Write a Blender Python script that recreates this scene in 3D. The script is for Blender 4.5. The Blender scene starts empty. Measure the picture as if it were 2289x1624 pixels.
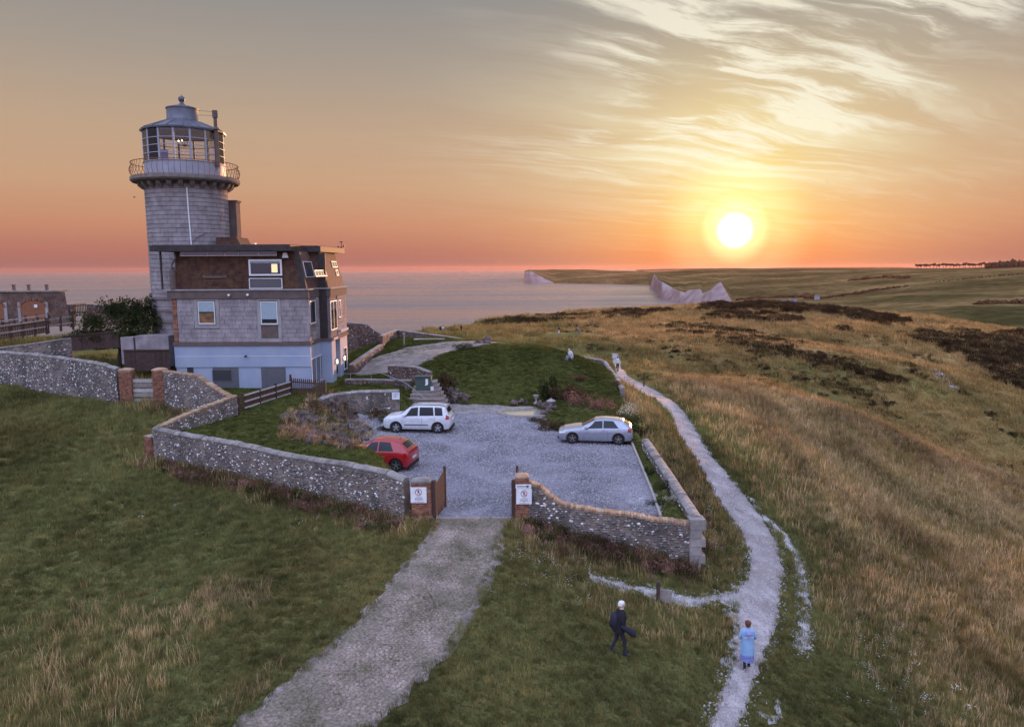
import bpy, bmesh, math, random
import numpy as np
from mathutils import Vector, Matrix, noise as mnoise
R = math.radians
rnd = random.Random(7)
nrs = np.random.RandomState(11)
scene = bpy.context.scene
col = scene.collection

# ------------------------------------------------------------------ camera
# metres; z = 0 is the gravel car park, the drone hovers 10 m above it, sea level is z = -85
CAM_Z, PITCH, ROLL, FPX, IW, IH = 10.0, R(7.26), R(0.28), 1673.0, 2288.0, 1624.0
cam_d = bpy.data.cameras.new('camera'); cam = bpy.data.objects.new('camera', cam_d); col.objects.link(cam)
cam_d.sensor_width = 36.0; cam_d.lens = 36.0 * FPX / IW
cam_d.clip_start = 0.5; cam_d.clip_end = 90000
cam.location = (0, 0, CAM_Z)
cam.rotation_euler = (Matrix.Rotation(R(90) - PITCH, 3, 'X') @ Matrix.Rotation(-ROLL, 3, 'Z')).to_euler()
scene.camera = cam

# ------------------------------------------------------------------ light, sky, exposure
SUN_AZ, SUN_EL = R(16.4), R(2.6)
sdir = Vector((math.sin(SUN_AZ) * math.cos(SUN_EL), math.cos(SUN_AZ) * math.cos(SUN_EL), math.sin(SUN_EL)))
sun_d = bpy.data.lights.new('sun', 'SUN'); sun = bpy.data.objects.new('sun', sun_d); col.objects.link(sun)
sun_d.energy = 5.0; sun_d.angle = R(0.9); sun_d.color = (1.0, 0.46, 0.22)
sun.rotation_euler = (-sdir).to_track_quat('-Z', 'Y').to_euler()
sun.location = sdir * 60

scene.view_settings.view_transform = 'Standard'; scene.view_settings.look = 'None'
scene.view_settings.exposure = 0.0; scene.view_settings.gamma = 1.0
scene.view_settings.use_curve_mapping = False


def s2l(r, g, b):
    return tuple(((c / 255) / 12.92 if c / 255 <= 0.04045 else ((c / 255 + 0.055) / 1.055) ** 2.4) for c in (r, g, b))


class NT:
    """small helper for building node trees"""
    def __init__(s, tree):
        s.t = tree; s.n = tree.nodes; s.l = tree.links

    def new(s, kind, **kw):
        n = s.n.new(kind)
        for k, v in kw.items():
            if k.startswith('i_'):
                key = k[2:]
                key = int(key) if key.isdigit() else key.replace('_', ' ')
                s.put(n.inputs[key], v)
            else:
                setattr(n, k, v)
        return n

    def put(s, sock, v):
        if isinstance(v, bpy.types.NodeSocket):
            s.l.new(v, sock)
        elif isinstance(v, (tuple, list)) and len(v) == 3 and sock.type == 'RGBA':
            sock.default_value = (*v, 1)
        else:
            sock.default_value = v

    def m(s, op, a, b=0.0, c=0.0, clamp=False):
        n = s.n.new('ShaderNodeMath'); n.operation = op; n.use_clamp = clamp
        for i, v in enumerate((a, b, c)):
            s.put(n.inputs[i], v)
        return n.outputs[0]

    def vm(s, op, a, b=(0, 0, 0)):
        n = s.n.new('ShaderNodeVectorMath'); n.operation = op
        s.put(n.inputs[0], a); s.put(n.inputs[1], b)
        return n.outputs['Value'] if op in ('DOT_PRODUCT', 'LENGTH', 'DISTANCE') else n.outputs[0]

    def scale(s, a, k):
        n = s.n.new('ShaderNodeVectorMath'); n.operation = 'SCALE'
        s.put(n.inputs[0], a); s.put(n.inputs[3], k)
        return n.outputs[0]

    def comb(s, x, y, z):
        n = s.n.new('ShaderNodeCombineXYZ')
        for i, v in enumerate((x, y, z)):
            s.put(n.inputs[i], v)
        return n.outputs[0]

    def ramp(s, fac, stops, interp='LINEAR'):
        n = s.n.new('ShaderNodeValToRGB'); n.color_ramp.interpolation = interp
        el = n.color_ramp.elements
        while len(el) < len(stops):
            el.new(0.5)
        for e, (p, c) in zip(el, stops):
            e.position = p; e.color = (c, c, c, 1) if isinstance(c, (int, float)) else (*c, 1)
        s.put(n.inputs[0], fac)
        return n.outputs[0]

    def mix(s, fac, a, b, blend='MIX'):
        n = s.n.new('ShaderNodeMix'); n.data_type = 'RGBA'; n.blend_type = blend
        s.put(n.inputs['Factor'], fac); s.put(n.inputs[6], a); s.put(n.inputs[7], b)
        return n.outputs[2]

    def noise(s, vec, scale, detail=3.0, rough=0.55, dist=0.0, out='Fac'):
        n = s.n.new('ShaderNodeTexNoise')
        if vec is not None:
            s.put(n.inputs['Vector'], vec)
        n.inputs['Scale'].default_value = scale; n.inputs['Detail'].default_value = detail
        n.inputs['Roughness'].default_value = rough; n.inputs['Distortion'].default_value = dist
        return n.outputs[out]

    def vor(s, vec, scale, feature='F1', out='Distance', rand=1.0):
        n = s.n.new('ShaderNodeTexVoronoi'); n.feature = feature
        if vec is not None:
            s.put(n.inputs['Vector'], vec)
        n.inputs['Scale'].default_value = scale; n.inputs['Randomness'].default_value = rand
        return n.outputs[out]


def build_world():
    w = bpy.data.worlds.new('World'); scene.world = w; w.use_nodes = True
    t = NT(w.node_tree)
    for n in list(t.n):
        t.n.remove(n)
    tc = t.new('ShaderNodeTexCoord'); d = t.vm('NORMALIZE', tc.outputs['Generated'])
    sep = t.new('ShaderNodeSeparateXYZ'); t.put(sep.inputs[0], d)
    x, y, z = sep.outputs
    el = t.m('MULTIPLY', t.m('ARCSINE', z), 180 / math.pi)           # degrees above the horizon
    sd = t.vm('DOT_PRODUCT', d, tuple(sdir))
    ang = t.m('MULTIPLY', t.m('ARCCOSINE', t.m('MINIMUM', sd, 1.0)), 180 / math.pi)   # degrees from the sun
    # sunset side, colour by height: mauve haze, orange, peach, tan, grey
    e01 = t.m('DIVIDE', t.m('MAXIMUM', el, 0.0), 90.0)
    west = t.ramp(e01, [(0.0, s2l(160, 112, 108)), (1.2 / 90, s2l(184, 119, 106)), (3.2 / 90, s2l(204, 143, 114)), (6 / 90, s2l(205, 163, 130)),
                        (9.5 / 90, s2l(196, 166, 138)), (14 / 90, s2l(172, 158, 144)), (19 / 90, s2l(148, 146, 144)), (35 / 90, s2l(150, 158, 178)),
                        (1.0, s2l(160, 178, 225))])
    # the side away from the sun: dusky blue
    east = t.ramp(e01, [(0.0, s2l(140, 132, 170)), (5 / 90, s2l(176, 164, 200)), (14 / 90, s2l(178, 190, 232)), (35 / 90, s2l(168, 194, 248)),
                        (1.0, s2l(160, 178, 225))])
    hz = t.vm('DOT_PRODUCT', t.vm('NORMALIZE', t.comb(x, y, 0.0)), (math.sin(SUN_AZ), math.cos(SUN_AZ), 0))
    wfac = t.ramp(t.m('MULTIPLY_ADD', hz, 0.5, 0.5), [(0.25, 0.0), (0.80, 1.0)], 'EASE')
    base = t.mix(wfac, t.vm('MULTIPLY', east, (2.25, 1.95, 1.75)), west)
    base = t.scale(base, t.ramp(e01, [(0.24, 1.0), (0.5, 1.9)]))
    # physical sky of the same sun, laid under the measured colours
    sky = t.new('ShaderNodeTexSky', sky_type='NISHITA'); sky.sun_disc = False
    sky.sun_elevation = SUN_EL; sky.sun_rotation = SUN_AZ; sky.dust_density = 2.0; sky.ozone_density = 2.0; sky.altitude = 90
    nis = t.scale(sky.outputs[0], 0.008)
    # broad glow of the low sun: wide in azimuth, yellow close by, orange towards the horizon
    az_off = t.m('MULTIPLY', t.m('ARCTAN2', x, y), 180 / math.pi)
    az_off = t.m('SUBTRACT', az_off, math.degrees(SUN_AZ))
    dy = t.m('SUBTRACT', el, math.degrees(SUN_EL))
    def gauss(cx, cy, sx, sy, extra=None):
        a = t.m('DIVIDE', t.m('SUBTRACT', az_off, cx), sx); b = t.m('DIVIDE', t.m('SUBTRACT', dy, cy), sy)
        r = t.m('ADD', t.m('MULTIPLY', a, a), t.m('MULTIPLY', b, b))
        g = t.m('EXPONENT', t.m('MULTIPLY', r, -1.0))
        return t.m('MULTIPLY', g, t.m('GREATER_THAN', hz, 0.0))
    c = t.mix(t.m('MULTIPLY', gauss(0, 5.0, 12, 7.5), 0.72), base, s2l(246, 226, 172))
    c = t.mix(t.m('MULTIPLY', gauss(0, 0.0, 10, 2.6), 0.70), c, s2l(250, 160, 70))
    c = t.mix(t.m('MULTIPLY', gauss(0, 2.8, 5.0, 4.5), 0.72), c, s2l(246, 222, 124))
    c = t.mix(t.m('MULTIPLY', gauss(0, -2.0, 9, 1.6), 0.75), c, s2l(242, 118, 74))
    # cirrus: streaks on a plane far above
    den = t.m('ADD', t.m('MAXIMUM', z, 0.0), 0.09)
    px = t.m('DIVIDE', x, den); py = t.m('DIVIDE', y, den)
    rot = t.comb(t.m('ADD', t.m('MULTIPLY', px, 0.94), t.m('MULTIPLY', py, 0.16)), t.m('SUBTRACT', t.m('MULTIPLY', py, 1.15), t.m('MULTIPLY', px, 0.55)), 0.0)
    warp = t.noise(rot, 0.9, 3, 0.5, 0, 'Color')
    wp = t.vm('ADD', rot, t.scale(t.vm('SUBTRACT', warp, (0.5, 0.5, 0.5)), 0.75))
    fib = t.noise(t.vm('MULTIPLY', wp, (0.8, 2.8, 1)), 1.6, 10, 0.66, 0.15)
    lump = t.noise(t.vm('ADD', wp, (3.3, 1.7, 0)), 0.7, 5, 0.55, 0.1)
    fibs = t.ramp(fib, [(0.42, 0.0), (0.66, 1.0)], 'EASE')
    lumps = t.ramp(lump, [(0.38, 0.0), (0.56, 1.0)], 'EASE')
    here = t.m('ADD', gauss(-1, 9.5, 12, 6.0), t.m('MULTIPLY', gauss(5, 14.5, 15, 5), 1.0), 0, True)
    here = t.m('ADD', here, t.m('MULTIPLY', gauss(-10, 17, 9, 3), 0.5), 0, True)
    thin = t.m('MULTIPLY', t.m('MULTIPLY', fibs, t.m('ADD', t.m('MULTIPLY', lumps, 0.85), 0.15)), t.m('ADD', t.m('MULTIPLY', here, 1.15), 0.01))
    cl_col = t.mix(t.ramp(t.m('DIVIDE', ang, 40.0), [(0.1, 0.0), (0.75, 1.0)]), s2l(255, 250, 222), s2l(222, 212, 202))
    c = t.mix(t.m('MULTIPLY', thin, 1.5, 0, True), c, cl_col)
    veil = t.ramp(t.noise(t.vm('MULTIPLY', wp, (0.5, 1.6, 1)), 0.8, 4, 0.5, 0.4), [(0.40, 0.0), (0.68, 1.0)], 'EASE')
    c = t.mix(t.m('MULTIPLY', t.m('MULTIPLY', veil, gauss(-1, 7.5, 12, 4.5)), 0.75), c, s2l(250, 248, 212))
    # the sun itself, blown out, with its aureole
    core = t.ramp(t.m('DIVIDE', ang, 6.0), [(0.0, 1.0), (0.12, 1.0), (0.24, 0.5), (0.45, 0.17), (1.0, 0.0)], 'EASE')
    c = t.vm('ADD', c, t.scale(t.comb(1.0, 0.86, 0.42), t.m('MULTIPLY', core, 1.5)))
    disc = t.ramp(t.m('DIVIDE', ang, 2.0), [(0.28, 1.0), (0.72, 0.0)], 'EASE')
    c = t.vm('ADD', c, t.scale(t.comb(1.0, 0.95, 0.8), t.m('MULTIPLY', disc, 3.0)))
    # below the horizon the sea and land hide it; keep it dim
    below = t.m('LESS_THAN', z, -0.004)
    c = t.mix(below, c, s2l(110, 92, 96))
    tot = t.vm('ADD', t.scale(c, SKY_K), nis)
    bg = t.new('ShaderNodeBackground', i_Color=tot, i_Strength=1.0)
    out = t.new('ShaderNodeOutputWorld'); t.l.new(bg.outputs[0], out.inputs[0])


SKY_K = 0.93
build_world()

# ------------------------------------------------------------------ measuring: a sight line of the survey photograph to a real place
_cp, _sp, _cr, _sr = math.cos(PITCH), math.sin(PITCH), math.cos(ROLL), math.sin(ROLL)


def sight(u, v):
    a = (u - IW / 2) / FPX; b = -(v - IH / 2) / FPX
    a, b = a * _cr + b * _sr, -a * _sr + b * _cr
    return np.array([a, _cp + b * _sp, -_sp + b * _cp])


def at_y(u, v, Y):
    d = sight(u, v); p = d * (Y / d[1]); return Vector((p[0], p[1], p[2] + CAM_Z))


def at_z(u, v, z):
    d = sight(u, v); p = d * ((z - CAM_Z) / d[2]); return Vector((p[0], p[1], p[2] + CAM_Z))


def zy(v, Y, u=1144):
    return at_y(u, v, Y).z


# ------------------------------------------------------------------ object helpers
def tag(o, label=None, cat=None, group=None, kind=None):
    if label: o['label'] = label
    if cat: o['category'] = cat
    if group: o['group'] = group
    if kind: o['kind'] = kind
    return o


def empty(name, loc=(0, 0, 0), rz=0.0, label=None, cat=None, group=None):
    o = bpy.data.objects.new(name, None); col.objects.link(o); o.location = loc; o.rotation_euler = (0, 0, rz)
    o.empty_display_size = 0.2
    return tag(o, label, cat, group)


def link_mesh(name, me, parent=None, loc=None):
    o = bpy.data.objects.new(name, me); col.objects.link(o)
    if parent is not None: o.parent = parent
    if loc is not None: o.location = loc
    return o


def children(o):
    return [c for c in bpy.data.objects if c.parent == o]


def copy_tree(o, parent=None, kids=None):
    if kids is None:
        kids = {}
        for c_ in bpy.data.objects:
            if c_.parent: kids.setdefault(c_.parent.name, []).append(c_)
    c = o.copy(); col.objects.link(c); c.parent = parent
    for ch in kids.get(o.name, []):
        copy_tree(ch, c, kids)
    return c


class MB:
    """collects shapes and links them as one mesh object"""
    def __init__(s):
        s.v = []; s.f = []; s.mi = []; s.cur = 0; s.T = None

    def add(s, vs, fs):
        b = len(s.v)
        if s.T is not None: vs = [s.T @ Vector(p) for p in vs]
        s.v += [tuple(p) for p in vs]
        for f in fs:
            s.f.append(tuple(i + b for i in f)); s.mi.append(s.cur)
        return s

    def box(s, x0, x1, y0, y1, z0, z1):
        vs = [(x0, y0, z0), (x1, y0, z0), (x1, y1, z0), (x0, y1, z0), (x0, y0, z1), (x1, y0, z1), (x1, y1, z1), (x0, y1, z1)]
        return s.add(vs, [(3, 2, 1, 0), (4, 5, 6, 7), (0, 1, 5, 4), (1, 2, 6, 5), (2, 3, 7, 6), (3, 0, 4, 7)])

    def cbox(s, c, size, rz=0.0, rx=0.0, ry=0.0, taper=1.0):
        M = Matrix.Translation(c) @ Matrix.Rotation(rz, 4, 'Z') @ Matrix.Rotation(rx, 4, 'X') @ Matrix.Rotation(ry, 4, 'Y')
        a, b, h = size[0] / 2, size[1] / 2, size[2] / 2
        vs = [(-a, -b, -h), (a, -b, -h), (a, b, -h), (-a, b, -h), (-a * taper, -b * taper, h), (a * taper, -b * taper, h), (a * taper, b * taper, h), (-a * taper, b * taper, h)]
        return s.add([M @ Vector(p) for p in vs], [(3, 2, 1, 0), (4, 5, 6, 7), (0, 1, 5, 4), (1, 2, 6, 5), (2, 3, 7, 6), (3, 0, 4, 7)])

    def bevbox(s, x0, x1, y0, y1, z0, z1, b):
        """box with its four front (-y) edges chamfered"""
        vs = [(x0, y1, z0), (x1, y1, z0), (x1, y1, z1), (x0, y1, z1), (x0, y0 + b, z0), (x1, y0 + b, z0), (x1, y0 + b, z1), (x0, y0 + b, z1),
              (x0 + b, y0, z0 + b), (x1 - b, y0, z0 + b), (x1 - b, y0, z1 - b), (x0 + b, y0, z1 - b)]
        return s.add(vs, [(0, 3, 2, 1), (8, 9, 10, 11), (4, 5, 9, 8), (5, 6, 10, 9), (6, 7, 11, 10), (7, 4, 8, 11), (0, 1, 5, 4), (1, 2, 6, 5), (2, 3, 7, 6), (3, 0, 4, 7)])

    def tube(s, p0, p1, r0, r1=None, n=8, caps=True):
        r1 = r0 if r1 is None else r1
        p0, p1 = Vector(p0), Vector(p1); d = (p1 - p0)
        if d.length < 1e-6: return s
        q = d.to_track_quat('Z', 'Y')
        vs = []
        for p, r in ((p0, r0), (p1, r1)):
            for k in range(n):
                a = 2 * math.pi * k / n
                vs.append(p + q @ Vector((math.cos(a) * r, math.sin(a) * r, 0)))
        fs = [(k, (k + 1) % n, n + (k + 1) % n, n + k) for k in range(n)]
        if caps: fs += [tuple(range(n - 1, -1, -1)), tuple(range(n, 2 * n))]
        return s.add(vs, fs)

    def path(s, pts, r, n=6):
        for a, b in zip(pts[:-1], pts[1:]): s.tube(a, b, r, r, n)
        return s

    def lathe(s, prof, n=32, c=(0, 0, 0), a0=0.0, a1=2 * math.pi, sx=1.0, sy=1.0):
        full = abs(a1 - a0 - 2 * math.pi) < 1e-6
        m = n if full else n + 1
        vs = []
        for r, z in prof:
            for k in range(m):
                a = a0 + (a1 - a0) * k / n
                vs.append((c[0] + math.cos(a) * r * sx, c[1] + math.sin(a) * r * sy, c[2] + z))
        fs = []
        for j in range(len(prof) - 1):
            for k in range(n):
                k2 = (k + 1) % m if full else k + 1
                fs.append((j * m + k, j * m + k2, (j + 1) * m + k2, (j + 1) * m + k))
        return s.add(vs, fs)

    def prism(s, poly, z0, z1):
        """poly counter-clockwise in xy"""
        n = len(poly)
        vs = [(p[0], p[1], z0) for p in poly] + [(p[0], p[1], z1) for p in poly]
        return s.add(vs, [tuple(range(n - 1, -1, -1)), tuple(range(n, 2 * n))] + [(k, (k + 1) % n, n + (k + 1) % n, n + k) for k in range(n)])

    def extrude(s, poly, vec):
        n = len(poly); vec = Vector(vec)
        vs = [Vector(p) for p in poly] + [Vector(p) + vec for p in poly]
        return s.add(vs, [tuple(range(n - 1, -1, -1)), tuple(range(n, 2 * n))] + [(k, (k + 1) % n, n + (k + 1) % n, n + k) for k in range(n)])

    def loft(s, rings, closed=True, caps=True):
        n = len(rings[0]); vs = [p for r in rings for p in r]; fs = []
        for j in range(len(rings) - 1):
            for k in range(n if closed else n - 1):
                k2 = (k + 1) % n
                fs.append((j * n + k, j * n + k2, (j + 1) * n + k2, (j + 1) * n + k))
        if caps and closed:
            fs += [tuple(range(n - 1, -1, -1)), tuple((len(rings) - 1) * n + k for k in range(n))]
        return s.add(vs, fs)

    def rock(s, c, size, seed, sub=1, rz=0.0, flat=0.0):
        me = _ico(sub); rr = random.Random(seed); vs = []
        M = Matrix.Rotation(rz, 3, 'Z')
        off = Vector((rr.random() * 50, rr.random() * 50, rr.random() * 50))
        for p in me[0]:
            k = 1 + 0.85 * mnoise.noise(Vector(p) * 1.5 + off)
            q = Vector((p[0] * size[0] * k, p[1] * size[1] * k, p[2] * size[2] * k))
            vs.append(M @ q + Vector(c))
        return s.add(vs, me[1])

    def mesh(s, name, mats, smooth=False, auto=None):
        me = bpy.data.meshes.new(name)
        me.from_pydata(s.v, [], s.f)
        mats = mats if isinstance(mats, (list, tuple)) else [mats]
        for m_ in mats: me.materials.append(m_)
        if len(mats) > 1: me.polygons.foreach_set('material_index', s.mi)
        if smooth: me.polygons.foreach_set('use_smooth', [True] * len(me.polygons))
        me.update()
        if auto is not None:
            me.polygons.foreach_set('use_smooth', [True] * len(me.polygons))
            me.set_sharp_from_angle(angle=R(auto))
        return me

    def build(s, name, mats, parent=None, smooth=False, auto=None, fix=False, loc=None):
        me = s.mesh(name, mats, smooth, auto)
        if fix:
            bm = bmesh.new(); bm.from_mesh(me); bmesh.ops.recalc_face_normals(bm, faces=bm.faces); bm.to_mesh(me); bm.free()
        return link_mesh(name, me, parent, loc)


_icos = {}


def _ico(sub):
    if sub not in _icos:
        bm = bmesh.new(); bmesh.ops.create_icosphere(bm, subdivisions=sub, radius=1.0)
        _icos[sub] = ([v.co[:] for v in bm.verts], [tuple(v.index for v in f.verts) for f in bm.faces]); bm.free()
    return _icos[sub]
# ------------------------------------------------------------------ materials
M = {}


def mk(name, cols, scale=4.0, detail=4.0, rough=0.85, bump=0.0, bscale=None, metal=0.0, spread=(0.3, 0.7), fine=0.0, fscale=60.0, sub=0.0,
       coat=0.0, emit=None, estr=0.0, dirt=None, spec=0.3, objrand=0.0, alpha=None, trans=0.0):
    m = bpy.data.materials.new(name); m.use_nodes = True
    t = NT(m.node_tree); b = t.n['Principled BSDF']
    geo = t.new('ShaderNodeNewGeometry'); P = geo.outputs['Position']
    if len(cols) == 1:
        c = None; base = cols[0]
        k = t.noise(P, scale, detail)
        c = t.mix(t.ramp(k, [(0.3, 0.0), (0.7, 1.0)]), tuple(x * 0.88 for x in base), tuple(min(1, x * 1.10) for x in base))
    else:
        k = t.noise(P, scale, detail)
        n = len(cols)
        c = t.ramp(k, [(spread[0] + (spread[1] - spread[0]) * i / (n - 1), cc) for i, cc in enumerate(cols)])
    if fine:
        f = t.noise(P, fscale, 2)
        c = t.mix(1.0, c, t.ramp(f, [(0.3, 1 - fine), (0.7, 1 + fine)]), 'MULTIPLY')
    if dirt:
        f = t.noise(t.vm('MULTIPLY', P, (1, 1, 0.35)), dirt[1], 5)
        c = t.mix(t.ramp(f, [(0.48, 0.0), (0.68, dirt[2])]), c, dirt[0])
    if objrand:
        oi = t.new('ShaderNodeObjectInfo')
        c = t.mix(1.0, c, t.ramp(oi.outputs['Random'], [(0.0, 1 - objrand), (1.0, 1 + objrand)]), 'MULTIPLY')
    t.put(b.inputs['Base Color'], c)
    b.inputs['Roughness'].default_value = rough; b.inputs['Metallic'].default_value = metal
    b.inputs['Specular IOR Level'].default_value = spec
    b.inputs['Coat Weight'].default_value = coat
    if coat: b.inputs['Coat Roughness'].default_value = 0.06
    if emit:
        b.inputs['Emission Color'].default_value = (*emit, 1); b.inputs['Emission Strength'].default_value = estr
    if trans: b.inputs['Transmission Weight'].default_value = trans
    if bump:
        bn = t.new('ShaderNodeBump', i_Strength=bump, i_Distance=0.05, i_Height=t.noise(P, bscale or scale * 6, 4))
        t.l.new(bn.outputs[0], b.inputs['Normal'])
    M[name] = m
    return m


def leafmat(name, cols, scale=0.5, trans=0.25, attr=None, rough=0.8, tip=None):
    """grass and leaves: colour by place and by plant, light passing through"""
    m = bpy.data.materials.new(name); m.use_nodes = True
    t = NT(m.node_tree)
    for n in list(t.n): t.n.remove(n)
    geo = t.new('ShaderNodeNewGeometry'); P = geo.outputs['Position']
    oi = t.new('ShaderNodeObjectInfo')
    k = t.m('ADD', t.m('MULTIPLY', t.noise(P, scale, 5, 0.6), 0.75), t.m('MULTIPLY', oi.outputs['Random'], 0.25))
    if attr:
        at = t.new('ShaderNodeAttribute', attribute_name=attr, attribute_type='INSTANCER')
        k = t.m('ADD', t.m('MULTIPLY', t.m('SUBTRACT', k, 0.5), 0.75), at.outputs['Fac'], 0, True)
        lo, hi = 0.0, 1.0
    else:
        lo, hi = 0.25, 0.75
    n = len(cols)
    c = t.ramp(k, [(lo + (hi - lo) * i / (n - 1), cc) for i, cc in enumerate(cols)])
    if tip:
        tc = t.new('ShaderNodeTexCoord'); sp = t.new('ShaderNodeSeparateXYZ'); t.put(sp.inputs[0], tc.outputs['Object'])
        c = t.mix(t.ramp(sp.outputs[2], [(tip[1], 0.0), (tip[2], tip[3])]), c, tip[0])
    c = t.mix(1.0, c, t.ramp(t.noise(P, 2.3, 3, 0.6), [(0.3, 0.5), (0.7, 1.4)]), 'MULTIPLY')
    c = t.mix(1.0, c, t.ramp(t.noise(t.vm('MULTIPLY', P, (1, .4, 1)), 0.22, 4, 0.6), [(0.36, 0.6), (0.64, 1.3)]), 'MULTIPLY')
    d = t.new('ShaderNodeBsdfDiffuse', i_Color=c); tr = t.new('ShaderNodeBsdfTranslucent', i_Color=c)
    mx = t.new('ShaderNodeMixShader'); mx.inputs[0].default_value = trans
    t.l.new(d.outputs[0], mx.inputs[1]); t.l.new(tr.outputs[0], mx.inputs[2])
    out = t.new('ShaderNodeOutputMaterial'); t.l.new(mx.outputs[0], out.inputs[0])
    M[name] = m
    return m


def glassmat(name, base, rough=0.05, spec=0.9, metal=0.0, coat=0.6):
    m = bpy.data.materials.new(name); m.use_nodes = True
    b = m.node_tree.nodes['Principled BSDF']
    b.inputs['Base Color'].default_value = (*base, 1); b.inputs['Roughness'].default_value = rough
    b.inputs['Specular IOR Level'].default_value = spec; b.inputs['Metallic'].default_value = metal
    b.inputs['Coat Weight'].default_value = coat; b.inputs['Coat Roughness'].default_value = 0.02
    M[name] = m
    return m


# ground: grass with regional masks stored on the mesh
def groundmat():
    m = bpy.data.materials.new('downland_turf'); m.use_nodes = True
    t = NT(m.node_tree); b = t.n['Principled BSDF']
    P = t.new('ShaderNodeNewGeometry').outputs['Position']
    dry = t.new('ShaderNodeAttribute', attribute_name='dry').outputs['Fac']
    lawn = t.new('ShaderNodeAttribute', attribute_name='lawn').outputs['Fac']
    n1 = t.noise(t.vm('MULTIPLY', P, (1, 0.6, 1)), 0.16, 5, 0.6); n2 = t.noise(P, 1.3, 4, 0.6); n3 = t.noise(P, 9, 3, 0.6); nf = t.noise(t.vm('MULTIPLY', P, (1, 0.45, 1)), 0.03, 5, 0.6)
    k = t.m('ADD', dry, t.m('MULTIPLY', t.m('SUBTRACT', n1, 0.5), 1.3)); k = t.m('ADD', k, t.m('MULTIPLY', t.m('SUBTRACT', n2, 0.5), 0.9), 0, True)
    c = t.ramp(k, [(0.0, (0.10, 0.112, 0.040)), (0.35, (0.15, 0.146, 0.052)), (0.6, (0.19, 0.15, 0.052)), (0.85, (0.27, 0.18, 0.07)), (1.0, (0.34, 0.22, 0.09))])
    c = t.mix(1.0, c, t.ramp(nf, [(0.32, 0.5), (0.68, 1.35)]), 'MULTIPLY')
    lc = t.mix(n2, (0.05, 0.062, 0.018), (0.13, 0.125, 0.036))
    c = t.mix(lawn, c, lc)
    c = t.mix(1.0, c, t.ramp(n3, [(0.3, 0.4), (0.7, 1.5)]), 'MULTIPLY')
    t.put(b.inputs['Base Color'], c); b.inputs['Roughness'].default_value = 1.0; b.inputs['Specular IOR Level'].default_value = 0.0
    bn = t.new('ShaderNodeBump', i_Strength=0.8, i_Distance=0.25, i_Height=t.m('ADD', t.noise(P, 3.5, 5, 0.65), t.m('MULTIPLY', n3, 0.4)))
    t.l.new(bn.outputs[0], b.inputs['Normal'])
    M['turf'] = m


groundmat()
mk('far_turf', [(0.045, 0.050, 0.018), (0.095, 0.082, 0.032), (0.19, 0.135, 0.055)], scale=0.004, detail=9, rough=1, spec=0.0, bump=0.3, bscale=0.05, fine=0.45, fscale=0.05, spread=(0.38, 0.62))
mk('chalk', [(0.17, 0.125, 0.12), (0.33, 0.26, 0.25)], scale=0.03, detail=9, rough=1.0, spec=0.0, bump=0.5, bscale=0.12, dirt=((0.35, 0.31, 0.26), 0.03, 0.6))
mk('flint_mortar', [(0.13, 0.10, 0.085), (0.21, 0.17, 0.14), (0.34, 0.27, 0.22)], scale=1.1, detail=7, rough=0.95, bump=0.6, bscale=30, fine=0.35, fscale=22, dirt=((0.06, 0.055, 0.045), 0.8, 0.8))
mk('flint_dark', [(0.055, 0.06, 0.07), (0.16, 0.155, 0.16)], scale=6, rough=0.45, objrand=0.0, spec=0.5)
mk('flint_grey', [(0.17, 0.145, 0.13), (0.34, 0.30, 0.27)], scale=6, rough=0.6)
mk('flint_white', [(0.62, 0.60, 0.58), (0.85, 0.83, 0.80)], scale=7, rough=0.6)
mk('coping', [(0.20, 0.18, 0.165), (0.36, 0.33, 0.305)], scale=2, objrand=0.18, rough=0.9, bump=0.5, bscale=25, dirt=((0.11, 0.10, 0.07), 2.0, 0.6), fine=0.2)
mk('brick', [(0.17, 0.075, 0.05), (0.27, 0.12, 0.075), (0.33, 0.17, 0.10)], scale=5, rough=0.9, bump=0.4, objrand=0.28, fine=0.25, spread=(0.35, 0.65))
mk('brick_light', [(0.28, 0.16, 0.10), (0.40, 0.26, 0.16), (0.36, 0.30, 0.22)], scale=2.5, rough=0.9, bump=0.4, objrand=0.25, fine=0.25)
mk('old_brick_wall', [(0.08, 0.048, 0.04), (0.13, 0.08, 0.064), (0.18, 0.135, 0.115)], scale=1.2, rough=0.95, bump=0.6, bscale=10, fine=0.35, fscale=9)
mk('mortar', [(0.30, 0.27, 0.23), (0.42, 0.38, 0.33)], scale=4, rough=0.95, bump=0.3)
mk('stone_block', [(0.235, 0.20, 0.205), (0.30, 0.265, 0.27), (0.38, 0.34, 0.345)], scale=1.6, rough=0.9, bump=0.35, bscale=14, objrand=0.07, fine=0.12, dirt=((0.2, 0.18, 0.17), 0.9, 0.55))
mk('stone_joint', [(0.20, 0.17, 0.17), (0.28, 0.245, 0.245)], scale=3, rough=0.95, bump=0.3)
mk('granite_trim', [(0.30, 0.28, 0.28), (0.38, 0.36, 0.355)], scale=3, rough=0.85, bump=0.2, dirt=((0.2, 0.18, 0.17), 1.5, 0.5))
mk('corbel_stone', [(0.15, 0.13, 0.12), (0.25, 0.21, 0.19)], scale=2.5, rough=0.9, bump=0.4)
mk('skylit_white_render', [(0.29, 0.35, 0.46), (0.35, 0.41, 0.52)], scale=0.9, rough=0.75, bump=0.12, bscale=60, dirt=((0.45, 0.45, 0.47), 0.8, 0.35))  # white walls, with the blue of the sky light mixed into their colour
mk('white_paint', [(0.72, 0.72, 0.72), (0.8, 0.8, 0.8)], scale=5, rough=0.45)
mk('lantern_paint', [(0.28, 0.29, 0.34), (0.36, 0.37, 0.42)], scale=1.5, rough=0.5, dirt=((0.3, 0.28, 0.28), 2.0, 0.5))
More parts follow.
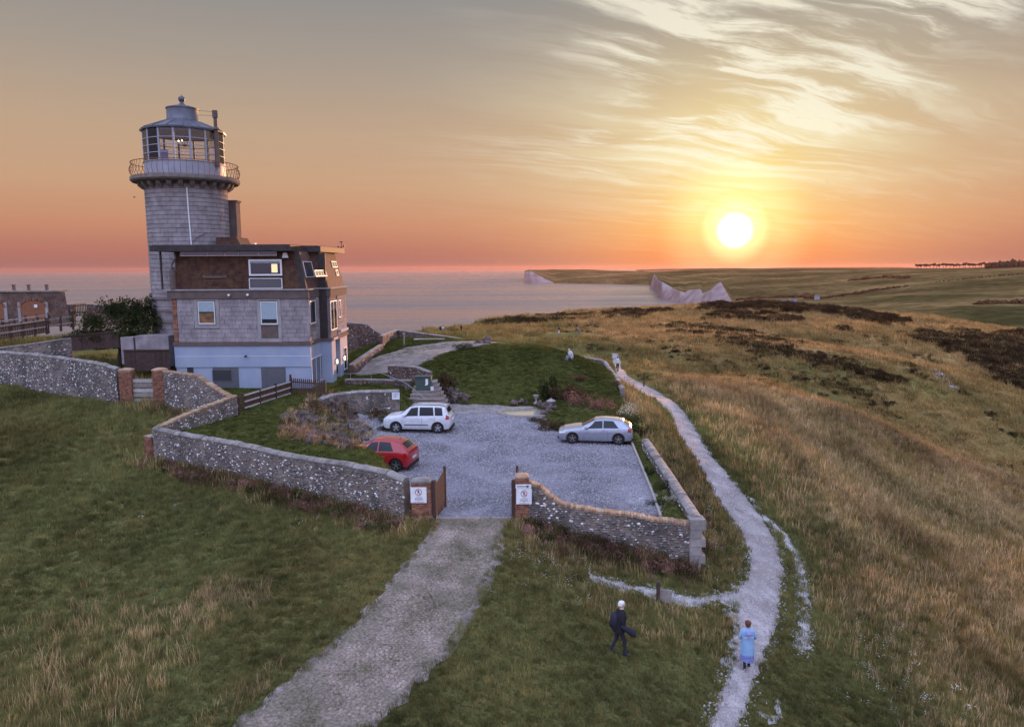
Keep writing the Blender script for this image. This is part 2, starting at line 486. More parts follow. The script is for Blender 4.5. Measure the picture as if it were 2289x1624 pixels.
mk('lead_roof', [(0.10, 0.10, 0.125), (0.16, 0.165, 0.19)], scale=2, rough=0.45, metal=0.3, bump=0.1)
mk('rust_rail', [(0.19, 0.08, 0.05), (0.30, 0.12, 0.06)], scale=8, rough=0.8)
mk('dark_fascia', [(0.035, 0.027, 0.025), (0.06, 0.046, 0.042)], scale=3, rough=0.7)
mk('roof_felt', [(0.05, 0.05, 0.055), (0.09, 0.085, 0.085)], scale=2, rough=0.95)
mk('hung_tile', [(0.050, 0.026, 0.020), (0.095, 0.045, 0.028), (0.12, 0.070, 0.036)], scale=2.2, detail=5, rough=0.85, bump=0.3, fine=0.35, fscale=14, spread=(0.35, 0.68))
mk('tile_side', [(0.11, 0.06, 0.045), (0.18, 0.10, 0.075)], scale=3, rough=0.85, bump=0.3, fine=0.3, fscale=10)
mk('belt_render', [(0.11, 0.08, 0.07), (0.17, 0.125, 0.11)], scale=2, rough=0.9, bump=0.3, dirt=((0.10, 0.085, 0.08), 2.5, 0.5))
mk('dark_recess', [(0.035, 0.035, 0.04), (0.05, 0.05, 0.055)], scale=3, rough=0.9)
mk('grey_door', [(0.12, 0.12, 0.135)], rough=0.6)
mk('blind', [(0.34, 0.42, 0.46)], rough=0.8)
mk('curtain', [(0.32, 0.17, 0.07), (0.10, 0.06, 0.04)], scale=2.5, rough=0.9)
mk('brown_timber', [(0.075, 0.042, 0.026), (0.13, 0.07, 0.042)], scale=5, rough=0.7, bump=0.2, objrand=0.15)
mk('gate_timber', [(0.05, 0.032, 0.028), (0.085, 0.05, 0.04)], scale=5, rough=0.75, bump=0.2, objrand=0.15)
mk('grey_timber', [(0.24, 0.21, 0.19), (0.34, 0.30, 0.27)], scale=6, rough=0.9, bump=0.3, objrand=0.12)
mk('pale_plank', [(0.36, 0.35, 0.35), (0.46, 0.44, 0.43)], scale=6, rough=0.8, objrand=0.12)
mk('step_stone', [(0.24, 0.20, 0.18), (0.36, 0.30, 0.26)], scale=3, rough=0.9, bump=0.3)
mk('kerb_timber', [(0.30, 0.26, 0.24), (0.38, 0.33, 0.30)], scale=4, rough=0.9)
mk('galvanised', [(0.38, 0.40, 0.42)], rough=0.45, metal=0.6)
mk('green_steel', [(0.055, 0.085, 0.075)], rough=0.5)
mk('rock', [(0.05, 0.035, 0.03), (0.105, 0.075, 0.066), (0.22, 0.165, 0.15)], scale=1.4, detail=6, rough=0.9, bump=0.7, bscale=9, fine=0.25, fscale=20)
mk('sign_white', [(0.80, 0.82, 0.84)], rough=0.45)
mk('sign_black', [(0.02, 0.02, 0.025)], rough=0.5)
mk('sign_red', [(0.45, 0.02, 0.03)], rough=0.5)
mk('paver', [(0.15, 0.12, 0.09), (0.25, 0.195, 0.16), (0.38, 0.30, 0.25)], scale=0.9, detail=7, rough=0.95, fine=0.35, fscale=9, objrand=0.12)
mk('road_bed', [(0.12, 0.105, 0.065), (0.28, 0.22, 0.18)], scale=0.9, detail=6, rough=1, fine=0.4, fscale=12, bump=0.4)
mk('gravel', [(0.145, 0.13, 0.15), (0.235, 0.215, 0.25), (0.35, 0.325, 0.36)], scale=0.45, detail=7, rough=0.95, bump=0.7, bscale=28, fine=0.42, fscale=24, dirt=((0.10, 0.09, 0.085), 0.30, 0.75), spread=(0.35, 0.68))
mk('gravel_stone', [(0.15, 0.14, 0.15), (0.48, 0.46, 0.47)], scale=11, rough=0.9)
mk('chalk_path', [(0.22, 0.18, 0.17), (0.33, 0.285, 0.275), (0.48, 0.43, 0.42)], scale=0.9, detail=7, rough=0.95, bump=0.7, bscale=20, fine=0.3, fscale=16, dirt=((0.26, 0.22, 0.19), 0.8, 0.5))
mk('chalk_white', [(0.30, 0.275, 0.26), (0.50, 0.47, 0.455)], scale=1.6, detail=6, rough=0.95, bump=0.6, bscale=16, fine=0.25, fscale=14)
mk('paving', [(0.15, 0.12, 0.10), (0.24, 0.195, 0.17), (0.34, 0.29, 0.26)], scale=1.0, detail=6, rough=0.95, bump=0.4, bscale=14, fine=0.25, fscale=9)
mk('tyre', [(0.018, 0.018, 0.02)], rough=0.85)
mk('alloy', [(0.55, 0.56, 0.58)], rough=0.3, metal=0.8)
mk('alloy_dark', [(0.30, 0.29, 0.28)], rough=0.35, metal=0.7)
mk('black_plastic', [(0.02, 0.02, 0.022)], rough=0.6)
mk('car_white', [(0.60, 0.62, 0.65)], rough=0.35, coat=1.0)
mk('car_silver', [(0.33, 0.36, 0.42)], rough=0.3, coat=1.0, metal=0.45)
mk('car_red', [(0.36, 0.014, 0.020)], rough=0.3, coat=1.0)
mk('lamp_red', [(0.35, 0.01, 0.01)], rough=0.15, coat=1.0)
mk('lamp_clear', [(0.7, 0.72, 0.75)], rough=0.1, coat=1.0)
glassmat('car_glass', (0.010, 0.011, 0.014), coat=0.0, spec=0.35, rough=0.08)
glassmat('pane_dark', (0.02, 0.024, 0.03))
glassmat('pane_mirror', (0.10, 0.10, 0.11), metal=0.35, rough=0.04)
mk('lit_lamp', [(0.9, 0.8, 0.6)], emit=(1.0, 0.82, 0.5), estr=6.0)
mk('lit_room', [(0.9, 0.7, 0.4)], emit=(1.0, 0.70, 0.32), estr=0.75)
mk('skin', [(0.55, 0.36, 0.28)], rough=0.6)
mk('hair_white', [(0.75, 0.73, 0.71)], rough=0.8)
mk('hair_brown', [(0.12, 0.05, 0.03)], rough=0.7)
mk('hair_dark', [(0.03, 0.025, 0.02)], rough=0.7)
mk('cloth_black', [(0.018, 0.016, 0.02)], rough=0.9)
mk('cloth_navy', [(0.028, 0.028, 0.045)], rough=0.9)
mk('cloth_blue', [(0.22, 0.38, 0.58), (0.30, 0.47, 0.68)], scale=8, rough=0.8)
mk('cloth_pattern', [(0.06, 0.09, 0.30), (0.30, 0.36, 0.62)], scale=22, rough=0.8)
mk('cloth_lilac', [(0.26, 0.28, 0.50)], rough=0.8)
mk('cloth_white', [(0.62, 0.62, 0.66)], rough=0.85)
mk('cloth_grey', [(0.22, 0.21, 0.25)], rough=0.85)
mk('shoe', [(0.45, 0.43, 0.43)], rough=0.7)
mk('shoe_dark', [(0.06, 0.06, 0.08)], rough=0.7)
mk('bird', [(0.05, 0.045, 0.045)], rough=0.8)
mk('bark', [(0.06, 0.045, 0.035), (0.10, 0.075, 0.055)], scale=5, rough=0.95, bump=0.4)
leafmat('grass_blade', [(0.12, 0.135, 0.048), (0.175, 0.18, 0.062), (0.24, 0.205, 0.075), (0.35, 0.235, 0.085), (0.46, 0.30, 0.13)], scale=0.35, trans=0.30, attr='dry')
leafmat('straw', [(0.30, 0.20, 0.08), (0.48, 0.33, 0.15), (0.56, 0.41, 0.22), (0.44, 0.26, 0.15)], scale=0.5, trans=0.35, attr='dry')
leafmat('lawn_blade', [(0.045, 0.058, 0.018), (0.09, 0.102, 0.028), (0.17, 0.16, 0.045)], scale=0.5, trans=0.3)
leafmat('gorse_leaf', [(0.022, 0.018, 0.010), (0.055, 0.038, 0.020), (0.13, 0.078, 0.040)], scale=0.6, trans=0.15)
leafmat('bush_leaf', [(0.020, 0.030, 0.013), (0.045, 0.055, 0.022), (0.075, 0.075, 0.03)], scale=1.2, trans=0.2)
leafmat('brown_leaf', [(0.07, 0.05, 0.025), (0.14, 0.09, 0.05), (0.18, 0.10, 0.06)], scale=1.2, trans=0.25)
leafmat('pink_leaf', [(0.16, 0.09, 0.07), (0.32, 0.16, 0.13), (0.40, 0.22, 0.18)], scale=1.5, trans=0.25)
leafmat('pale_leaf', [(0.22, 0.21, 0.12), (0.55, 0.52, 0.38), (0.65, 0.62, 0.50)], scale=3, trans=0.2)
leafmat('far_leaf', [(0.03, 0.028, 0.02), (0.055, 0.045, 0.03)], scale=0.05, trans=0.1)
leafmat('petal_white', [(0.65, 0.64, 0.55), (0.8, 0.8, 0.72)], scale=2, trans=0.2)


def seamat():
    m = bpy.data.materials.new('sea_water'); m.use_nodes = True
    t = NT(m.node_tree); b = t.n['Principled BSDF']
    P = t.new('ShaderNodeNewGeometry').outputs['Position']
    b.inputs['Base Color'].default_value = (0.155, 0.14, 0.13, 1)
    b.inputs['Specular IOR Level'].default_value = 0.5; b.inputs['IOR'].default_value = 1.33
    pat = t.noise(t.vm('MULTIPLY', P, (0.25, 1.0, 1)), 0.0035, 5, 0.6)
    t.put(b.inputs['Roughness'], t.ramp(pat, [(0.35, 0.16), (0.65, 0.42)]))
    w1 = t.noise(t.vm('MULTIPLY', P, (0.6, 1.0, 1)), 0.025, 5, 0.65); w2 = t.noise(P, 0.18, 3, 0.6)
    h = t.m('ADD', w1, t.m('MULTIPLY', w2, 0.25))
    bn = t.new('ShaderNodeBump', i_Strength=0.9, i_Distance=7.0, i_Height=h)
    t.l.new(bn.outputs[0], b.inputs['Normal'])
    M['sea'] = m


seamat()
# ------------------------------------------------------------------ terrain heights
class RBF:
    def __init__(s, pts, c):
        p = np.array([(a[0], a[1]) for a in pts], float); z = np.array([a[2] for a in pts], float)
        s.p = p; s.c = c; n = len(p)
        d = np.sqrt(((p[:, None] - p[None]) ** 2).sum(-1) + c * c)
        A = np.zeros((n + 3, n + 3)); A[:n, :n] = d + np.eye(n) * 1e-6
        A[:n, n] = 1; A[:n, n + 1:] = p / 100; A[n, :n] = 1; A[n + 1:, :n] = p.T / 100
        s.w = np.linalg.solve(A, np.concatenate([z, [0, 0, 0]]))

    def __call__(s, x, y):
        x = np.asarray(x, float); y = np.asarray(y, float); sh = x.shape
        q = np.stack([x.ravel(), y.ravel()], 1); out = np.empty(len(q)); n = len(s.p)
        for i in range(0, len(q), 20000):
            b = q[i:i + 20000]
            d = np.sqrt(((b[:, None] - s.p[None]) ** 2).sum(-1) + s.c * s.c)
            out[i:i + 20000] = d @ s.w[:n] + s.w[n] + b @ s.w[n + 1:] / 100
        return out.reshape(sh)


def pz(u, v, z):
    p = at_z(u, v, z); return (p.x, p.y, z)


def py(u, v, Y):
    p = at_y(u, v, Y); return (p.x, p.y, p.z)


OUT = [(-45, 55, 1.6), (-60, 40, 0.5), (-45, 35, 0.4), (-30, 47.5, 1.2), (-22, 44, 0.9), (-19.3, 38.2, 0.0), (-12, 33.0, 0), (-3.2, 28.4, 0), (0.2, 28.6, 0), (-25, 20, -.5),
       (-12, 20, -.7), (-5, 12, -1.2), (-1.5, 20, -1.0), (-25, 8, -1.5), (-1.6, 24.5, -.35), (2.5, 25, -1.1), (3.15, 21.5, -1.75), (8.2, 23.0, -3.0), (3.5, 28.0, -0.9), (7.2, 28, -1.7), (9.3, 28, -2.5),
       (8.6, 33, -1.5), (8.6, 40, -0.7), (10.6, 40, -1.1), (9.8, 50, -.5), (11.4, 60, -.9), (12.3, 87, -2.2), (10.5, 75, -1.6),
       (13, 28, -3.8), (14, 38, -2.8), (14, 19, -5.2), (25, 42, -6.3), (24, 27, -8), (11, 12, -4.6), (18, 12, -7.5), (0, 8, -2.6), (-12, 8, -2.2), (32, 62, -8.0), (22, 62, -4.0),
       (20, 90, -3.4), (38, 92, -8.0), (60, 60, -18), (45, 40, -14), (70, 100, -19), (30, 20, -12), (-20, 66, 1.7), (-35, 66, 2.2), (-30, 80, 1.8), (-60, 70, 2.2), (-60, 85, 1),
       py(1249, 746, 205), py(1290, 749, 190), py(945, 746, 215), py(1500, 740, 220), py(1300, 785, 125), py(1600, 760, 170), py(1600, 720, 300), py(1150, 760, 160),
       py(2000, 712, 330), py(1900, 693, 430), py(1700, 685, 520), py(1500, 690, 560), py(1300, 698, 450), py(1150, 714, 350), py(1000, 731, 270), py(1800, 720, 280),
       py(2140, 742, 260), py(2288, 762, 250), py(2288, 885, 150), py(2200, 800, 190), py(2050, 770, 200), py(2400, 900, 140), py(2100, 850, 140), py(1900, 800, 140), py(1750, 850, 90),
       py(2400, 770, 250), py(1900, 950, 70), py(2200, 1000, 85), py(900, 765, 110), py(800, 765, 110),
       (175, 640, -38), (400, 650, -62), (250, 520, -32), (400, 350, -45), (600, 300, -40), (200, 200, -24), (140, 300, -17), (-200, 60, 4), (-200, -50, 3), (0, -60, -3), (120, -40, -26), (250, 60, -42), (500, 900, -70), (250, 900, -70), (-120, 20, 1.5)]
TER = [(-18.7, 39.0, 1.3), (-14, 36, 1.25), (-9.5, 33.4, 1.25), (-6.6, 31.6, 1.2), (-4.6, 30.2, .4), (-16.6, 41.5, 1.42), (-15.5, 45, 1.5), (-22, 50, 1.5), (-25, 53, 1.5), (-15, 52.5, 1.5), (-12.6, 51, 1.55), (-12.3, 56, 1.35),
       (-10.6, 40.5, 1.2), (-9.9, 37.6, 1.45), pz(727, 995, 1.6), pz(790, 1001, 1.7), pz(820, 1003, 1.65), pz(845, 1011, 1.35), pz(862, 1024, 1.1), (-4.7, 31.4, .7), (-13, 44, 1.45), (-12.9, 46.8, 1.55), (-12.4, 48.9, 1.62), (-9.8, 50.8, 1.66), (-11.3, 50.2, 1.66), (-10.3, 48.5, 0), (-10.0, 46.6, 0),
       (-8.2, 39.5, 0), (-8.0, 43.5, 0), (-8.0, 46.8, 0), (-4.4, 34.6, 0), (-6.8, 37.6, 0), (-3.4, 30.8, 0),
       (-3, 29, 0), (0, 29.3, 0), (3, 29.2, 0), (6, 29.3, 0), (6.9, 29.4, .05), (6.7, 41, 0), (3, 41, 0), (-3, 35, 0), (0, 45, 0), (-4, 46, 0), (-4, 53.5, 0), (0, 53.5, 0), (3, 46.8, 0), (3.0, 35, 0), (6.4, 35, 0), (-1, 40, 0), (5, 43.5, .1),
       (7.3, 35, .1), (7.5, 41, .1), (4.5, 50, .55), (7.9, 49, .3), (8.4, 57, .3), (9.3, 70, -.2), (6, 60, 1.2), (4, 54.5, .5), (1.8, 54.5, .25),
       (-12.5, 62.5, 1.5), (-12.5, 70, 2.0), (-9.5, 60.5, 1.95), (-6.8, 58.3, 2.0), (-4.8, 58.5, 1.9), (-10, 66, 2.3), (-7, 70, 2.4), (-3, 70, 2.6), (-2, 60.5, 1.9), (0, 64, 2.3), (-3, 56.5, .9), (0, 57, .8), (2.5, 60, 1.5), (2.5, 66, 2.6), (5, 67, 2.3), (3, 75, 2.2), (7.5, 76, .8), (-3, 76, 2.6), (-9, 80, 2.6), (-14, 80, 2.2), (7, 84, -.8), (9.8, 78, -.7), (0, 88, .6), (-10, 90, 1.5)]
# retained ground: garden, car park, mound
FRONT_L = (-18.9, 38.6); PIER_L = (-3.5, 28.95); PIER_R = (0.35, 28.95); CORN_R = (7.15, 28.05)
COMPOUND = [FRONT_L, (-4.0, 28.95), PIER_L, PIER_R, CORN_R, (7.45, 41.0), (8.55, 57.8), (9.75, 78.5), (7.3, 84.5), (-2, 93), (-14, 93), (-16, 64), (-26, 64), (-26, 54), (-25.5, 50), (-22.1, 46.9), (-16.3, 44.1)]
h_out = RBF(OUT, 4.0); h_ter = RBF(TER, 0.8)
# the coast: land stops at these cliffs, south-west (left) of the line
COAST = [(-900, 40), (-260, 105), (-110, 108), (-60, 100), (-38, 108), (-28, 150), (-24, 230), (-16, 300), (-2, 350), (30, 430), (75, 500), (120, 560), (190, 640), (300, 760), (420, 900), (600, 1150)]


def poly_sdf(poly, x, y, closed=True):
    """signed distance, positive inside"""
    x = np.asarray(x, float); y = np.asarray(y, float)
    d = np.full(x.shape, 1e9); ins = np.zeros(x.shape, bool); n = len(poly)
    for i in range(n if closed else n - 1):
        (ax, ay), (bx, by) = poly[i][:2], poly[(i + 1) % n][:2]
        ex, ey = bx - ax, by - ay; L = ex * ex + ey * ey
        t = np.clip(((x - ax) * ex + (y - ay) * ey) / L, 0, 1)
        d = np.minimum(d, np.hypot(x - ax - t * ex, y - ay - t * ey))
        c = (ay > y) != (by > y)
        with np.errstate(divide='ignore', invalid='ignore'):
            xi = (bx - ax) * (y - ay) / (by - ay + 1e-12) + ax
        ins ^= c & (x < xi)
    return np.where(ins, d, -d)


SEAPOLY = COAST + [(600, 3000), (-3000, 3000), (-3000, 40)]
_ng = np.random.RandomState(5)
_waves = [(_ng.uniform(0, 6.28), _ng.uniform(0, 6.28), k, a) for k, a in ((0.05, .55), (0.11, .32), (0.11, .25), (0.23, .15), (0.31, .12), (0.53, .07), (0.9, .045), (1.3, .035), (2.1, .02))]


def rough_fn(x, y):
    r = np.zeros(np.shape(x))
    for th, ph, k, a in _waves:
        r = r + a * np.sin(k * (x * math.cos(th) + y * math.sin(th)) + ph + 1.5 * np.sin(0.37 * k * (x * math.sin(th) - y * math.cos(th))))
    return r


LOT = [(-3.2, 29.1), (0.1, 29.1), (6.2, 29.4), (6.75, 41.5), (3.2, 43.2), (2.5, 46), (1.9, 52), (-1, 54), (-4.6, 54.2), (-5.6, 50.5), (-7.8, 50.25), (-9.9, 50.0), (-11.1, 49.4), (-10.8, 47.0), (-9.4, 44.6), (-7.9, 40.5), (-9.5, 39.4), (-9.0, 37.5), (-7.5, 35.9), (-5.8, 34.5), (-4.6, 32.6), (-3.9, 30.6)]


def height(x, y):
    x = np.asarray(x, float); y = np.asarray(y, float)
    s = poly_sdf(COMPOUND, x, y)
    a = np.clip(s / 0.25 + 0.5, 0, 1)
    ho = h_out(x, y); dist = np.hypot(x, y)
    ho = ho + rough_fn(x, y) * np.clip((-s) / 8, 0, 1) * np.clip(dist / 60, 0.12, 1.2)
    lot = np.clip(-poly_sdf(LOT, x, y) / 1.0, 0, 1)
    hi = h_ter(x, y) * np.clip(-poly_sdf(LOT, x, y) / 0.4 + 0.0, 0, 1) + 0.08 * rough_fn(x * 3, y * 3) * lot
    h = ho * (1 - a) + hi * a
    sea = poly_sdf(SEAPOLY, x, y)
    k = np.clip(sea / 6.0, 0, 1)
    return h * (1 - k) + (-92.0) * k




def ground(x, y):
    return float(height(np.array([x]), np.array([y]))[0])


def on_ground(u, v, far=900):
    """where a sight line meets the ground"""
    d = sight(u, v); ts = np.geomspace(6, far, 900)
    X, Y, Z = d[0] * ts, d[1] * ts, d[2] * ts + CAM_Z
    hh = height(X, Y); i = np.argmax(Z < hh)
    if Z[i] >= hh[i]: i = len(ts) - 1
    a, b = ts[max(i - 1, 0)], ts[i]
    for _ in range(18):
        m_ = (a + b) / 2
        if d[2] * m_ + CAM_Z < ground(d[0] * m_, d[1] * m_): b = m_
        else: a = m_
    return Vector((d[0] * b, d[1] * b, ground(d[0] * b, d[1] * b)))


def axis(segs):
    out = [segs[0][0]]
    for a, b, n, p in segs:
        t = np.linspace(0, 1, n + 1)[1:]
        out += list(a + (b - a) * (t ** p if p > 0 else 1 - (1 - t) ** (-p)))
    return np.array(out)


def dry_fn(x, y):
    """how straw-like the grass is: green lawn side, tawny hillside, straw patches"""
    hill = np.clip((x - (11.0 + 0.02 * y)) / 8, 0, 1) * 0.34
    far = np.clip((y - 75) / 90, 0, 1) * 0.26
    r = rough_fn(x * 1.9 + 40, y * 1.5)
    r = r + .10 * np.sin(x * .55 + 1.5 * np.sin(y * .05) + 2 * np.sin(y * .021)) * np.clip((x - 10) / 10, 0, 1)
    return np.clip(0.34 + hill + far * (1 - hill) + 0.14 * r, 0, 1)


def build_terrain():
    xs = axis([(-900, -60, 50, -1.9), (-60, -30, 75, 1), (-30, 20, 200, 1), (20, 60, 90, 1.15), (60, 260, 110, 1.35), (260, 700, 50, 1.6)])
    ys = axis([(-80, 4, 24, -1.6), (4, 68, 230, 1), (68, 130, 110, 1.2), (130, 560, 190, 1.25), (560, 1150, 50, 1.5)])
    global height
    X, Y = np.meshgrid(xs, ys); Z = height(X, Y)

    def surface(x, y):                              # the built surface itself, read back from its grid
        x = np.asarray(x, float); y = np.asarray(y, float)
        i = np.clip(np.searchsorted(xs, x) - 1, 0, len(xs) - 2); j = np.clip(np.searchsorted(ys, y) - 1, 0, len(ys) - 2)
        fx = np.clip((x - xs[i]) / (xs[i + 1] - xs[i]), 0, 1); fy = np.clip((y - ys[j]) / (ys[j + 1] - ys[j]), 0, 1)
        return (Z[j, i] * (1 - fx) + Z[j, i + 1] * fx) * (1 - fy) + (Z[j + 1, i] * (1 - fx) + Z[j + 1, i + 1] * fx) * fy
    height = surface
    nx, ny = len(xs), len(ys)
    vs = np.stack([X.ravel(), Y.ravel(), Z.ravel()], 1)
    i = np.arange(nx - 1)[None] + nx * np.arange(ny - 1)[:, None]
    q = np.stack([i, i + 1, i + nx + 1, i + nx], -1).reshape(-1, 4)
    keep = ~((Z.ravel()[q] < -91).all(1)); q = q[keep]
    me = bpy.data.meshes.new('ground')
    me.vertices.add(len(vs)); me.vertices.foreach_set('co', vs.ravel())
    me.loops.add(len(q) * 4); me.loops.foreach_set('vertex_index', q.ravel())
    me.polygons.add(len(q)); me.polygons.foreach_set('loop_start', np.arange(len(q)) * 4)
    me.update(calc_edges=True); me.polygons.foreach_set('use_smooth', [True] * len(q))
    a = me.attributes.new('dry', 'FLOAT', 'POINT'); a.data.foreach_set('value', dry_fn(X, Y).ravel().astype(np.float32))
    ins = np.clip(poly_sdf(COMPOUND, X, Y) / 0.6, 0, 1)
    a = me.attributes.new('lawn', 'FLOAT', 'POINT'); a.data.foreach_set('value', ins.ravel().astype(np.float32))
    me.materials.append(M['turf']); me.materials.append(M['chalk'])
    # bare chalk on the sea cliffs
    zz = Z.ravel()[q]; steep = (zz.max(1) - zz.min(1)) > 14
    me.polygons.foreach_set('material_index', steep.astype(np.int32))
    tag(link_mesh('ground', me), 'grassy clifftop downland falling away to the right and to the sea', kind='structure')


build_terrain()

# ------------------------------------------------------------------ sea
b = MB(); ring = [(60, 0), (300, 0), (900, 0), (2600, 0), (8000, 0), (16000, 0), (30000, 0)]
b.lathe(ring, 96)
o = b.build('sea', M['sea'], smooth=True, loc=(0, 0, -85.0)); tag(o, 'calm pale sea reflecting the evening sky', kind='structure')


# ------------------------------------------------------------------ far land
def strip_land(name, lines, mats, label, chalk_rows=(), seed=3, bumps=0.0, us=None, sub=4, chalk_max=9e9):
    """lines: list of [(u, v, distance)...] from the waterline inland; joined as one smooth land surface"""
    us = us if us is not None else np.arange(lines[0][0][0], lines[0][-1][0] + 1, 8)
    rows = []
    for ln in lines:
        uu = [p[0] for p in ln]
        rows.append([at_y(u, np.interp(u, uu, [p[1] for p in ln]), np.interp(u, uu, [p[2] for p in ln])) for u in us])
    full = []; flags = []
    for j in range(len(rows) - 1):
        k_ = sub
        for q in range(k_):
            t = q / k_
            full.append([rows[j][i].lerp(rows[j + 1][i], t) for i in range(len(us))]); flags.append(j)
    full.append(rows[-1])
    mb = MB(); n = len(us)
    out = []
    for r_, row in enumerate(full):
        for i, p in enumerate(row):
            amp = bumps if 0 < r_ < len(full) - 1 else 0
            f = flags[min(r_, len(flags) - 1)]
            if f in chalk_rows:
                k = mnoise.noise(Vector((p.x / 45, p.y / 45, p.z / 60 + seed))) * 16 + mnoise.noise(Vector((p.x / 14, p.y / 14, seed))) * 6
                out.append((p.x, p.y + k * (1 if r_ else 0), p.z))
            else:
                k = mnoise.noise(Vector((p.x / 260, p.y / 320, seed)))
                out.append((p.x, p.y, p.z + amp * k))
    fs = []
    for j in range(len(full) - 1):
        for i in range(n - 1):
            fs.append((j * n + i, j * n + i + 1, (j + 1) * n + i + 1, (j + 1) * n + i))
            mb.mi.append(1 if flags[j] in chalk_rows and us[i] < chalk_max else 0)
    mb.v = out; mb.f = fs
    o = mb.build(name, mats, smooth=True)
    return tag(o, label, kind='structure')


WL = 1e9
def wl(u, v):                       # a point on the waterline
    return (u, v, at_z(u, v, -85.0).y)


# long far headland across the bay
lo = [wl(1172, 632.5), wl(1190, 633), wl(1260, 634), wl(1350, 635), wl(1445, 637), wl(1480, 638)]
top = [(1172, 608, wl(1172, 632.5)[2] + 40), (1185, 604.5, wl(1185, 633)[2] + 60), (1205, 615, wl(1205, 633)[2] + 40), (1235, 630, wl(1235, 633)[2] + 20), (1300, 627, wl(1300, 634)[2] + 40), (1400, 626, wl(1400, 636)[2] + 60), (1480, 630, wl(1480, 638)[2] + 40)]
c1 = [(1172, 607, lo[0][2] + 160), (1180, 603.0, 5900), (1235, 604.2, 5700), (1330, 606, 5500), (1480, 609, 5300)]
c2 = [(1172, 606, 6500), (1230, 602.2, 6700), (1330, 603.6, 6600), (1400, 605.5, 6600), (1480, 607.5, 6500)]
c3 = [(1172, 612, 7600), (1480, 612, 7600)]
strip_land('headland', [lo, top, c1, c2, c3], [M['far_turf'], M['chalk']], 'long low headland with a white cliff end across the bay', chalk_rows=(0,), bumps=6, us=np.arange(1172, 1481, 4), chalk_max=1236)
# faint land beyond
b = MB(); pts = [at_y(u, v, 14000) for u, v in ((1440, 603), (1500, 601.0), (1560, 600.2), (1640, 599), (1700, 600), (1800, 598), (2000, 597), (2060, 599), (2060, 606), (1440, 606))]
b.extrude(pts, (0, 900, 0)); tag(b.build('distant_hills', M['far_turf'], fix=True), 'faint hills on the horizon below the sun', kind='structure')
# white cliffs and the downs behind
lo = [wl(1453, 647), wl(1461, 647.5), wl(1476, 666), wl(1480, 669.5), wl(1519, 677.5), wl(1553, 681.5), wl(1580, 684), wl(1640, 690)]
d0 = lambda k: lo[k][2]
up = [(1453, 640, d0(0) + 20), (1461, 609, d0(1) + 60), (1470, 624, d0(2) + 50), (1480, 629, d0(3) + 40), (1500, 641, d0(3) + 20), (1519, 648, d0(4) + 30), (1532, 652, d0(4) + 20), (1536, 646, d0(4) + 30), (1566, 645, d0(5) + 40), (1570, 655, d0(5) + 20),
      (1590, 646, d0(6) + 30), (1605, 633, d0(6) + 60), (1611, 630, d0(6) + 60), (1616, 640, d0(6) + 40), (1640, 682, d0(7) + 30)]
m1 = [(1453, 620, 3600), (1463, 607.3, 3700), (1500, 618, 3100), (1540, 622, 2900), (1600, 622, 2800), (1640, 640, 2700)]
m2 = [(1453, 609.2, 4200), (1463, 606, 4100), (1520, 604.5, 4000), (1580, 602, 3900), (1640, 600.5, 3800)]
m3 = [(1453, 615, 5200), (1640, 612, 5200)]
strip_land('white_cliffs', [lo, up, m1, m2, m3], [M['far_turf'], M['chalk']], 'scalloped white chalk cliffs with green downs above, right of the sun path', chalk_rows=(0,), bumps=5, us=np.arange(1453, 1641, 3), seed=9)
l0 = [(1580, 720, 900), (1800, 740, 900), (2100, 800, 700), (2700, 860, 600)]
l1 = [(1580, 684, 1900), (1640, 683, 1750), (1760, 684, 1500), (1900, 690, 1200), (2100, 735, 800), (2300, 765, 640), (2700, 800, 600)]
l2 = [(1580, 664, 2150), (1640, 658, 2100), (1760, 668, 1800), (1850, 667, 1700), (2000, 690, 1150), (2150, 715, 850), (2300, 730, 780), (2700, 740, 760)]
l3 = [(1580, 640, 2600), (1640, 632, 2500), (1760, 636, 2300), (1900, 648, 1900), (2050, 652, 1600), (2300, 660, 1300), (2700, 668, 1250)]
l4 = [(1580, 616, 3100), (1640, 614, 3000), (1760, 615, 2900), (1900, 620, 2500), (2080, 615, 2200), (2300, 612, 2000), (2700, 612, 1900)]
l5 = [(1580, 602, 3900), (1640, 600.4, 3800), (1760, 599.5, 3600), (1900, 600, 3300), (2040, 600, 3000), (2180, 598, 2800), (2300, 595, 2600), (2700, 590, 2600)]
l6 = [(1580, 612, 5200), (2700, 606, 5000)]
strip_land('downs', [l0, l1, l2, l3, l4, l5, l6], [M['far_turf'], M['chalk']], 'broad rolling fields rising to the right-hand skyline', bumps=3.5, us=np.arange(1580, 2701, 12), seed=5, sub=8)


def downs_at(u, v):
    L = [l0, l1, l2, l3, l4, l5]
    vs = [np.interp(u, [p[0] for p in l], [p[1] for p in l]) for l in L]; ds = [np.interp(u, [p[0] for p in l], [p[2] for p in l]) for l in L]
    # straight 3-D interpolation between neighbouring lines
    P = [at_y(u, a, d) for a, d in zip(vs, ds)]
    for a, b_, va, vb in zip(P[:-1], P[1:], vs[:-1], vs[1:]):
        if vb <= v <= va:
            lo_, hi_ = 0.0, 1.0
            for _ in range(30):
                m_ = (lo_ + hi_) / 2; q = a.lerp(b_, m_)
                d = sight(u, v); z = d[2] * q.y / d[1] + CAM_Z
                if q.z < z: lo_ = m_
                else: hi_ = m_
            return a.lerp(b_, lo_)
    return P[-1]


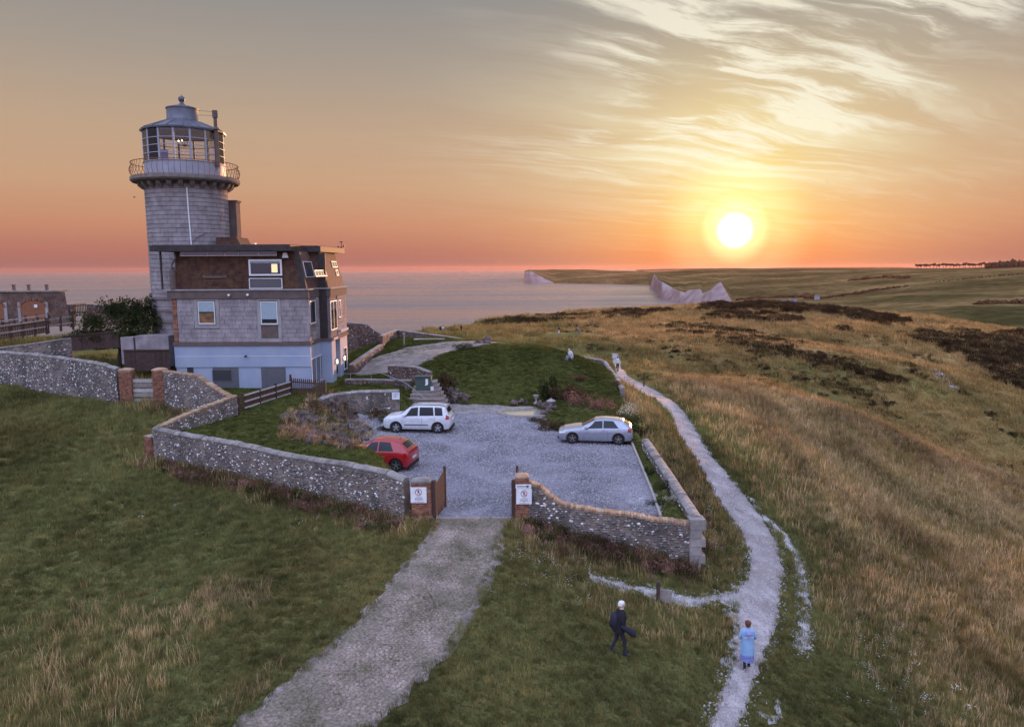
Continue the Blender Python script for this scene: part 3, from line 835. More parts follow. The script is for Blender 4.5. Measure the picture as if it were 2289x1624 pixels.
# ------------------------------------------------------------------ haze over the sea and the downs
b = MB(); b.box(-30500, 30500, -3000, 30500, -125, 66)
hz_m = bpy.data.materials.new('haze_air'); hz_m.use_nodes = True; t = NT(hz_m.node_tree)
for n in list(t.n): t.n.remove(n)
pv = t.new('ShaderNodeVolumePrincipled'); pv.inputs['Density'].default_value = 0.000018; pv.inputs['Color'].default_value = (0.70, 0.42, 0.38, 1); pv.inputs['Anisotropy'].default_value = 0.45
o_ = t.new('ShaderNodeOutputMaterial'); t.l.new(pv.outputs[0], o_.inputs['Volume'])
tag(b.build('haze', hz_m), 'thin evening haze over sea and downs', kind='stuff')
scene.cycles.volume_bounces = 1
scene.cycles.transparent_max_bounces = 32
# ------------------------------------------------------------------ sheets on the ground: car park, driveway, paths
def sheet(name, poly, mat, step, dz, label, edge=0.12, kind='structure', seed=0.0):
    """a ground-hugging sheet with a frayed edge"""
    px = [p[0] for p in poly]; pyy = [p[1] for p in poly]
    xs = np.arange(min(px) - step, max(px) + step * 2, step); ys = np.arange(min(pyy) - step, max(pyy) + step * 2, step)
    X, Y = np.meshgrid(xs, ys); s = poly_sdf(poly, X, Y)
    wob = np.array([mnoise.noise(Vector((a * 1.7, b_ * 1.7, seed))) for a, b_ in zip(X.ravel(), Y.ravel())]).reshape(X.shape) * edge * 2
    F = s + wob; keep = F > 0
    gy, gx = np.gradient(F, step)
    q = keep[:-1, :-1] | keep[1:, :-1] | keep[:-1, 1:] | keep[1:, 1:]
    use = np.zeros(X.shape, bool)
    for a, b_ in ((0, 0), (1, 0), (0, 1), (1, 1)): use[a:a + q.shape[0], b_:b_ + q.shape[1]] |= q
    gn = gx ** 2 + gy ** 2 + 1e-6; push = np.clip(np.where(keep, 0, -F) / gn, 0, step * 1.2)
    X = X + gx * push; Y = Y + gy * push
    Z = height(X, Y) + np.where(keep, dz, dz - 0.03)
    idx = -np.ones(X.shape, int)
    idx[use] = np.arange(use.sum()); vs = np.stack([X[use], Y[use], Z[use]], 1)
    jj, ii = np.nonzero(q)
    fs = np.stack([idx[jj, ii], idx[jj, ii + 1], idx[jj + 1, ii + 1], idx[jj + 1, ii]], 1)
    me = bpy.data.meshes.new(name); me.from_pydata(vs.tolist(), [], fs.tolist()); me.materials.append(mat)
    me.polygons.foreach_set('use_smooth', [True] * len(fs)); me.update()
    return tag(link_mesh(name, me), label, kind=kind)


def ribbon_poly(cl):
    """centre line [(x, y, width)...] to a polygon"""
    L, Rr = [], []
    for i, (x, y, w) in enumerate(cl):
        a = cl[max(i - 1, 0)]; c_ = cl[min(i + 1, len(cl) - 1)]
        d = Vector((c_[0] - a[0], c_[1] - a[1])).normalized(); n = Vector((-d.y, d.x)) * (w / 2)
        L.append((x + n.x, y + n.y)); Rr.append((x - n.x, y - n.y))
    return L + Rr[::-1]


def from_edges(left, right):
    return [tuple(on_ground(u, v)[:2]) for u, v in left] + [tuple(on_ground(u, v)[:2]) for u, v in right][::-1]


sheet('car_park', LOT, M['gravel'], 0.12, 0.035, 'pale gravel car park inside the flint walls', edge=0.16)
DRIVE = from_edges([(980, 1170), (900, 1275), (815, 1375), (740, 1450), (655, 1515), (590, 1575), (500, 1660)], [(1118, 1172), (1100, 1260), (1060, 1345), (985, 1460), (925, 1530), (815, 1624), (780, 1660)])
DRIVE = [(-3.15, 29.25)] + DRIVE + [(0.05, 29.25)]
sheet('driveway', DRIVE, M['road_bed'], 0.12, 0.03, 'driveway of grass-grown pavers leading up to the gate', edge=0.06, seed=4)
DRIVE_E = from_edges([(960, 1185), (880, 1285), (790, 1390), (700, 1465), (625, 1535), (540, 1605), (480, 1660)], [(1130, 1175), (1115, 1260), (1075, 1350), (1010, 1460), (945, 1530), (830, 1624), (800, 1660)])
DRIVE_E = [(-3.3, 29.15)] + DRIVE_E + [(0.25, 29.15)]
sheet('road_shoulder', DRIVE_E, M['paving'], 0.14, 0.018, 'bare chalky shoulder beside the driveway', edge=0.14, seed=9)
PATH = from_edges([(1368, 790), (1371, 815), (1378, 838), (1398, 858), (1440, 880), (1490, 920), (1510, 970), (1545, 1020), (1590, 1100), (1640, 1170), (1672, 1230), (1672, 1270), (1655, 1310), (1640, 1335), (1648, 1400), (1642, 1460), (1610, 1540), (1580, 1630), (1570, 1660)],
                  [(1382, 790), (1386, 815), (1400, 838), (1430, 855), (1475, 878), (1525, 915), (1560, 965), (1590, 1020), (1640, 1080), (1700, 1150), (1738, 1220), (1748, 1270), (1745, 1320), (1740, 1370), (1728, 1420), (1700, 1480), (1672, 1560), (1650, 1630), (1645, 1660)])
sheet('path', PATH, M['chalk_path'], 0.16, 0.03, 'trodden chalk footpath winding past the walled car park to the cliffs', edge=0.09, seed=2)
BR = from_edges([(1325, 1284), (1380, 1300), (1440, 1310), (1500, 1322), (1560, 1334), (1620, 1325), (1665, 1300)], [(1325, 1297), (1380, 1318), (1440, 1328), (1480, 1340), (1540, 1356), (1600, 1348), (1665, 1352)])
sheet('side_path', BR, M['chalk_white'], 0.10, 0.028, 'narrow white chalk track joining the footpath from the left', edge=0.16, seed=6)
RUT = from_edges([(1678, 1115), (1708, 1160), (1740, 1195), (1760, 1230), (1782, 1280), (1786, 1330), (1788, 1380), (1782, 1410), (1778, 1440), (1788, 1462)], [(1682, 1115), (1722, 1160), (1762, 1195), (1782, 1230), (1801, 1280), (1808, 1330), (1806, 1380), (1812, 1410), (1808, 1440), (1794, 1462)])
sheet('chalk_rut', RUT, M['chalk_white'], 0.10, 0.026, 'thin worn chalk rut running beside the footpath', edge=0.14, seed=8)
for k, (L, Rr) in enumerate([([(1600, 1375), (1636, 1352), (1640, 1400), (1612, 1480)], [(1622, 1380), (1652, 1362), (1658, 1400), (1634, 1490)]), ([(1700, 1590), (1712, 1560), (1702, 1660)], [(1745, 1600), (1740, 1565), (1730, 1660)])]):
    sheet('bare_chalk', from_edges(L, Rr), M['chalk_white'], 0.09, 0.024, ['worn chalk scrapes left of the walking woman', 'bare chalk patch in the grass at the foot of the picture'][k], edge=0.2, seed=20 + k)
sheet('terrace', [(-13.6, 62.5), (-12.4, 59.5), (-9.4, 59.0), (-7.6, 60.6), (-6.0, 66), (-1.5, 72.5), (2, 73.5), (1.5, 76), (-5, 76.0), (-10.5, 73), (-12.6, 66)], M['paving'], 0.25, 0.03, 'pale gravel terrace behind the lighthouse house', edge=0.3, seed=12)
sheet('track_scar', from_edges([(2062, 815), (2085, 838), (2120, 862)], [(2082, 815), (2110, 838), (2150, 872)]), M['chalk_path'], 0.6, 0.08, 'pinkish bare track on the far hillside', edge=0.6, seed=13)
sheet('forecourt', [(-4.4, 51.0), (1.2, 50.4), (1.7, 52.2), (-1, 54.1), (-4.5, 54.3)], M['paving'], 0.12, 0.05, 'paler paved strip at the back of the car park', edge=0.1, seed=14)


# pavers of the driveway: rows of small blocks with grass in the joints
def build_pavers():
    A = Vector((-1.5, 29.0)); axis_pts = []
    mids = [Vector((0, 0))] * 0
    left = [on_ground(u, v) for u, v in [(982, 1175), (905, 1285), (820, 1385), (745, 1458), (665, 1525), (600, 1590)]]
    right = [on_ground(u, v) for u, v in [(1105, 1175), (1085, 1270), (1045, 1355), (978, 1455), (915, 1530), (830, 1612)]]
    cand = []
    tt = 0.0
    # walk along the road
    n = len(left); s = 0.0
    for i in range(n - 1):
        L0, L1, R0, R1 = left[i], left[i + 1], right[i], right[i + 1]
        seg = (((L1 + R1) / 2) - ((L0 + R0) / 2)).length; steps = max(1, int(round(seg / 0.128)))
        for k in range(steps):
            f = k / steps; a = L0.lerp(L1, f); b_ = R0.lerp(R1, f); w = (b_ - a).length; m_ = int(w / 0.132)
            off = 0.5 * (k % 2)
            ang = math.atan2(b_.y - a.y, b_.x - a.x)
            for j in range(m_):
                p = a.lerp(b_, (j + 0.25 + off * 0.5 + rnd.uniform(-.12, .12)) / m_)
                edge = min(j, m_ - 1 - j)
                if mnoise.noise(Vector((p.x * 0.9, p.y * 0.6, 3))) > 0.34 or mnoise.noise(Vector((p.x * 3.1, p.y * 3.1, 5))) > .38 or (edge < 6 and mnoise.noise(Vector((p.x * 2.2, p.y * 2.2, 8))) > 0.12 * edge - 0.1): continue
                cand.append((p.x, p.y, ang + rnd.uniform(-.08, .08), rnd.uniform(-0.022, 0.004)))
    P = np.array(cand); Z = height(P[:, 0], P[:, 1]) + 0.03
    root = empty('paving', (0, 0, 0)); root['kind'] = 'structure'; root['label'] = 'small square pavers set in the driveway'
    proto = MB(); proto.bevbox(-0.05, 0.05, -0.018, 0.018, -0.05, 0.05, 0.014)
    pm = proto.mesh('paver', M['paver'])
    pm.transform(Matrix.Rotation(R(-90), 4, 'X'))
    order = np.argsort(np.hypot(P[:, 0], P[:, 1]))
    for q in order[:300]:
        o = link_mesh('paver', pm, root); o.location = (P[q, 0], P[q, 1], Z[q] + P[q, 3]); o.rotation_euler = (rnd.uniform(-.05, .05), rnd.uniform(-.05, .05), P[q, 2])
    mb = MB()
    for q in order[300:]:
        mb.T = Matrix.Translation((P[q, 0], P[q, 1], Z[q] + P[q, 3])) @ Matrix.Rotation(P[q, 2], 4, 'Z')
        mb.add([(-.05, -.05, -.02), (.05, -.05, -.02), (.05, .05, -.02), (-.05, .05, -.02), (-.038, -.038, .018), (.038, -.038, .018), (.038, .038, .018), (-.038, .038, .018)], [(4, 5, 6, 7), (0, 1, 5, 4), (1, 2, 6, 5), (2, 3, 7, 6), (3, 0, 4, 7)])
    o = mb.build('far_pavers', M['paver'], root); o['kind'] = 'stuff'


build_pavers()
# threshold strip across the gateway
b = MB()
b.cbox((-1.5, 29.05, 0.03), (3.5, 0.10, 0.09))
tag(b.build('threshold_kerb', M['kerb_timber']), 'pale kerb strip set across the open gateway', 'kerb')


# ------------------------------------------------------------------ masonry
_ICO0 = None


def flint_mesh(pts, mats, name):
    """pts: (pos, outward normal, size, tone) arrays; each a lumpy knapped stone"""
    global _ICO0
    if _ICO0 is None:
        bm = bmesh.new(); bmesh.ops.create_icosphere(bm, subdivisions=1, radius=1.0)
        _ICO0 = (np.array([v.co[:] for v in bm.verts]), np.array([[v.index for v in f.verts] for f in bm.faces])); bm.free()
    V, F = _ICO0; rs = np.random.RandomState(len(pts))
    n = len(pts); P = np.array([p[0] for p in pts]); N = np.array([p[1] for p in pts]); S = np.array([p[2] for p in pts]); T = np.array([p[3] for p in pts])
    N = N / np.linalg.norm(N, axis=1, keepdims=True)
    up = np.tile(np.array([0., 0, 1]), (n, 1)); A = np.cross(up, N); A /= np.linalg.norm(A, axis=1, keepdims=True) + 1e-9; B = np.cross(N, A)
    a = rs.uniform(-0.6, 0.6, n); ca, sa = np.cos(a)[:, None], np.sin(a)[:, None]; A2 = A * ca + B * sa; B2 = B * ca - A * sa
    jit = rs.uniform(0.72, 1.25, (n, len(V), 1)); L = V[None] * jit
    sx = S * rs.uniform(0.9, 1.5, n); sy = S * rs.uniform(0.55, 0.9, n); sz = S * 0.55
    W = P[:, None] + A2[:, None] * (L[..., 0:1] * sx[:, None, None]) + B2[:, None] * (L[..., 1:2] * sy[:, None, None]) + N[:, None] * (L[..., 2:3] * sz[:, None, None])
    vs = W.reshape(-1, 3); fs = (F[None] + (np.arange(n) * len(V))[:, None, None]).reshape(-1, 3)
    me = bpy.data.meshes.new(name)
    me.vertices.add(len(vs)); me.vertices.foreach_set('co', vs.ravel())
    me.loops.add(len(fs) * 3); me.loops.foreach_set('vertex_index', fs.ravel())
    me.polygons.add(len(fs)); me.polygons.foreach_set('loop_start', np.arange(len(fs)) * 3)
    for m_ in mats: me.materials.append(m_)
    me.polygons.foreach_set('material_index', np.repeat(T, len(F)).astype(np.int32)); me.update(calc_edges=True)
    return me


FL = None


def flint_wall(pts, label, thick=0.36, coping='stone', group='flint walls round the lighthouse', density=95, white=0.13, faces=(-1, 1), name='flint_wall', stones=True, cop_mat=None, size=0.05, below=0.5):
    """pts: [(x, y, z_foot, z_top)...] along the wall"""
    root = empty(name, (pts[0][0], pts[0][1], pts[0][2]), 0, label, 'wall', group)
    off = Vector((pts[0][0], pts[0][1], pts[0][2]))
    ns = []
    for i in range(len(pts)):
        a = pts[max(i - 1, 0)]; c_ = pts[min(i + 1, len(pts) - 1)]
        d = Vector((c_[0] - a[0], c_[1] - a[1], 0)).normalized(); ns.append(Vector((d.y, -d.x, 0)))
    rings = []
    for (x, y, z0, z1), n in zip(pts, ns):
        p = Vector((x, y, 0)); h = thick / 2
        rings.append([p + n * h + Vector((0, 0, z0 - below)), p + n * h + Vector((0, 0, z1)), p - n * h + Vector((0, 0, z1)), p - n * h + Vector((0, 0, z0 - below))])
    mb = MB(); mb.loft(rings); mb.v = [tuple(Vector(v) - off) for v in mb.v]
    mb.build('masonry', M['flint_mortar'], root, fix=True)
    # flints on both faces
    if stones:
        fl = []
        for i in range(len(pts) - 1):
            a, c_ = pts[i], pts[i + 1]; L = math.hypot(c_[0] - a[0], c_[1] - a[1])
            hgt = ((a[3] - a[2]) + (c_[3] - c_[2])) / 2
            for s in faces:
                k = int(L * hgt * density * (1.0 if s > 0 else 0.8))
                for _ in range(k):
                    t = rnd.random(); w = rnd.random()
                    nn = ns[i].lerp(ns[i + 1], t) * s
                    z0 = a[2] + (c_[2] - a[2]) * t - 0.15; z1 = a[3] + (c_[3] - a[3]) * t - 0.05
                    zz = z0 + (z1 - z0) * w
                    zz = round(zz / (size * 1.9)) * size * 1.9 + rnd.uniform(-.015, .015)
                    p = Vector((a[0] + (c_[0] - a[0]) * t, a[1] + (c_[1] - a[1]) * t, zz)) + nn * (thick / 2 + 0.0) - off
                    r = rnd.random(); tone = 2 if r < white * (.35 + 1.3 * (mnoise.noise(Vector((a[0] + (c_[0] - a[0]) * t, zz * 1.3, 4)) * .9) + .5)) else (1 if r < white + 0.42 else 0)
                    fl.append((tuple(p), tuple(nn), rnd.uniform(0.55, 1.55) * size, tone))
        if fl:
            o = link_mesh('flints', flint_mesh(fl, [M['flint_dark'], M['flint_grey'], M['flint_white']], 'flints'), root); o['kind'] = 'stuff'
    # coping
    path = [Vector((x, y, z1)) - off for x, y, z0, z1 in pts]
    seg = [(path[i + 1] - path[i]).length for i in range(len(path) - 1)]; total = sum(seg)
    step = {'stone': 0.46, 'brick': 0.112}.get(coping, 0.5)
    n = max(1, int(total / step)); cm = cop_mat or (M['coping'] if coping == 'stone' else M['brick_light'])
    if coping == 'stone':
        pb = MB(); w = thick / 2 + 0.03; lx = step / 2 - 0.006
        prof = [(-w, 0), (w, 0), (w, .05), (w * .72, .12), (w * .3, .155), (-w * .3, .155), (-w * .72, .12), (-w, .05)]
        pb.loft([[(-lx, yy, zz) for yy, zz in prof], [(-lx * .97 + .0, yy * 1.02, zz * 1.02) for yy, zz in prof], [(lx, yy, zz) for yy, zz in prof]]); pm = pb.mesh('coping_stone', cm); nm = 'coping_stone'
    else:
        pb = MB(); w = thick / 2 + 0.02
        pb.bevbox(-0.052, 0.052, -w, w, 0, 0.105, 0.008); pm = pb.mesh('coping_brick', cm); nm = 'coping_brick'
    bm = bmesh.new(); bm.from_mesh(pm); bmesh.ops.recalc_face_normals(bm, faces=bm.faces); bm.to_mesh(pm); bm.free()
    if n <= 300:
        for k in range(n):
            s = (k + 0.5) / n * total; i = 0
            while i < len(seg) - 1 and s > seg[i]: s -= seg[i]; i += 1
            p = path[i].lerp(path[i + 1], s / max(seg[i], 1e-6)); d = path[i + 1] - path[i]
            o = link_mesh(nm, pm, root)
            o.location = p + Vector((0, 0, rnd.uniform(-.022, .014)))
            o.rotation_euler = (rnd.uniform(-.05, .05), -math.atan2(d.z, math.hypot(d.x, d.y)) + rnd.uniform(-.035, .035), math.atan2(d.y, d.x) + rnd.uniform(-.02, .02))
            o.scale = (1, 1, rnd.uniform(.92, 1.1))
    return root


def on_plane(u, v, A, B):
    """where a sight line crosses the vertical plane through A and B"""
    d = sight(u, v); ex, ey = B[0] - A[0], B[1] - A[1]
    # (t*d - A) x e = 0
    t = (A[0] * ey - A[1] * ex) / (d[0] * ey - d[1] * ex)
    return Vector((d[0] * t, d[1] * t, d[2] * t + CAM_Z))


def wall_pts(A, B, tops, foot=None, drop=0.14, n_sub=1):
    out = []
    P = [on_plane(u, v, A, B) for u, v in tops]
    for p in P:
        z0 = foot(p.x, p.y) if foot else ground(p.x, p.y)
        out.append((p.x, p.y, z0, p.z - drop))
    return out


def outer_foot(dx, dy):
    return lambda x, y: min(ground(x + dx, y + dy), ground(x - dx * .5, y - dy * .5))


# front wall, left of the gate
WL_T = [(347, 953.6), (428, 969.6), (529, 985.7), (616, 1006.6), (690, 1020), (750, 1028), (800, 1036), (836, 1044), (868, 1050), (892, 1062), (908, 1067)]
flint_wall(wall_pts(FRONT_L, (-4.0, 28.95), WL_T, outer_foot(-.3, -.5)), 'long flint wall with grey coping in front of the raised lawn, from the corner to the left gate pier')
# side wall running back from the left corner
P2 = (-16.3, 44.1)
flint_wall(wall_pts(FRONT_L, P2, [(347, 953.6), (400, 929), (465, 903), (524.6, 881)], outer_foot(.3, -.1)), 'flint wall with red-brown coping running back from the left corner of the raised lawn', coping='brick', white=0.2)
# wall with the sloping shoulder beside the field gate
P3 = (-22.2, 46.95)
flint_wall(wall_pts(P3, (-16.4, 44.15), [(369, 826.7), (410, 831), (443, 836.6), (465.5, 852.6), (492.6, 870), (514.8, 882)], outer_foot(-.2, -.5)), 'flint wall whose top slopes down to the right, beside the narrow field gate', coping='brick')
# long wall at the left of the picture
P4a = at_z(282, 914, 1.1); P4b = at_z(0, 870, 1.5)
lw = wall_pts(P4b, P4a, [(-140, 772), (0, 783.7), (70, 789), (137.6, 796.6), (190, 804), (236.5, 811.6), (264, 822)], outer_foot(0, -.5))
flint_wall(lw, 'tall flint wall with pale flints at the left edge, ending at the narrow field gate', white=0.16)
# front wall, right of the gate, swooping down from the pier
WR_T = [(1181, 1072.6), (1202, 1081), (1216, 1092), (1229, 1103.4), (1249, 1119.5), (1288, 1129), (1337.6, 1138), (1406.6, 1145), (1461, 1156), (1510, 1161), (1545, 1166)]
flint_wall(wall_pts(PIER_R, CORN_R, WR_T, outer_foot(.2, -.5), drop=0.1), 'flint wall with brick coping swooping down from the right gate pier to the corner', coping='brick', white=0.13, cop_mat=M['brick_light'])
# wall on the footpath side
RT = [(7.15, 28.05), (7.3, 34.5), (7.42, 40.8)]
zt = [on_plane(1548, 1164, (7.15, 28.05), (7.42, 40.8)).z, 0.55, on_plane(1441, 982, (7.15, 28.05), (7.42, 40.8)).z]
flint_wall([(x, y, ground(x + .5, y), z - .14) for (x, y), z in zip(RT, [0.42, 0.50, 0.55])], 'low flint wall with pale worn coping along the footpath side of the car park', thick=0.4, white=0.12)
flint_wall([(8.55, 57.2, ground(9.1, 57), 0.62), (9.1, 66, ground(9.8, 66), .5), (9.75, 78.3, ground(10.5, 78), 0.15)], 'grey flint wall beside the narrow start of the footpath', white=0.1, density=40)
flint_wall([(7.3, 84.2, -1.2, 0.0), (8.5, 81.6, -1.1, .1), (9.7, 78.6, -.9, .2)], 'short dark flint wall closing the garden at the bend of the footpath', white=0.08, density=40)


# brick piers and wall ends, brick by brick
def brick_pier(label, x0, x1, y0, y1, z0, z1, group=None, mat='brick', cap=True, name='gate_pier', rz=0.0, capmat='coping'):
    cx, cy_ = (x0 + x1) / 2, (y0 + y1) / 2
    root = empty(name, (cx, cy_, z0), rz, label, 'pier', group)
    hx, hy = (x1 - x0) / 2, (y1 - y0) / 2; H = z1 - z0
    mb = MB(); mb.box(-hx + .012, hx - .012, -hy + .012, hy - .012, -0.3, H - .004); mb.build('core', M['mortar'], root)
    bl, bh, bd = 0.215, 0.065, 0.1025; j = 0.012
    me = MB(); me.bevbox(-bl / 2, bl / 2, -0.03, 0.03, -bh / 2, bh / 2, 0.006); bm_ = me.mesh('brick', M[mat])
    me = MB(); me.bevbox(-bd / 2, bd / 2, -0.03, 0.03, -bh / 2, bh / 2, 0.006); hm_ = me.mesh('brick', M[mat])
    rows = int(H / (bh + j))
    for side in range(3):                                 # front, right, left
        w = 2 * hx if side == 0 else 2 * hy
        for r in range(rows):
            z = r * (bh + j) + bh / 2 + j; x = -w / 2; k = r % 2
            while x < w / 2 - 0.04:
                L = bd if k else bl
                L = min(L, w / 2 - x)
                if L < .05: break
                mesh_ = hm_ if L < .16 else bm_
                xc = x + L / 2
                if side == 0: loc = (xc, -hy, z); ro = 0
                elif side == 1: loc = (hx, xc, z); ro = R(90)
                else: loc = (-hx, -xc, z); ro = R(-90)
                o = link_mesh('brick', mesh_, root); o.location = (loc[0], loc[1], loc[2]); o.rotation_euler = (0, rnd.uniform(-.01, .01), ro)
                o.scale = (L / (bd if L < .16 else bl) * 0.985, 1 + rnd.uniform(-.1, .25), 1)
                x += L + j; k = 0 if side == 0 and r % 2 else k
                if k and r % 2 and side: k = 0
    if cap:
        mb = MB(); w = 0.03
        prof = [(hx + w, 0), (hx + w, .06), (hx * .75, .13), (hx * .35, .17)]
        rings = [[(-a, -a * (hy + w) / (hx + w), H + z), (a, -a * (hy + w) / (hx + w), H + z), (a, a * (hy + w) / (hx + w), H + z), (-a, a * (hy + w) / (hx + w), H + z)] for a, z in prof]
        mb.loft(rings); mb.build('cap', M[capmat], root, fix=True)
    return root


pL = on_plane(935, 1146, (-4.0, 28.95), (0, 28.95)); ztL = on_plane(935, 1070, (-4.0, 28.95), (0, 28.95)).z
brick_pier('brick gate pier left of the drive with a rounded mortar cap', -3.98, -3.25, 28.72, 29.18, -0.1, ztL - .1, 'gate piers at the car park entrance')
ztR = on_plane(1165, 1060, (0, 28.95), (4, 28.95)).z
brick_pier('brick gate pier right of the drive with a squared brown top', 0.13, 0.62, 28.72, 29.18, -0.25, ztR - .1, 'gate piers at the car park entrance', capmat='brick_light')
# rendered end at the right-hand corner, brick end at the left-hand corner
root = empty('corner_pier', (7.1, 28.0, -1.7), 0, 'pale rendered stone pier ending the right-hand front wall at the low corner', 'pier')
for k in range(6):
    mb = MB(); w = .30 if k % 2 else .22
    mb.cbox((0.03 - (0.3 - w), -0.02, 0.15 + k * 0.34), (2 * w, 0.52, 0.325)); mb.build('quoin', M['coping'], root)
mb = MB(); mb.cbox((0, 0, 2.06), (0.60, 0.54, 0.07)); mb.build('cap', M['coping'], root)
o_ = brick_pier('red-brown brick end at the left corner of the front wall', -19.25, -18.72, 38.35, 38.85, -0.2, 1.38, None, cap=False, name='corner_pier', rz=R(-32))
zpr = at_y(356, 823, P3[1] + .1).z
p = at_y(356.5, 823, 47.1); g = ground(p.x, p.y - .4)
brick_pier('flint-faced brick pier right of the narrow field gate, orange cap', p.x - .38, p.x + .38, 46.85, 47.35, g, p.z - .12, 'piers of the field gate', capmat='brick_light')
p = at_y(282, 823.5, P4a.y); g = ground(p.x, p.y - .4)
brick_pier('dark brick pier left of the narrow field gate, orange cap', p.x - .38, p.x + .38, P4a.y - .25, P4a.y + .25, g, p.z - .12, 'piers of the field gate', capmat='brick_light')
# field gate: horizontal planks
gp0 = at_y(298, 890, 47.6); gp1 = at_y(344, 890, 47.3); top_z = at_y(320, 845, 47.4).z; gz = ground(-23, 47) - 0.0
root = empty('field_gate', ((gp0.x + gp1.x) / 2, 47.45, gz), 0, 'closed wooden gate of wide horizontal planks between two piers', 'gate')
w = gp1.x - gp0.x; n = 6; hh = (top_z - gz) / n
for k in range(n):
    mb = MB(); mb.bevbox(-w / 2, w / 2, -.02, .02, 0.03, hh - .07 if k % 2 else hh - .03, .005)
    mb.build('plank', M['pale_plank'] if k in (1, 3, 5) else M['grey_timber'], root, loc=(0, 0, k * hh))
for s in (-1, 1):
    mb = MB(); mb.cbox((s * (w / 2 - .06), .05, (top_z - gz) / 2), (.09, .07, top_z - gz)); mb.build('post', M['gate_timber'], root)

# ------------------------------------------------------------------ entrance gate leaves, swung open inwards
def gate_leaf(label, x, y, z, rz, length, h0, h1, group):
    root = empty('gate_leaf', (x, y, z), rz, label, 'gate', group)
    # hinge post (fixed to the leaf's stile), boards of rising height, rails
    mb = MB(); mb.cbox((0, 0, .80), (.16, .16, 1.75)); mb.build('hinge_post', M['gate_timber'], root)
    n = int(length / .13)
    for k in range(n):
        xx = .16 + (k + .5) * length / n; t = (k + .5) / n
        h = h0 + (h1 - h0) * (t ** 1.6)
        mb = MB(); mb.bevbox(-length / n / 2 + .006, length / n / 2 - .006, -.014, .014, .08, h, .004)
        mb.build('board', M['gate_timber'], root, loc=(xx, 0, 0))
    for zz in (.30, .78, 1.24):
        mb = MB(); mb.cbox((.16 + length / 2, .045, zz), (length, .05, .11)); mb.build('rail', M['gate_timber'], root)
    mb = MB(); mb.cbox((.16 + length, .02, (h1 + .05) / 2 + .03), (.09, .10, h1 - .02)); mb.build('stile', M['gate_timber'], root)
    return root


gate_leaf('left leaf of the entrance gate, dark boards, standing open beside the left pier', -3.12, 28.85, 0, R(80), 1.55, 1.45, 1.75, 'leaves of the entrance gate')
gate_leaf('right leaf of the entrance gate, only its tip showing above the right pier', 0.04, 28.85, 0, R(84), 1.55, 1.45, 1.75, 'leaves of the entrance gate')


# ------------------------------------------------------------------ signs
def text_mesh(name, body, size, mat, parent, loc, bold=False):
    cu = bpy.data.curves.new(name, 'FONT'); cu.body = body; cu.size = size; cu.align_x = 'CENTER'; cu.align_y = 'CENTER'; cu.extrude = 0.0008
    if bold: cu.offset = size * 0.018
    o = bpy.data.objects.new(name, cu); col.objects.link(o); cu.materials.append(mat)
    bpy.context.view_layer.update()
    me = bpy.data.meshes.new_from_object(o.evaluated_get(bpy.context.evaluated_depsgraph_get()))
    bpy.data.objects.remove(o); me.name = name
    if not me.materials: me.materials.append(mat)
    r = link_mesh(name, me, parent); r.location = loc; r.rotation_euler = (R(90), 0, 0)
    return r


def no_walk_sign(label, c, w, h, rz, group):
    root = empty('notice', c, rz, label, 'sign', group)
    mb = MB(); mb.bevbox(-w / 2, w / 2, -.006, .006, -h / 2, h / 2, .003); mb.build('board', M['sign_white'], root)
    y = -.0085; s = w / 0.63
    cz = h / 2 - .20 * s
    mb = MB(); n = 40; ro, ri = .135 * s, .112 * s
    for k in range(n):
        a0, a1 = 2 * math.pi * k / n, 2 * math.pi * (k + 1) / n
        mb.add([(math.cos(a) * r, y, cz + math.sin(a) * r) for a, r in ((a0, ri), (a0, ro), (a1, ro), (a1, ri))], [(0, 1, 2, 3)])
    a = R(-45); d = Vector((math.cos(a), 0, math.sin(a))); q = Vector((-d.z, 0, d.x)) * .010 * s
    for sgn in (1,):
        e = d * .118 * s; mb.add([(-e - q) + Vector((0, y, cz)), (e - q) + Vector((0, y, cz)), (e + q) + Vector((0, y, cz)), (-e + q) + Vector((0, y, cz))], [(0, 1, 2, 3)])
    mb.build('prohibition_ring', M['sign_red'], root)
    # walking figure
    mb = MB(); y2 = y - .0012
    def limb(p, q_, r0, r1):
        p, q_ = Vector((p[0], p[1])) * s, Vector((q_[0], q_[1])) * s; dd = (q_ - p).normalized(); nn = Vector((-dd.y, dd.x))
        vs = [p + nn * r0 * s, p - nn * r0 * s, q_ - nn * r1 * s, q_ + nn * r1 * s]
        mb.add([(v_.x, y2, cz + v_.y) for v_ in vs], [(0, 1, 2, 3)])
    n = 12; mb.add([(math.cos(6.283 * k / n) * .017 * s, y2, cz + (.078 + math.sin(6.283 * k / n) * .017) * s) for k in range(n)], [tuple(range(n))])
    limb((.002, .060), (.004, -.005), .020, .016); limb((.0, .050), (-.045, .018), .008, .006); limb((.006, .050), (.042, .022), .008, .006); limb((.042, .022), (.056, .040), .006, .005)
    limb((.0, -.005), (-.024, -.045), .011, .008); limb((-.024, -.045), (-.040, -.088), .008, .006); limb((.006, -.005), (.030, -.042), .011, .008); limb((.030, -.042), (.044, -.086), .008, .006)
    mb.build('walking_figure', M['sign_black'], root)
    for k, (tx, sz, bo) in enumerate([('PRIVATE', .042, False), ('NO ACCESS FOR', .040, False), ('PEDESTRIANS', .052, True), ('HERE', .036, False), ('WWW.BELLETOUT.CO.UK', .034, False)]):
        z = cz - (.135 + [.047, .103, .160, .212, .262][k]) * s
        text_mesh('lettering', tx, sz * s, M['sign_black'], root, (0, y, max(z, -h / 2 + .025)), bo)
    return root


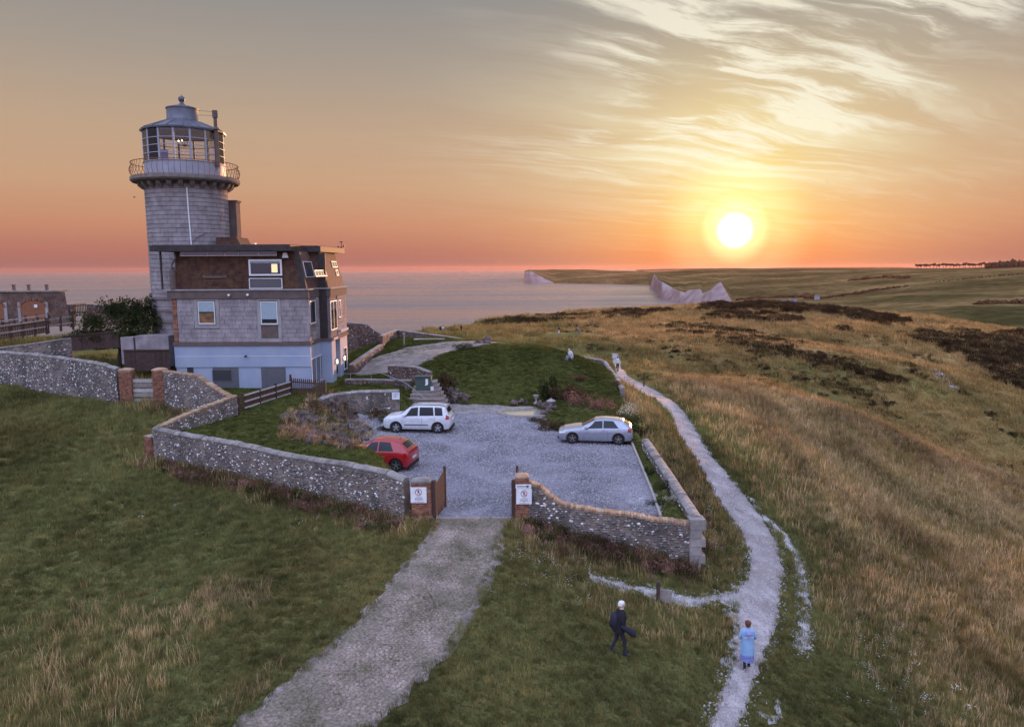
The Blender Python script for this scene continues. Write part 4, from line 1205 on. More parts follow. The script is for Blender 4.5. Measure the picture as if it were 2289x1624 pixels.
A_, B_ = (-4.0, 28.70), (0, 28.70)
c = (on_plane(917.6, 1087.6, A_, B_) + on_plane(953.3, 1122.6, A_, B_)) / 2
w_ = (on_plane(953.3, 1105, A_, B_) - on_plane(917.6, 1105, A_, B_)).x; h_ = on_plane(935, 1087.6, A_, B_).z - on_plane(935, 1122.6, A_, B_).z
no_walk_sign('white no-walkers notice on the left gate pier, without an arrow', (c.x, 28.66, c.z), w_, h_, 0, 'notices at the gate')
c = (on_plane(1153.4, 1090.8, A_, B_) + on_plane(1188, 1124.9, A_, B_)) / 2
w_ = (on_plane(1188, 1105, A_, B_) - on_plane(1153.4, 1105, A_, B_)).x; h_ = on_plane(1170, 1090.8, A_, B_).z - on_plane(1170, 1124.9, A_, B_).z
no_walk_sign('white no-walkers notice on the right gate pier, under the arrow', (c.x, 28.64, c.z), w_, h_, 0, 'notices at the gate')
ca = (on_plane(1152, 1081, A_, B_) + on_plane(1187, 1089.9, A_, B_)) / 2; ha = on_plane(1170, 1081, A_, B_).z - on_plane(1170, 1089.9, A_, B_).z
root = empty('arrow_sign', (ca.x, 28.64, ca.z), 0, 'narrow white plate with a black arrow pointing right, above the right-hand notice', 'sign')
mb = MB(); mb.bevbox(-w_ / 2, w_ / 2, -.006, .006, -ha / 2, ha / 2, .003); mb.build('board', M['sign_white'], root)
mb = MB(); k = w_
mb.add([(-.42 * k, -.0085, -.012 * 1.3), (.20 * k, -.0085, -.012 * 1.3), (.20 * k, -.0085, -.055), (.42 * k, -.0085, 0), (.20 * k, -.0085, .055), (.20 * k, -.0085, .012 * 1.3), (-.42 * k, -.0085, .012 * 1.3)], [(0, 1, 5, 6), (2, 3, 4)])
mb.build('arrow', M['sign_black'], root)

# ------------------------------------------------------------------ car park edging and narrow bed
ke = [at_z(1411, 990, .05), at_z(1436, 1050, .05), at_z(1458, 1105, .05), at_z(1476, 1157, .05)]
root = empty('timber_edging', ke[-1], 0, 'line of pale timber edging along the right side of the car park', 'edging')
for a, c_ in zip(ke[:-1], ke[1:]):
    n = max(1, int((c_ - a).length / 1.4))
    for k in range(n):
        p, q = a.lerp(c_, k / n), a.lerp(c_, (k + 1) / n); d = q - p
        mb = MB(); mb.cbox((0, 0, 0), (d.length - .02, .10, .16)); o = mb.build('sleeper', M['kerb_timber'], root)
        o.location = (p + q) / 2 - ke[-1] + Vector((0, 0, .04)); o.rotation_euler = (0, 0, math.atan2(d.y, d.x))
# ------------------------------------------------------------------ house at the foot of the lighthouse
FY = 54.0


def hx(u): return at_y(u, 700, FY).x
def hz(v, u=540): return at_y(u, v, FY).z
def ys(u, X): d = sight(u, 700); return X * d[1] / d[0]


XL, XR, XB = hx(386), hx(690), -13.8
Z0, Zb, Zs0, Zs1, Zbelt, Zt, Zr = 1.0, hz(820), hz(772), hz(764), hz(667), hz(646), hz(561.5)
Ztop = hz(548.5)
YA, YB, YC = 57.1, 58.35, 62.5
house = empty('lighthouse_cottage', (XL, FY, 1.4), 0, 'three-storey house with white ground floor, stone middle and dark tile-hung top, against the tower', 'house')
HO = Vector(house.location)


def hpart(mb, name, mat, parent=None, **kw):
    mb.v = [tuple(Vector(v) - HO) for v in mb.v]
    return mb.build(name, mat, parent or house, **kw)


# bodies of the storeys, stepped on the right-hand side
def plan(inset=0.0, dx=0.0):
    return [(XL + inset, FY + inset), (XR - inset + dx, FY + inset), (XR - inset + dx, YA + inset), (XB - inset + dx, YA + inset), (XB - inset + dx, YC), (XL + inset, YC)]


b = MB(); b.prism([(XL, FY + .06), (XR - .03, FY + .06), (XR - .03, YA), (XB, YA), (XB, YB), (XB - .9, YB), (XB - .9, 59.9), (XB, 59.9), (XB, YC), (XL, YC)], 0.2, Zb); hpart(b, 'basement_wall', M['skylit_white_render'])
b = MB(); b.prism([(XL - .05, FY), (XR, FY), (XR, YA - .003), (XB - .003, YA - .003), (XB - .003, YB), (XB - .9, YB), (XB - .9, 59.9), (XB - .003, 59.9), (XB - .003, YC + .003), (XL - .05, YC + .003)], Zb, Zs0); hpart(b, 'rendered_wall', M['skylit_white_render'])
b = MB(); b.prism([(XL - .1, FY - .10), (XR + .08, FY - .10), (XR + .08, YA - .10), (XB + .10, YA - .10), (XB + .10, YC + .1), (XL - .1, YC + .1)], Zs0, Zs1); hpart(b, 'string_course', M['belt_render'])
b = MB(); b.prism(plan(0.05), Zs1, Zbelt); hpart(b, 'stone_wall', M['stone_joint'])
b = MB(); b.prism([(XL - .28, FY - .12), (XR + .05, FY - .12), (XR + .05, YA - .12), (XB + .07, YA - .12), (XB + .07, YC + .1), (XL - .28, YC + .1)], Zbelt, Zt - .10); hpart(b, 'belt_course', M['belt_render'])
b = MB(); b.prism([(XL - .5, FY - .2), (XR + .12, FY - .2), (XR + .12, YA - .2), (XB + .14, YA - .2), (XB + .14, YC + .1), (XL - .5, YC + .1)], Zt - .10, Zt); hpart(b, 'belt_ledge', M['granite_trim'])
# thin bright line along the rendered band
b = MB(); b.box(XL, XR - .02, FY - .012, FY, hz(796.5), hz(795.7)); hpart(b, 'cable', M['white_paint'])
# mansard storey
b = MB()
lo = [(XL + .35, FY + .02), (XR - .12, FY + .02), (XR - .12, YA + .02), (XB - .1, YA + .02), (XB - .1, YC), (XL + .35, YC)]
hi = [(XL + .35, FY + .14), (XR - .62, FY + .14), (XR - .62, YA + .10), (XB - .75, YA + .10), (XB - .75, YC - .3), (XL + .35, YC - .3)]
b.loft([[(x, y, Zt) for x, y in lo], [(x, y, Zr) for x, y in hi]]); hpart(b, 'upper_wall', M['tile_side'])
# hung tiles on the front, course by course (each course kicks out at its foot)
b = MB(); z = Zt + .02; rs = random.Random(3)
while z < Zr - .12:
    k = (z - Zt) / (Zr - Zt); x = XL + .36; xe = XR - .14 - .5 * k; y = FY + .02 + .12 * k
    x -= rs.uniform(0, .16)
    while x < xe:
        w = .16; x0, x1 = max(x, XL + .36), min(x + w - .006, xe)
        if x1 - x0 > .02:
            jz = rs.uniform(-.006, .006); jy = rs.uniform(-.006, .004)
            b.add([(x0, y - .045 + jy, z + jz), (x1, y - .045 + jy, z + jz), (x1, y - .014, z + .112), (x0, y - .014, z + .112), (x0, y - .005, z + jz), (x1, y - .005, z + jz)], [(0, 1, 2, 3), (4, 5, 1, 0)])
        x += w
    z += .105
o = hpart(b, 'hung_tiles', M['hung_tile']); o['kind'] = 'stuff'
# dark corner boarding at the right end of the front; between the side bays a strip with shade and dirt in its dark colour
b = MB(); b.add([(XR - .52, FY - .05, Zt), (XR - .08, FY - .05, Zt), (XR - .56, FY + .08, Zr), (XR - .62 - .3, FY + .08, Zr), (XR - .52, FY + .0, Zt), (XR - .08, FY + .0, Zt), (XR - .56, FY + .14, Zr), (XR - .92, FY + .14, Zr)], [(0, 1, 2, 3), (1, 5, 6, 2), (4, 0, 3, 7)]); hpart(b, 'corner_boarding', M['dark_fascia'])
b = MB(); b.box(XR + .003, XB - .25, YA - .13, YA - .02, Zs1 + .0, Zr - .1); hpart(b, 'shaded_step_strip', M['dark_fascia'])
# balustrade of glass along the parapet gutter under the eaves
bal = MB(); u0, u1 = hx(412), hx(625); zt_, zb_ = Zr - .03, hz(572)
bal.box(u0, u1, FY - .10, FY - .05, zb_, zb_ + .05)
for u in (412, 416, 473, 510, 541, 585, 624): bal.box(hx(u) - .02, hx(u) + .02, FY - .10, FY - .05, zb_ + .05, zt_)
hpart(bal, 'clerestory_frame', M['white_paint'])
b = MB(); b.box(u0 + .02, u1, FY - .07, FY - .06, zb_ + .05, zt_); hpart(b, 'clerestory_glass', M['pane_mirror'])
# roof
b = MB()
rp = [(hx(354), FY - .75), (-15.55, FY - .75), (-15.3, YA - .6), (-14.35, YA - .2), (-14.0, YC + 1.0), (hx(354) + .4, YC + 1.0)]
b.prism(rp, Zr, Ztop); hpart(b, 'roof', M['dark_fascia'])
b = MB(); b.prism([(x + (.15 if i in (0, 5) else -.15), y + (.15 if i < 3 else -.15)) for i, (x, y) in enumerate(rp)], Ztop, Ztop + .05); hpart(b, 'roof_felt', M['roof_felt'])
b = MB(); b.cbox((hx(368), FY - .1, (Zr + Zt) / 2), (.10, .12, Zr - Zt)); hpart(b, 'corner_post', M['dark_fascia'])
# roof box behind
b = MB(); q = at_y(533, 540, 58.5)
zb2 = at_y(533, 552, 58.5).z - .4; zt2 = at_y(533, 531, 58.5).z
b.loft([[(at_y(518, 550, 58).x - 1, 57.5, zb2), (at_y(551, 550, 58).x, 57.5, zb2), (at_y(551, 550, 58).x, 60, zb2), (at_y(518, 550, 58).x - 1, 60, zb2)],
        [(at_y(518, 550, 58).x - 1, 57.5, zt2), (at_y(534, 550, 58).x, 57.5, zt2), (at_y(534, 550, 58).x, 60, zt2), (at_y(518, 550, 58).x - 1, 60, zt2)]]); hpart(b, 'roof_hatch', M['hung_tile'], fix=True)


# stone blocks of the middle storey, each its own piece
def block_wall(parent, face, a0, a1, z0, z1, holes, course=.305, length=.62, seed=1, depth=.06, name='stone_block', mat='stone_block', off=HO, limit=None):
    """face: ('y', y) front wall at that y, or ('x', x) side wall; holes in (a0,a1,z0,z1)"""
    rs = random.Random(seed); n = max(1, round((z1 - z0) / course)); ch = (z1 - z0) / n
    bm_ = MB(); bm_.bevbox(-.5, .5, -depth, 0, -.5, .5, .03); me = None
    made = 0
    for r in range(n):
        x = a0 - (rs.uniform(.1, .5) if r else 0); zc0 = z0 + r * ch; zc1 = zc0 + ch
        while x < a1:
            L = length * rs.uniform(.75, 1.45); xa, xb = max(x, a0), min(x + L, a1); x += L
            segs = [(xa, xb)]
            for h in holes:
                if h[2] < zc1 - .02 and h[3] > zc0 + .02:
                    ns_ = []
                    for p, q in segs:
                        if h[1] <= p or h[0] >= q: ns_.append((p, q))
                        else:
                            if h[0] > p: ns_.append((p, h[0]))
                            if h[1] < q: ns_.append((h[1], q))
                    segs = ns_
            for p, q in segs:
                if q - p < .07: continue
                g = .006; mb = MB(); d = rs.uniform(-.008, .008); w = (q - p) / 2 - g; h_ = ch / 2 - g
                mb.bevbox(-w, w, -depth - d, 0, -h_, h_, .012)
                o = mb.build(name, M[mat], parent)
                c = ((p + q) / 2, (zc0 + zc1) / 2)
                if face[0] == 'y': o.location = Vector((c[0], face[1], c[1])) - off
                else: o.location = Vector((face[1], c[0], c[1])) - off; o.rotation_euler = (0, 0, R(90))
                made += 1
    return made


w1 = (hx(434), hx(490), hz(733), hz(668)); w2 = (hx(575), hx(628), hz(762), hz(668))
block_wall(house, ('y', FY + .05), XL + .32, XR - .02, Zs1 + .0, Zbelt, [w1, w2])
wA = (ys(692.0, XR), ys(706.5, XR), hz(735, 700), hz(668)); wB = (ys(737, XB), ys(754, XB), at_y(745, 745, 58.6).z, Zbelt); wC = (ys(757, XB), ys(762, XB), at_y(759, 710, 60).z, at_y(759, 668, 60).z)
block_wall(house, ('x', XR - .05), FY + .0, YA, Zs1, Zbelt, [wA], seed=4)
block_wall(house, ('x', XB - .05), YA, YC, Zs1, Zbelt, [wB, wC], seed=6)
# brick quoin at the left corner
for r in range(22):
    mb = MB(); w = .17 if r % 2 else .15; hgt = (Zbelt - Zs1) / 22; mb.bevbox(-w, w, -.07, 0, -hgt / 2 + .006, hgt / 2 - .006, .006)
    o = mb.build('brick', M['brick'], house); o.location = Vector((XL + .15, FY + .05, Zs1 + (r + .5) * hgt)) - HO


def window(parent, c, w, h, rz, off, mull=0, trans=None, frame=.055, pane='pane_dark', blind=0.0, fr='white_paint', deep=.03, sill=True, curtain=False, lit=None, name='window'):
    """c = centre of the opening on the wall face; frame stands proud, pane recessed"""
    M_ = Matrix.Translation(Vector(c) - off) @ Matrix.Rotation(rz, 4, 'Z')
    mb = MB(); a, b_ = w / 2, h / 2; f = frame
    mb.box(-a, a, -deep, .02, b_ - f, b_); mb.box(-a, a, -deep, .02, -b_, -b_ + f); mb.box(-a, -a + f, -deep, .02, -b_ + f, b_ - f); mb.box(a - f, a, -deep, .02, -b_ + f, b_ - f)
    for k in range(mull):
        x = -a + (k + 1) * w / (mull + 1); mb.box(x - f * .4, x + f * .4, -deep + .004, .018, -b_ + f, b_ - f)
    if trans: mb.box(-a + f, a - f, -deep + .006, .016, -b_ + h * trans - f * .4, -b_ + h * trans + f * .4)
    o = mb.build(name, M[fr], parent); o.matrix_local = M_
    mb = MB(); mb.box(-a + f, a - f, -.008, .0, -b_ + f, b_ - f); mb.build('pane', M[pane], o)
    if blind:
        mb = MB(); mb.box(-a + f + .01, a - f - .01, -.013, -.009, b_ - f - (h - 2 * f) * blind, b_ - f); mb.build('blind', M['blind'], o)
    if curtain:
        mb = MB(); mb.box(-a + f + .01, a - f - .01, -.012, -.009, -b_ + f, -b_ + f + (h - 2 * f) * .48); mb.build('curtain', M['curtain'], o)
    if lit:
        mb = MB(); x0, x1, z0, z1 = lit; mb.box(x0 * w, x1 * w, -.014, -.009, z0 * h, z1 * h); mb.build('lit_doorway', M['lit_room'], o)
    if sill:
        mb = MB(); mb.box(-a - .06, a + .06, -.09, .02, -b_ - .07, -b_ - .003); mb.build('sill', M['granite_trim'], o)
    return o


def surround(x0, x1, z0, z1, y):
    mb = MB(); t_ = .24
    mb.box(x0, x1, y - .09, y, z1 - .12, z1); mb.box(x0, x1, y - .09, y, z0, z0 + t_); mb.box(x0, x0 + t_, y - .09, y, z0 + t_, z1 - .12); mb.box(x1 - t_, x1, y - .09, y, z0 + t_, z1 - .12)
    hpart(mb, 'window_surround', M['granite_trim'])


surround(*w1, FY + .05); surround(w2[0], w2[1], hz(764), w2[3], FY + .05)
def fwin(u0, u1, v0, v1, y=FY, **kw):
    p, q = at_y(u0, v0, y), at_y(u1, v1, y)
    return window(house, ((p.x + q.x) / 2, y, (p.z + q.z) / 2), q.x - p.x, p.z - q.z, 0, HO, **kw)


fwin(441.5, 481.5, 674, 723.5, FY - .0, blind=.45, curtain=True)
fwin(581.5, 621, 674, 724, FY - .0, blind=.80)
b = MB(); b.box(hx(583), hx(620), FY - .02, FY + .045, hz(762), hz(727)); hpart(b, 'infill_panel', M['belt_render'])
fwin(555.5, 631, 580, 616, FY - .06, frame=.12, lit=(.18, .36, -.30, .22), sill=False, deep=.07, blind=.14)
fwin(556.5, 631.5, 621.5, 645, FY - .10, mull=0, frame=.05, sill=False, deep=.06, pane='pane_mirror')
# ghost of a former window: pale strip on the tiles
b = MB(); b.box(hx(460), hx(510), FY - .055, FY + .0, hz(621), hz(616)); b.box(hx(458), hx(464), FY - .056, FY - .001, hz(620), hz(615)); b.box(hx(505), hx(511.5), FY - .056, FY - .001, hz(620), hz(614.5)); hpart(b, 'pale_ledge', M['belt_render'])
# basement openings
for nm, u0, u1, v0, v1, mt in [('basement_recess', 410, 424, 821, 862, 'dark_recess'), ('basement_recess', 468, 525.5, 821, 866, 'grey_door'), ('basement_recess', 577, 632, 821, 866, 'grey_door')]:
    b = MB(); b.box(hx(u0), hx(u1), FY + .030, FY + .056, hz(v1), Zb - .002); hpart(b, nm, M[mt])
fwin(474, 519, 826, 852, FY + .028, frame=.04, pane='pane_mirror', sill=False, deep=.02, fr='grey_door')
# pipework
b = MB(); b.path([(hx(400), FY - .12, Zr - .05), (hx(402), FY - .16, Zr - .5), (hx(393), FY - .18, Zr - .9), (hx(393), FY - .18, Zt + 1.3)], .06); hpart(b, 'downpipe', M['belt_render'])
b = MB(); b.lathe([(.0, 0), (.22, 0), (.22, 1.1), (.19, 1.35), (.12, 1.5), (.16, 1.55), (0, 1.58)], 12, (hx(392), FY - .05, Zt)); hpart(b, 'pale_flue', M['belt_render'], smooth=False)
for u, v, r in ((511, 660, .10), (553, 659.5, .10)):
    b = MB(); p = at_y(u, v, FY - .25); b.add([Vector(q) * r + p for q in _ico(2)[0]], _ico(2)[1]); b.tube(p, (p.x, FY - .1, p.z + .08), .03); hpart(b, 'globe_lamp', M['white_paint'], smooth=True)
b = MB(); p = at_y(550, 795.5, FY - .05); b.tube((p.x, FY, p.z), (p.x, FY - .12, p.z), .04); b.tube((p.x + .08, FY - .17, p.z + .05), (p.x - .1, FY - .17, p.z - .05), .055); hpart(b, 'security_camera', M['black_plastic'])
b = MB(); p = at_y(637.5, 570.5, FY - .1); b.cbox((p.x, FY - .12, p.z), (.42, .18, .36), taper=.6); hpart(b, 'floodlight', M['white_paint'])


# windows on the stepped right-hand side
def swin(u0, u1, v0, v1, X, parent=house, **kw):
    ya, yb = ys(u0, X), ys(u1, X); ym = (ya + yb) / 2; um = (u0 + u1) / 2
    za, zb = at_y(um, v0, ym).z, at_y(um, v1, ym).z
    return window(parent, (X, ym, (za + zb) / 2), yb - ya, za - zb, R(90), HO, **kw)


swin(692.5, 705, 672, 722, XR + .01)
swin(691.5, 721, 795, 852, XR + .0, mull=2, sill=False, pane='pane_mirror')
swin(738.5, 752.5, 672, 736, XB + .01, mull=1)
swin(757.2, 761.4, 670, 709, XB + .01)
swin(765, 771.5, 776, 824, XB + .01, pane='pane_dark')
# string/cap over the porch bays and the pale corner pilaster
for (u0, u1, v0, v1, nm) in [(741, 749.5, 752, 757, 'pilaster_cap'), (757.5, 776, 740, 745.5, 'pilaster_cap')]:
    ya, yb = ys(u0, XB), ys(u1, XB); b = MB(); b.box(XB, XB + .13, ya - .05, min(yb, YC) + .05, at_y(745, v1, 58.5).z, at_y(745, v0, 58.5).z); hpart(b, nm, M['skylit_white_render'])
# mansard windows leaning with the slope
def mwin(u0, u1, v0, v1, Xa, Xb, **kw):
    um, vm = (u0 + u1) / 2, (v0 + v1) / 2
    X = Xa
    for _ in range(4):
        ym = ys(um, X); z = at_y(um, vm, ym).z; k = (z - Zt) / (Zr - Zt); X = Xa + (Xb - Xa) * k
    ya, yb = ys(u0, X), ys(u1, X); za, zb = at_y(um, v0, ym).z, at_y(um, v1, ym).z
    o = window(house, (X + .03, ym, z), yb - ya, za - zb, R(90), HO, sill=False, pane='pane_mirror', frame=.05, **kw)
    tilt = math.atan2(Xa - Xb, Zr - Zt)
    o.matrix_local = Matrix.Translation(Vector((X + .04, ym, z)) - HO) @ Matrix.Rotation(-tilt, 4, 'Y') @ Matrix.Rotation(R(90), 4, 'Z')
    return o


mwin(683, 702, 584, 620, XR - .12, XR - .62)
mwin(711, 716.5, 583, 598, XR - .12, XR - .62)
mwin(706.5, 731, 603.5, 618, XB - .1, XB - .75, mull=3)
mwin(744.5, 755, 584, 598, XB - .1, XB - .75, mull=1)
mwin(753, 757.5, 603, 616, XB - .1, XB - .75)
# porch: dark door in the recess, letter box, two lit wall lanterns
b = MB(); b.box(XB - .89, XB - .86, YB + .2, 59.7, 1.2, 3.4); hpart(b, 'front_door', M['grey_door'])
b = MB(); p = at_y(757.0, 829, 59.2); b.box(XB - .55, XB - .25, 59.86, 59.898, p.z - .25, p.z + .3); hpart(b, 'notice_box', M['black_plastic'])
for u, v in ((746.5, 807), (764, 799.5)):
    yy = ys(u, XB); z = at_y(u, v, yy).z
    b = MB(); b.cbox((XB + .07, yy, z + .19), (.12, .12, .05)); b.cbox((XB + .03, yy, z), (.05, .12, .42)); b.cbox((XB + .07, yy, z - .20), (.12, .12, .04)); o = hpart(b, 'wall_lantern', M['black_plastic'])
    b = MB(); b.cbox((XB + .11, yy, z - .02), (.10, .10, .30)); b.v = [tuple(Vector(v) - HO) for v in b.v]; b.build('glowing_glass', M['lit_lamp'], o)
# weather station on the roof corner
b = MB(); p = at_y(763, 560, 62.5); z1 = at_y(763, 541, 62.5).z
b.tube((p.x, 62.5, Ztop), (p.x, 62.5, z1), .025); zc = at_y(763, 552, 62.5).z
b.tube((p.x - .25, 62.5, zc), (p.x + .25, 62.5, zc), .02); b.cbox((p.x - .25, 62.5, zc + .03), (.12, .12, .10)); b.cbox((p.x + .22, 62.5, zc + .08), (.10, .10, .16)); b.cbox((p.x, 62.5, z1), (.24, .04, .07), rz=.4)
tag(b.build('weather_station', M['black_plastic']), 'small weather vane and sensors on the right rear corner of the flat roof', 'weather vane')
b = MB(); p = at_y(565, 549, 55); b.cbox((p.x, 55.5, Ztop + .13), (.12, .12, .16)); b.tube((p.x, 55.5, Ztop + .05), (p.x, 55.5, Ztop + .2), .03)
hpart(b, 'roof_vent', M['white_paint'])

# ------------------------------------------------------------------ lighthouse
TX, TY, TR = at_y(421.5, 600, 60).x + .22, 60.0, 3.02
tz = lambda v, Y=60.0: at_y(425, v, Y).z
tower = empty('lighthouse', (TX, TY, 1.5), 0, 'round stone lighthouse tower with glazed lantern room and railed gallery', 'lighthouse')
TO = Vector(tower.location)


def tpart(mb, name, mat, parent=None, **kw):
    mb.v = [tuple(Vector(v) - TO) for v in mb.v]
    return mb.build(name, mat, parent or tower, **kw)


zc_top = tz(409, 58); z_deck = tz(391, 57)
zg = tz(417, 57)
zb_ = tz(668, 56.5)
b = MB(); b.lathe([(TR + .05, 0.3), (TR + .03, zb_), (TR - .07, zb_ + .01), (TR - .13, zg + .5)], 72, (TX, TY, 0)); tpart(b, 'tower_core', M['stone_joint'], smooth=True)
# string courses round the foot
for v0, v1 in ((664.5, 670), (691, 697), (716, 722)):
    b = MB(); b.lathe([(TR, tz(v1, 56.6)), (TR + .16, tz(v1, 56.6)), (TR + .16, tz(v0, 56.6)), (TR, tz(v0, 56.6))], 64, (TX, TY, 0)); tpart(b, 'string_course', M['corbel_stone'])
# curved blocks
nper = 30; crs = .325; nc = int((zg + .25 - zb_ - .06) / crs); crs = (zg + .25 - zb_ - .06) / nc
def arc_block(r, w, h, d=.07, seg=3):
    vs = []; fs = []; g = .007; a_ = w / 2 - g / r
    for j in range(seg + 1):
        a = -a_ + 2 * a_ * j / seg
        for rr, zz in ((r, -h / 2 + g), (r + d, -h / 2 + g + .01), (r + d, h / 2 - g - .01), (r, h / 2 - g)):
            vs.append((math.cos(a) * rr, math.sin(a) * rr, zz))
    for j in range(seg):
        for k in range(3): fs.append((j * 4 + k, (j + 1) * 4 + k, (j + 1) * 4 + k + 1, j * 4 + k + 1))
    fs += [(0, 1, 2, 3), (seg * 4 + 3, seg * 4 + 2, seg * 4 + 1, seg * 4)]
    m_ = MB(); m_.add(vs, fs); return m_


ab = arc_block(TR - .07, 2 * math.pi / nper, crs); abm = ab.mesh('stone_block', M['stone_block'])
rest = MB(); view = math.atan2(-TY, -TX)
allb = []
for r in range(nc):
    for k in range(nper):
        a = (k + .5 * (r % 2)) * 2 * math.pi / nper; d = abs((a - view + math.pi) % (2 * math.pi) - math.pi)
        allb.append((d, r, a))
near = sorted(allb)[:295]; far = sorted(allb)[295:]
for d, r, a in near:
    o = link_mesh('stone_block', abm, tower); o.location = Vector((TX, TY, zb_ + .05 + (r + .5) * crs)) - TO
    k = 1 + rnd.uniform(-.004, .005); o.scale = (k, k, 1); o.rotation_euler = (0, 0, a)
for d, r, a in far:
    if d > 2.3: continue
    rest.T = Matrix.Translation((TX, TY, zb_ + .05 + (r + .5) * crs)) @ Matrix.Rotation(a, 4, 'Z'); rest.add(ab.v, ab.f)
rest.T = None
o = tpart(rest, 'side_masonry', M['stone_block']); o['kind'] = 'stuff'
# lower tower blocks, coarser
rl = MB(); ab2 = arc_block(TR + .0, 2 * math.pi / 22, .55, .06)
for r in range(9):
    for k in range(22):
        a = (k + .5 * (r % 2)) * 2 * math.pi / 22; d = abs((a - view + math.pi) % (2 * math.pi) - math.pi)
        z = zb_ - .35 - r * .57
        if d < 1.7 and z > 1.4: rl.T = Matrix.Translation((TX, TY, z)) @ Matrix.Rotation(a, 4, 'Z'); rl.add(ab2.v, ab2.f)
rl.T = None; o = tpart(rl, 'plinth_masonry', M['stone_block']); o['kind'] = 'stuff'
# corbels under the gallery
ncb = 26; rg = 3.98
for k in range(ncb):
    a = view + (k + .5 - ncb / 2) * 2 * math.pi / ncb
    m_ = MB(); m_.extrude([(TR - .1, -.17, zg + .62), (TR - .1, -.17, zg), (TR + .18, -.17, zg + .03), (TR + .42, -.17, zg + .22), (TR + .48, -.17, zg + .42), (TR + .48, -.17, zg + .62)], (0, .34, 0))
    o = m_.build('corbel', M['corbel_stone'], tower, fix=True); o.location = Vector((TX, TY, 0)) - TO; o.rotation_euler = (0, 0, a)
b = MB(); b.lathe([(TR - .1, zg + .42), (TR + .35, zg + .46), (rg - .35, zg + .60), (rg - .12, z_deck - .34), (rg, z_deck - .22), (rg, z_deck), (2.6, z_deck + .01)], 72, (TX, TY, 0)); tpart(b, 'gallery_deck', M['corbel_stone'], auto=35)
# lantern room
rl_ = 2.93; zsill = tz(357, 57.5); zeave = tz(282, 57)
b = MB(); b.lathe([(rl_ + .05, z_deck), (rl_ + .05, z_deck + .12), (rl_, z_deck + .14), (rl_, zsill - .06), (rl_ + .06, zsill - .05), (rl_ + .06, zsill), (rl_ - .2, zsill)], 48, (TX, TY, 0)); tpart(b, 'lantern_wall', M['lantern_paint'], auto=35)
b = MB(); b.lathe([(rl_ - .25, zsill - .3), (.3, zsill - .28)], 32, (TX, TY, 0)); tpart(b, 'lantern_floor', M['brown_timber'])
nb = 16; b = MB()
for k in range(nb):
    a = view + (k + .37) * 2 * math.pi / nb
    m_ = MB(); m_.cbox((rl_ - .03, 0, (zsill + zeave) / 2), (.08, .14, zeave - zsill)); o = m_.build('glazing_bar', M['lantern_paint'], tower); o.location = Vector((TX, TY, 0)) - TO; o.rotation_euler = (0, 0, a)
for f in (.235, .47, .70):
    z = zsill + (zeave - zsill) * f
    m_ = MB(); m_.lathe([(rl_ - .03, z - .026), (rl_ + .02, z - .026), (rl_ + .02, z + .026), (rl_ - .03, z + .026), (rl_ - .03, z - .026)], 48, (TX, TY, 0)); tpart(m_, 'glazing_ring', M['lantern_paint'])
# thin panes: real glass lets the sky through
gm = bpy.data.materials.new('lantern_glass'); gm.use_nodes = True; t = NT(gm.node_tree)
for n in list(t.n): t.n.remove(n)
tr = t.new('ShaderNodeBsdfTransparent', i_Color=(0.90, 0.90, 0.92)); gl = t.new('ShaderNodeBsdfGlossy', i_Roughness=0.03); fr_ = t.new('ShaderNodeFresnel', i_IOR=1.35)
mx = t.new('ShaderNodeMixShader'); t.l.new(fr_.outputs[0], mx.inputs[0]); t.l.new(tr.outputs[0], mx.inputs[1]); t.l.new(gl.outputs[0], mx.inputs[2])
oo = t.new('ShaderNodeOutputMaterial'); t.l.new(mx.outputs[0], oo.inputs[0]); M['lantern_glass'] = gm
for k in range(nb):
    a = view + (k + .87) * 2 * math.pi / nb; m_ = MB(); hw = math.tan(math.pi / nb) * rl_ - .09
    m_.box(rl_ - .075, rl_ - .069, -hw, hw, zsill, zeave); o = m_.build('pane', gm, tower); o.location = Vector((TX, TY, 0)) - TO; o.rotation_euler = (0, 0, a)
# roof band seen through the glass, cone, ventilator drum and ball
zcone = tz(266, 58.7)
b = MB(); b.lathe([(rl_ - .10, zeave - .16), (rl_ - .10, zeave)], 48, (TX, TY, 0)); tpart(b, 'inner_frieze', M['lantern_paint'], smooth=True)
b = MB(); b.lathe([(rl_ - .12, zeave - .03), (1.0, zcone - .12), (.0, zcone - .12)], 32, (TX, TY, 0)); tpart(b, 'inner_ceiling', M['white_paint'], smooth=True)
b = MB(); b.lathe([(rl_ - .1, zeave - .02), (rl_ + .16, zeave - .02), (rl_ + .18, zeave + .10), (rl_ + .06, zeave + .14), (1.35, zcone), (0, zcone)], 16, (TX, TY, 0), a0=view, a1=view + 2 * math.pi); tpart(b, 'lantern_roof', M['lead_roof'])
for k in range(16):
    a = view + k * 2 * math.pi / 16; m_ = MB(); m_.tube((rl_ + .05, 0, zeave + .17), (1.3, 0, zcone + .03), .03, n=5); o = m_.build('roof_rib', M['lead_roof'], tower); o.location = Vector((TX, TY, 0)) - TO; o.rotation_euler = (0, 0, a)
zd = tz(238, 59); rd = 1.14
b = MB(); b.lathe([(rd + .03, zcone - .02), (rd + .03, zcone + .2), (rd, zcone + .24), (rd, zd - .05), (rd + .05, zd - .04), (rd + .05, zd + .04), (rd * .6, zd + .20), (.32, zd + .28), (.14, zd + .45), (.12, zd + .62)], 32, (TX, TY, 0)); tpart(b, 'ventilator_drum', M['lead_roof'], auto=40)
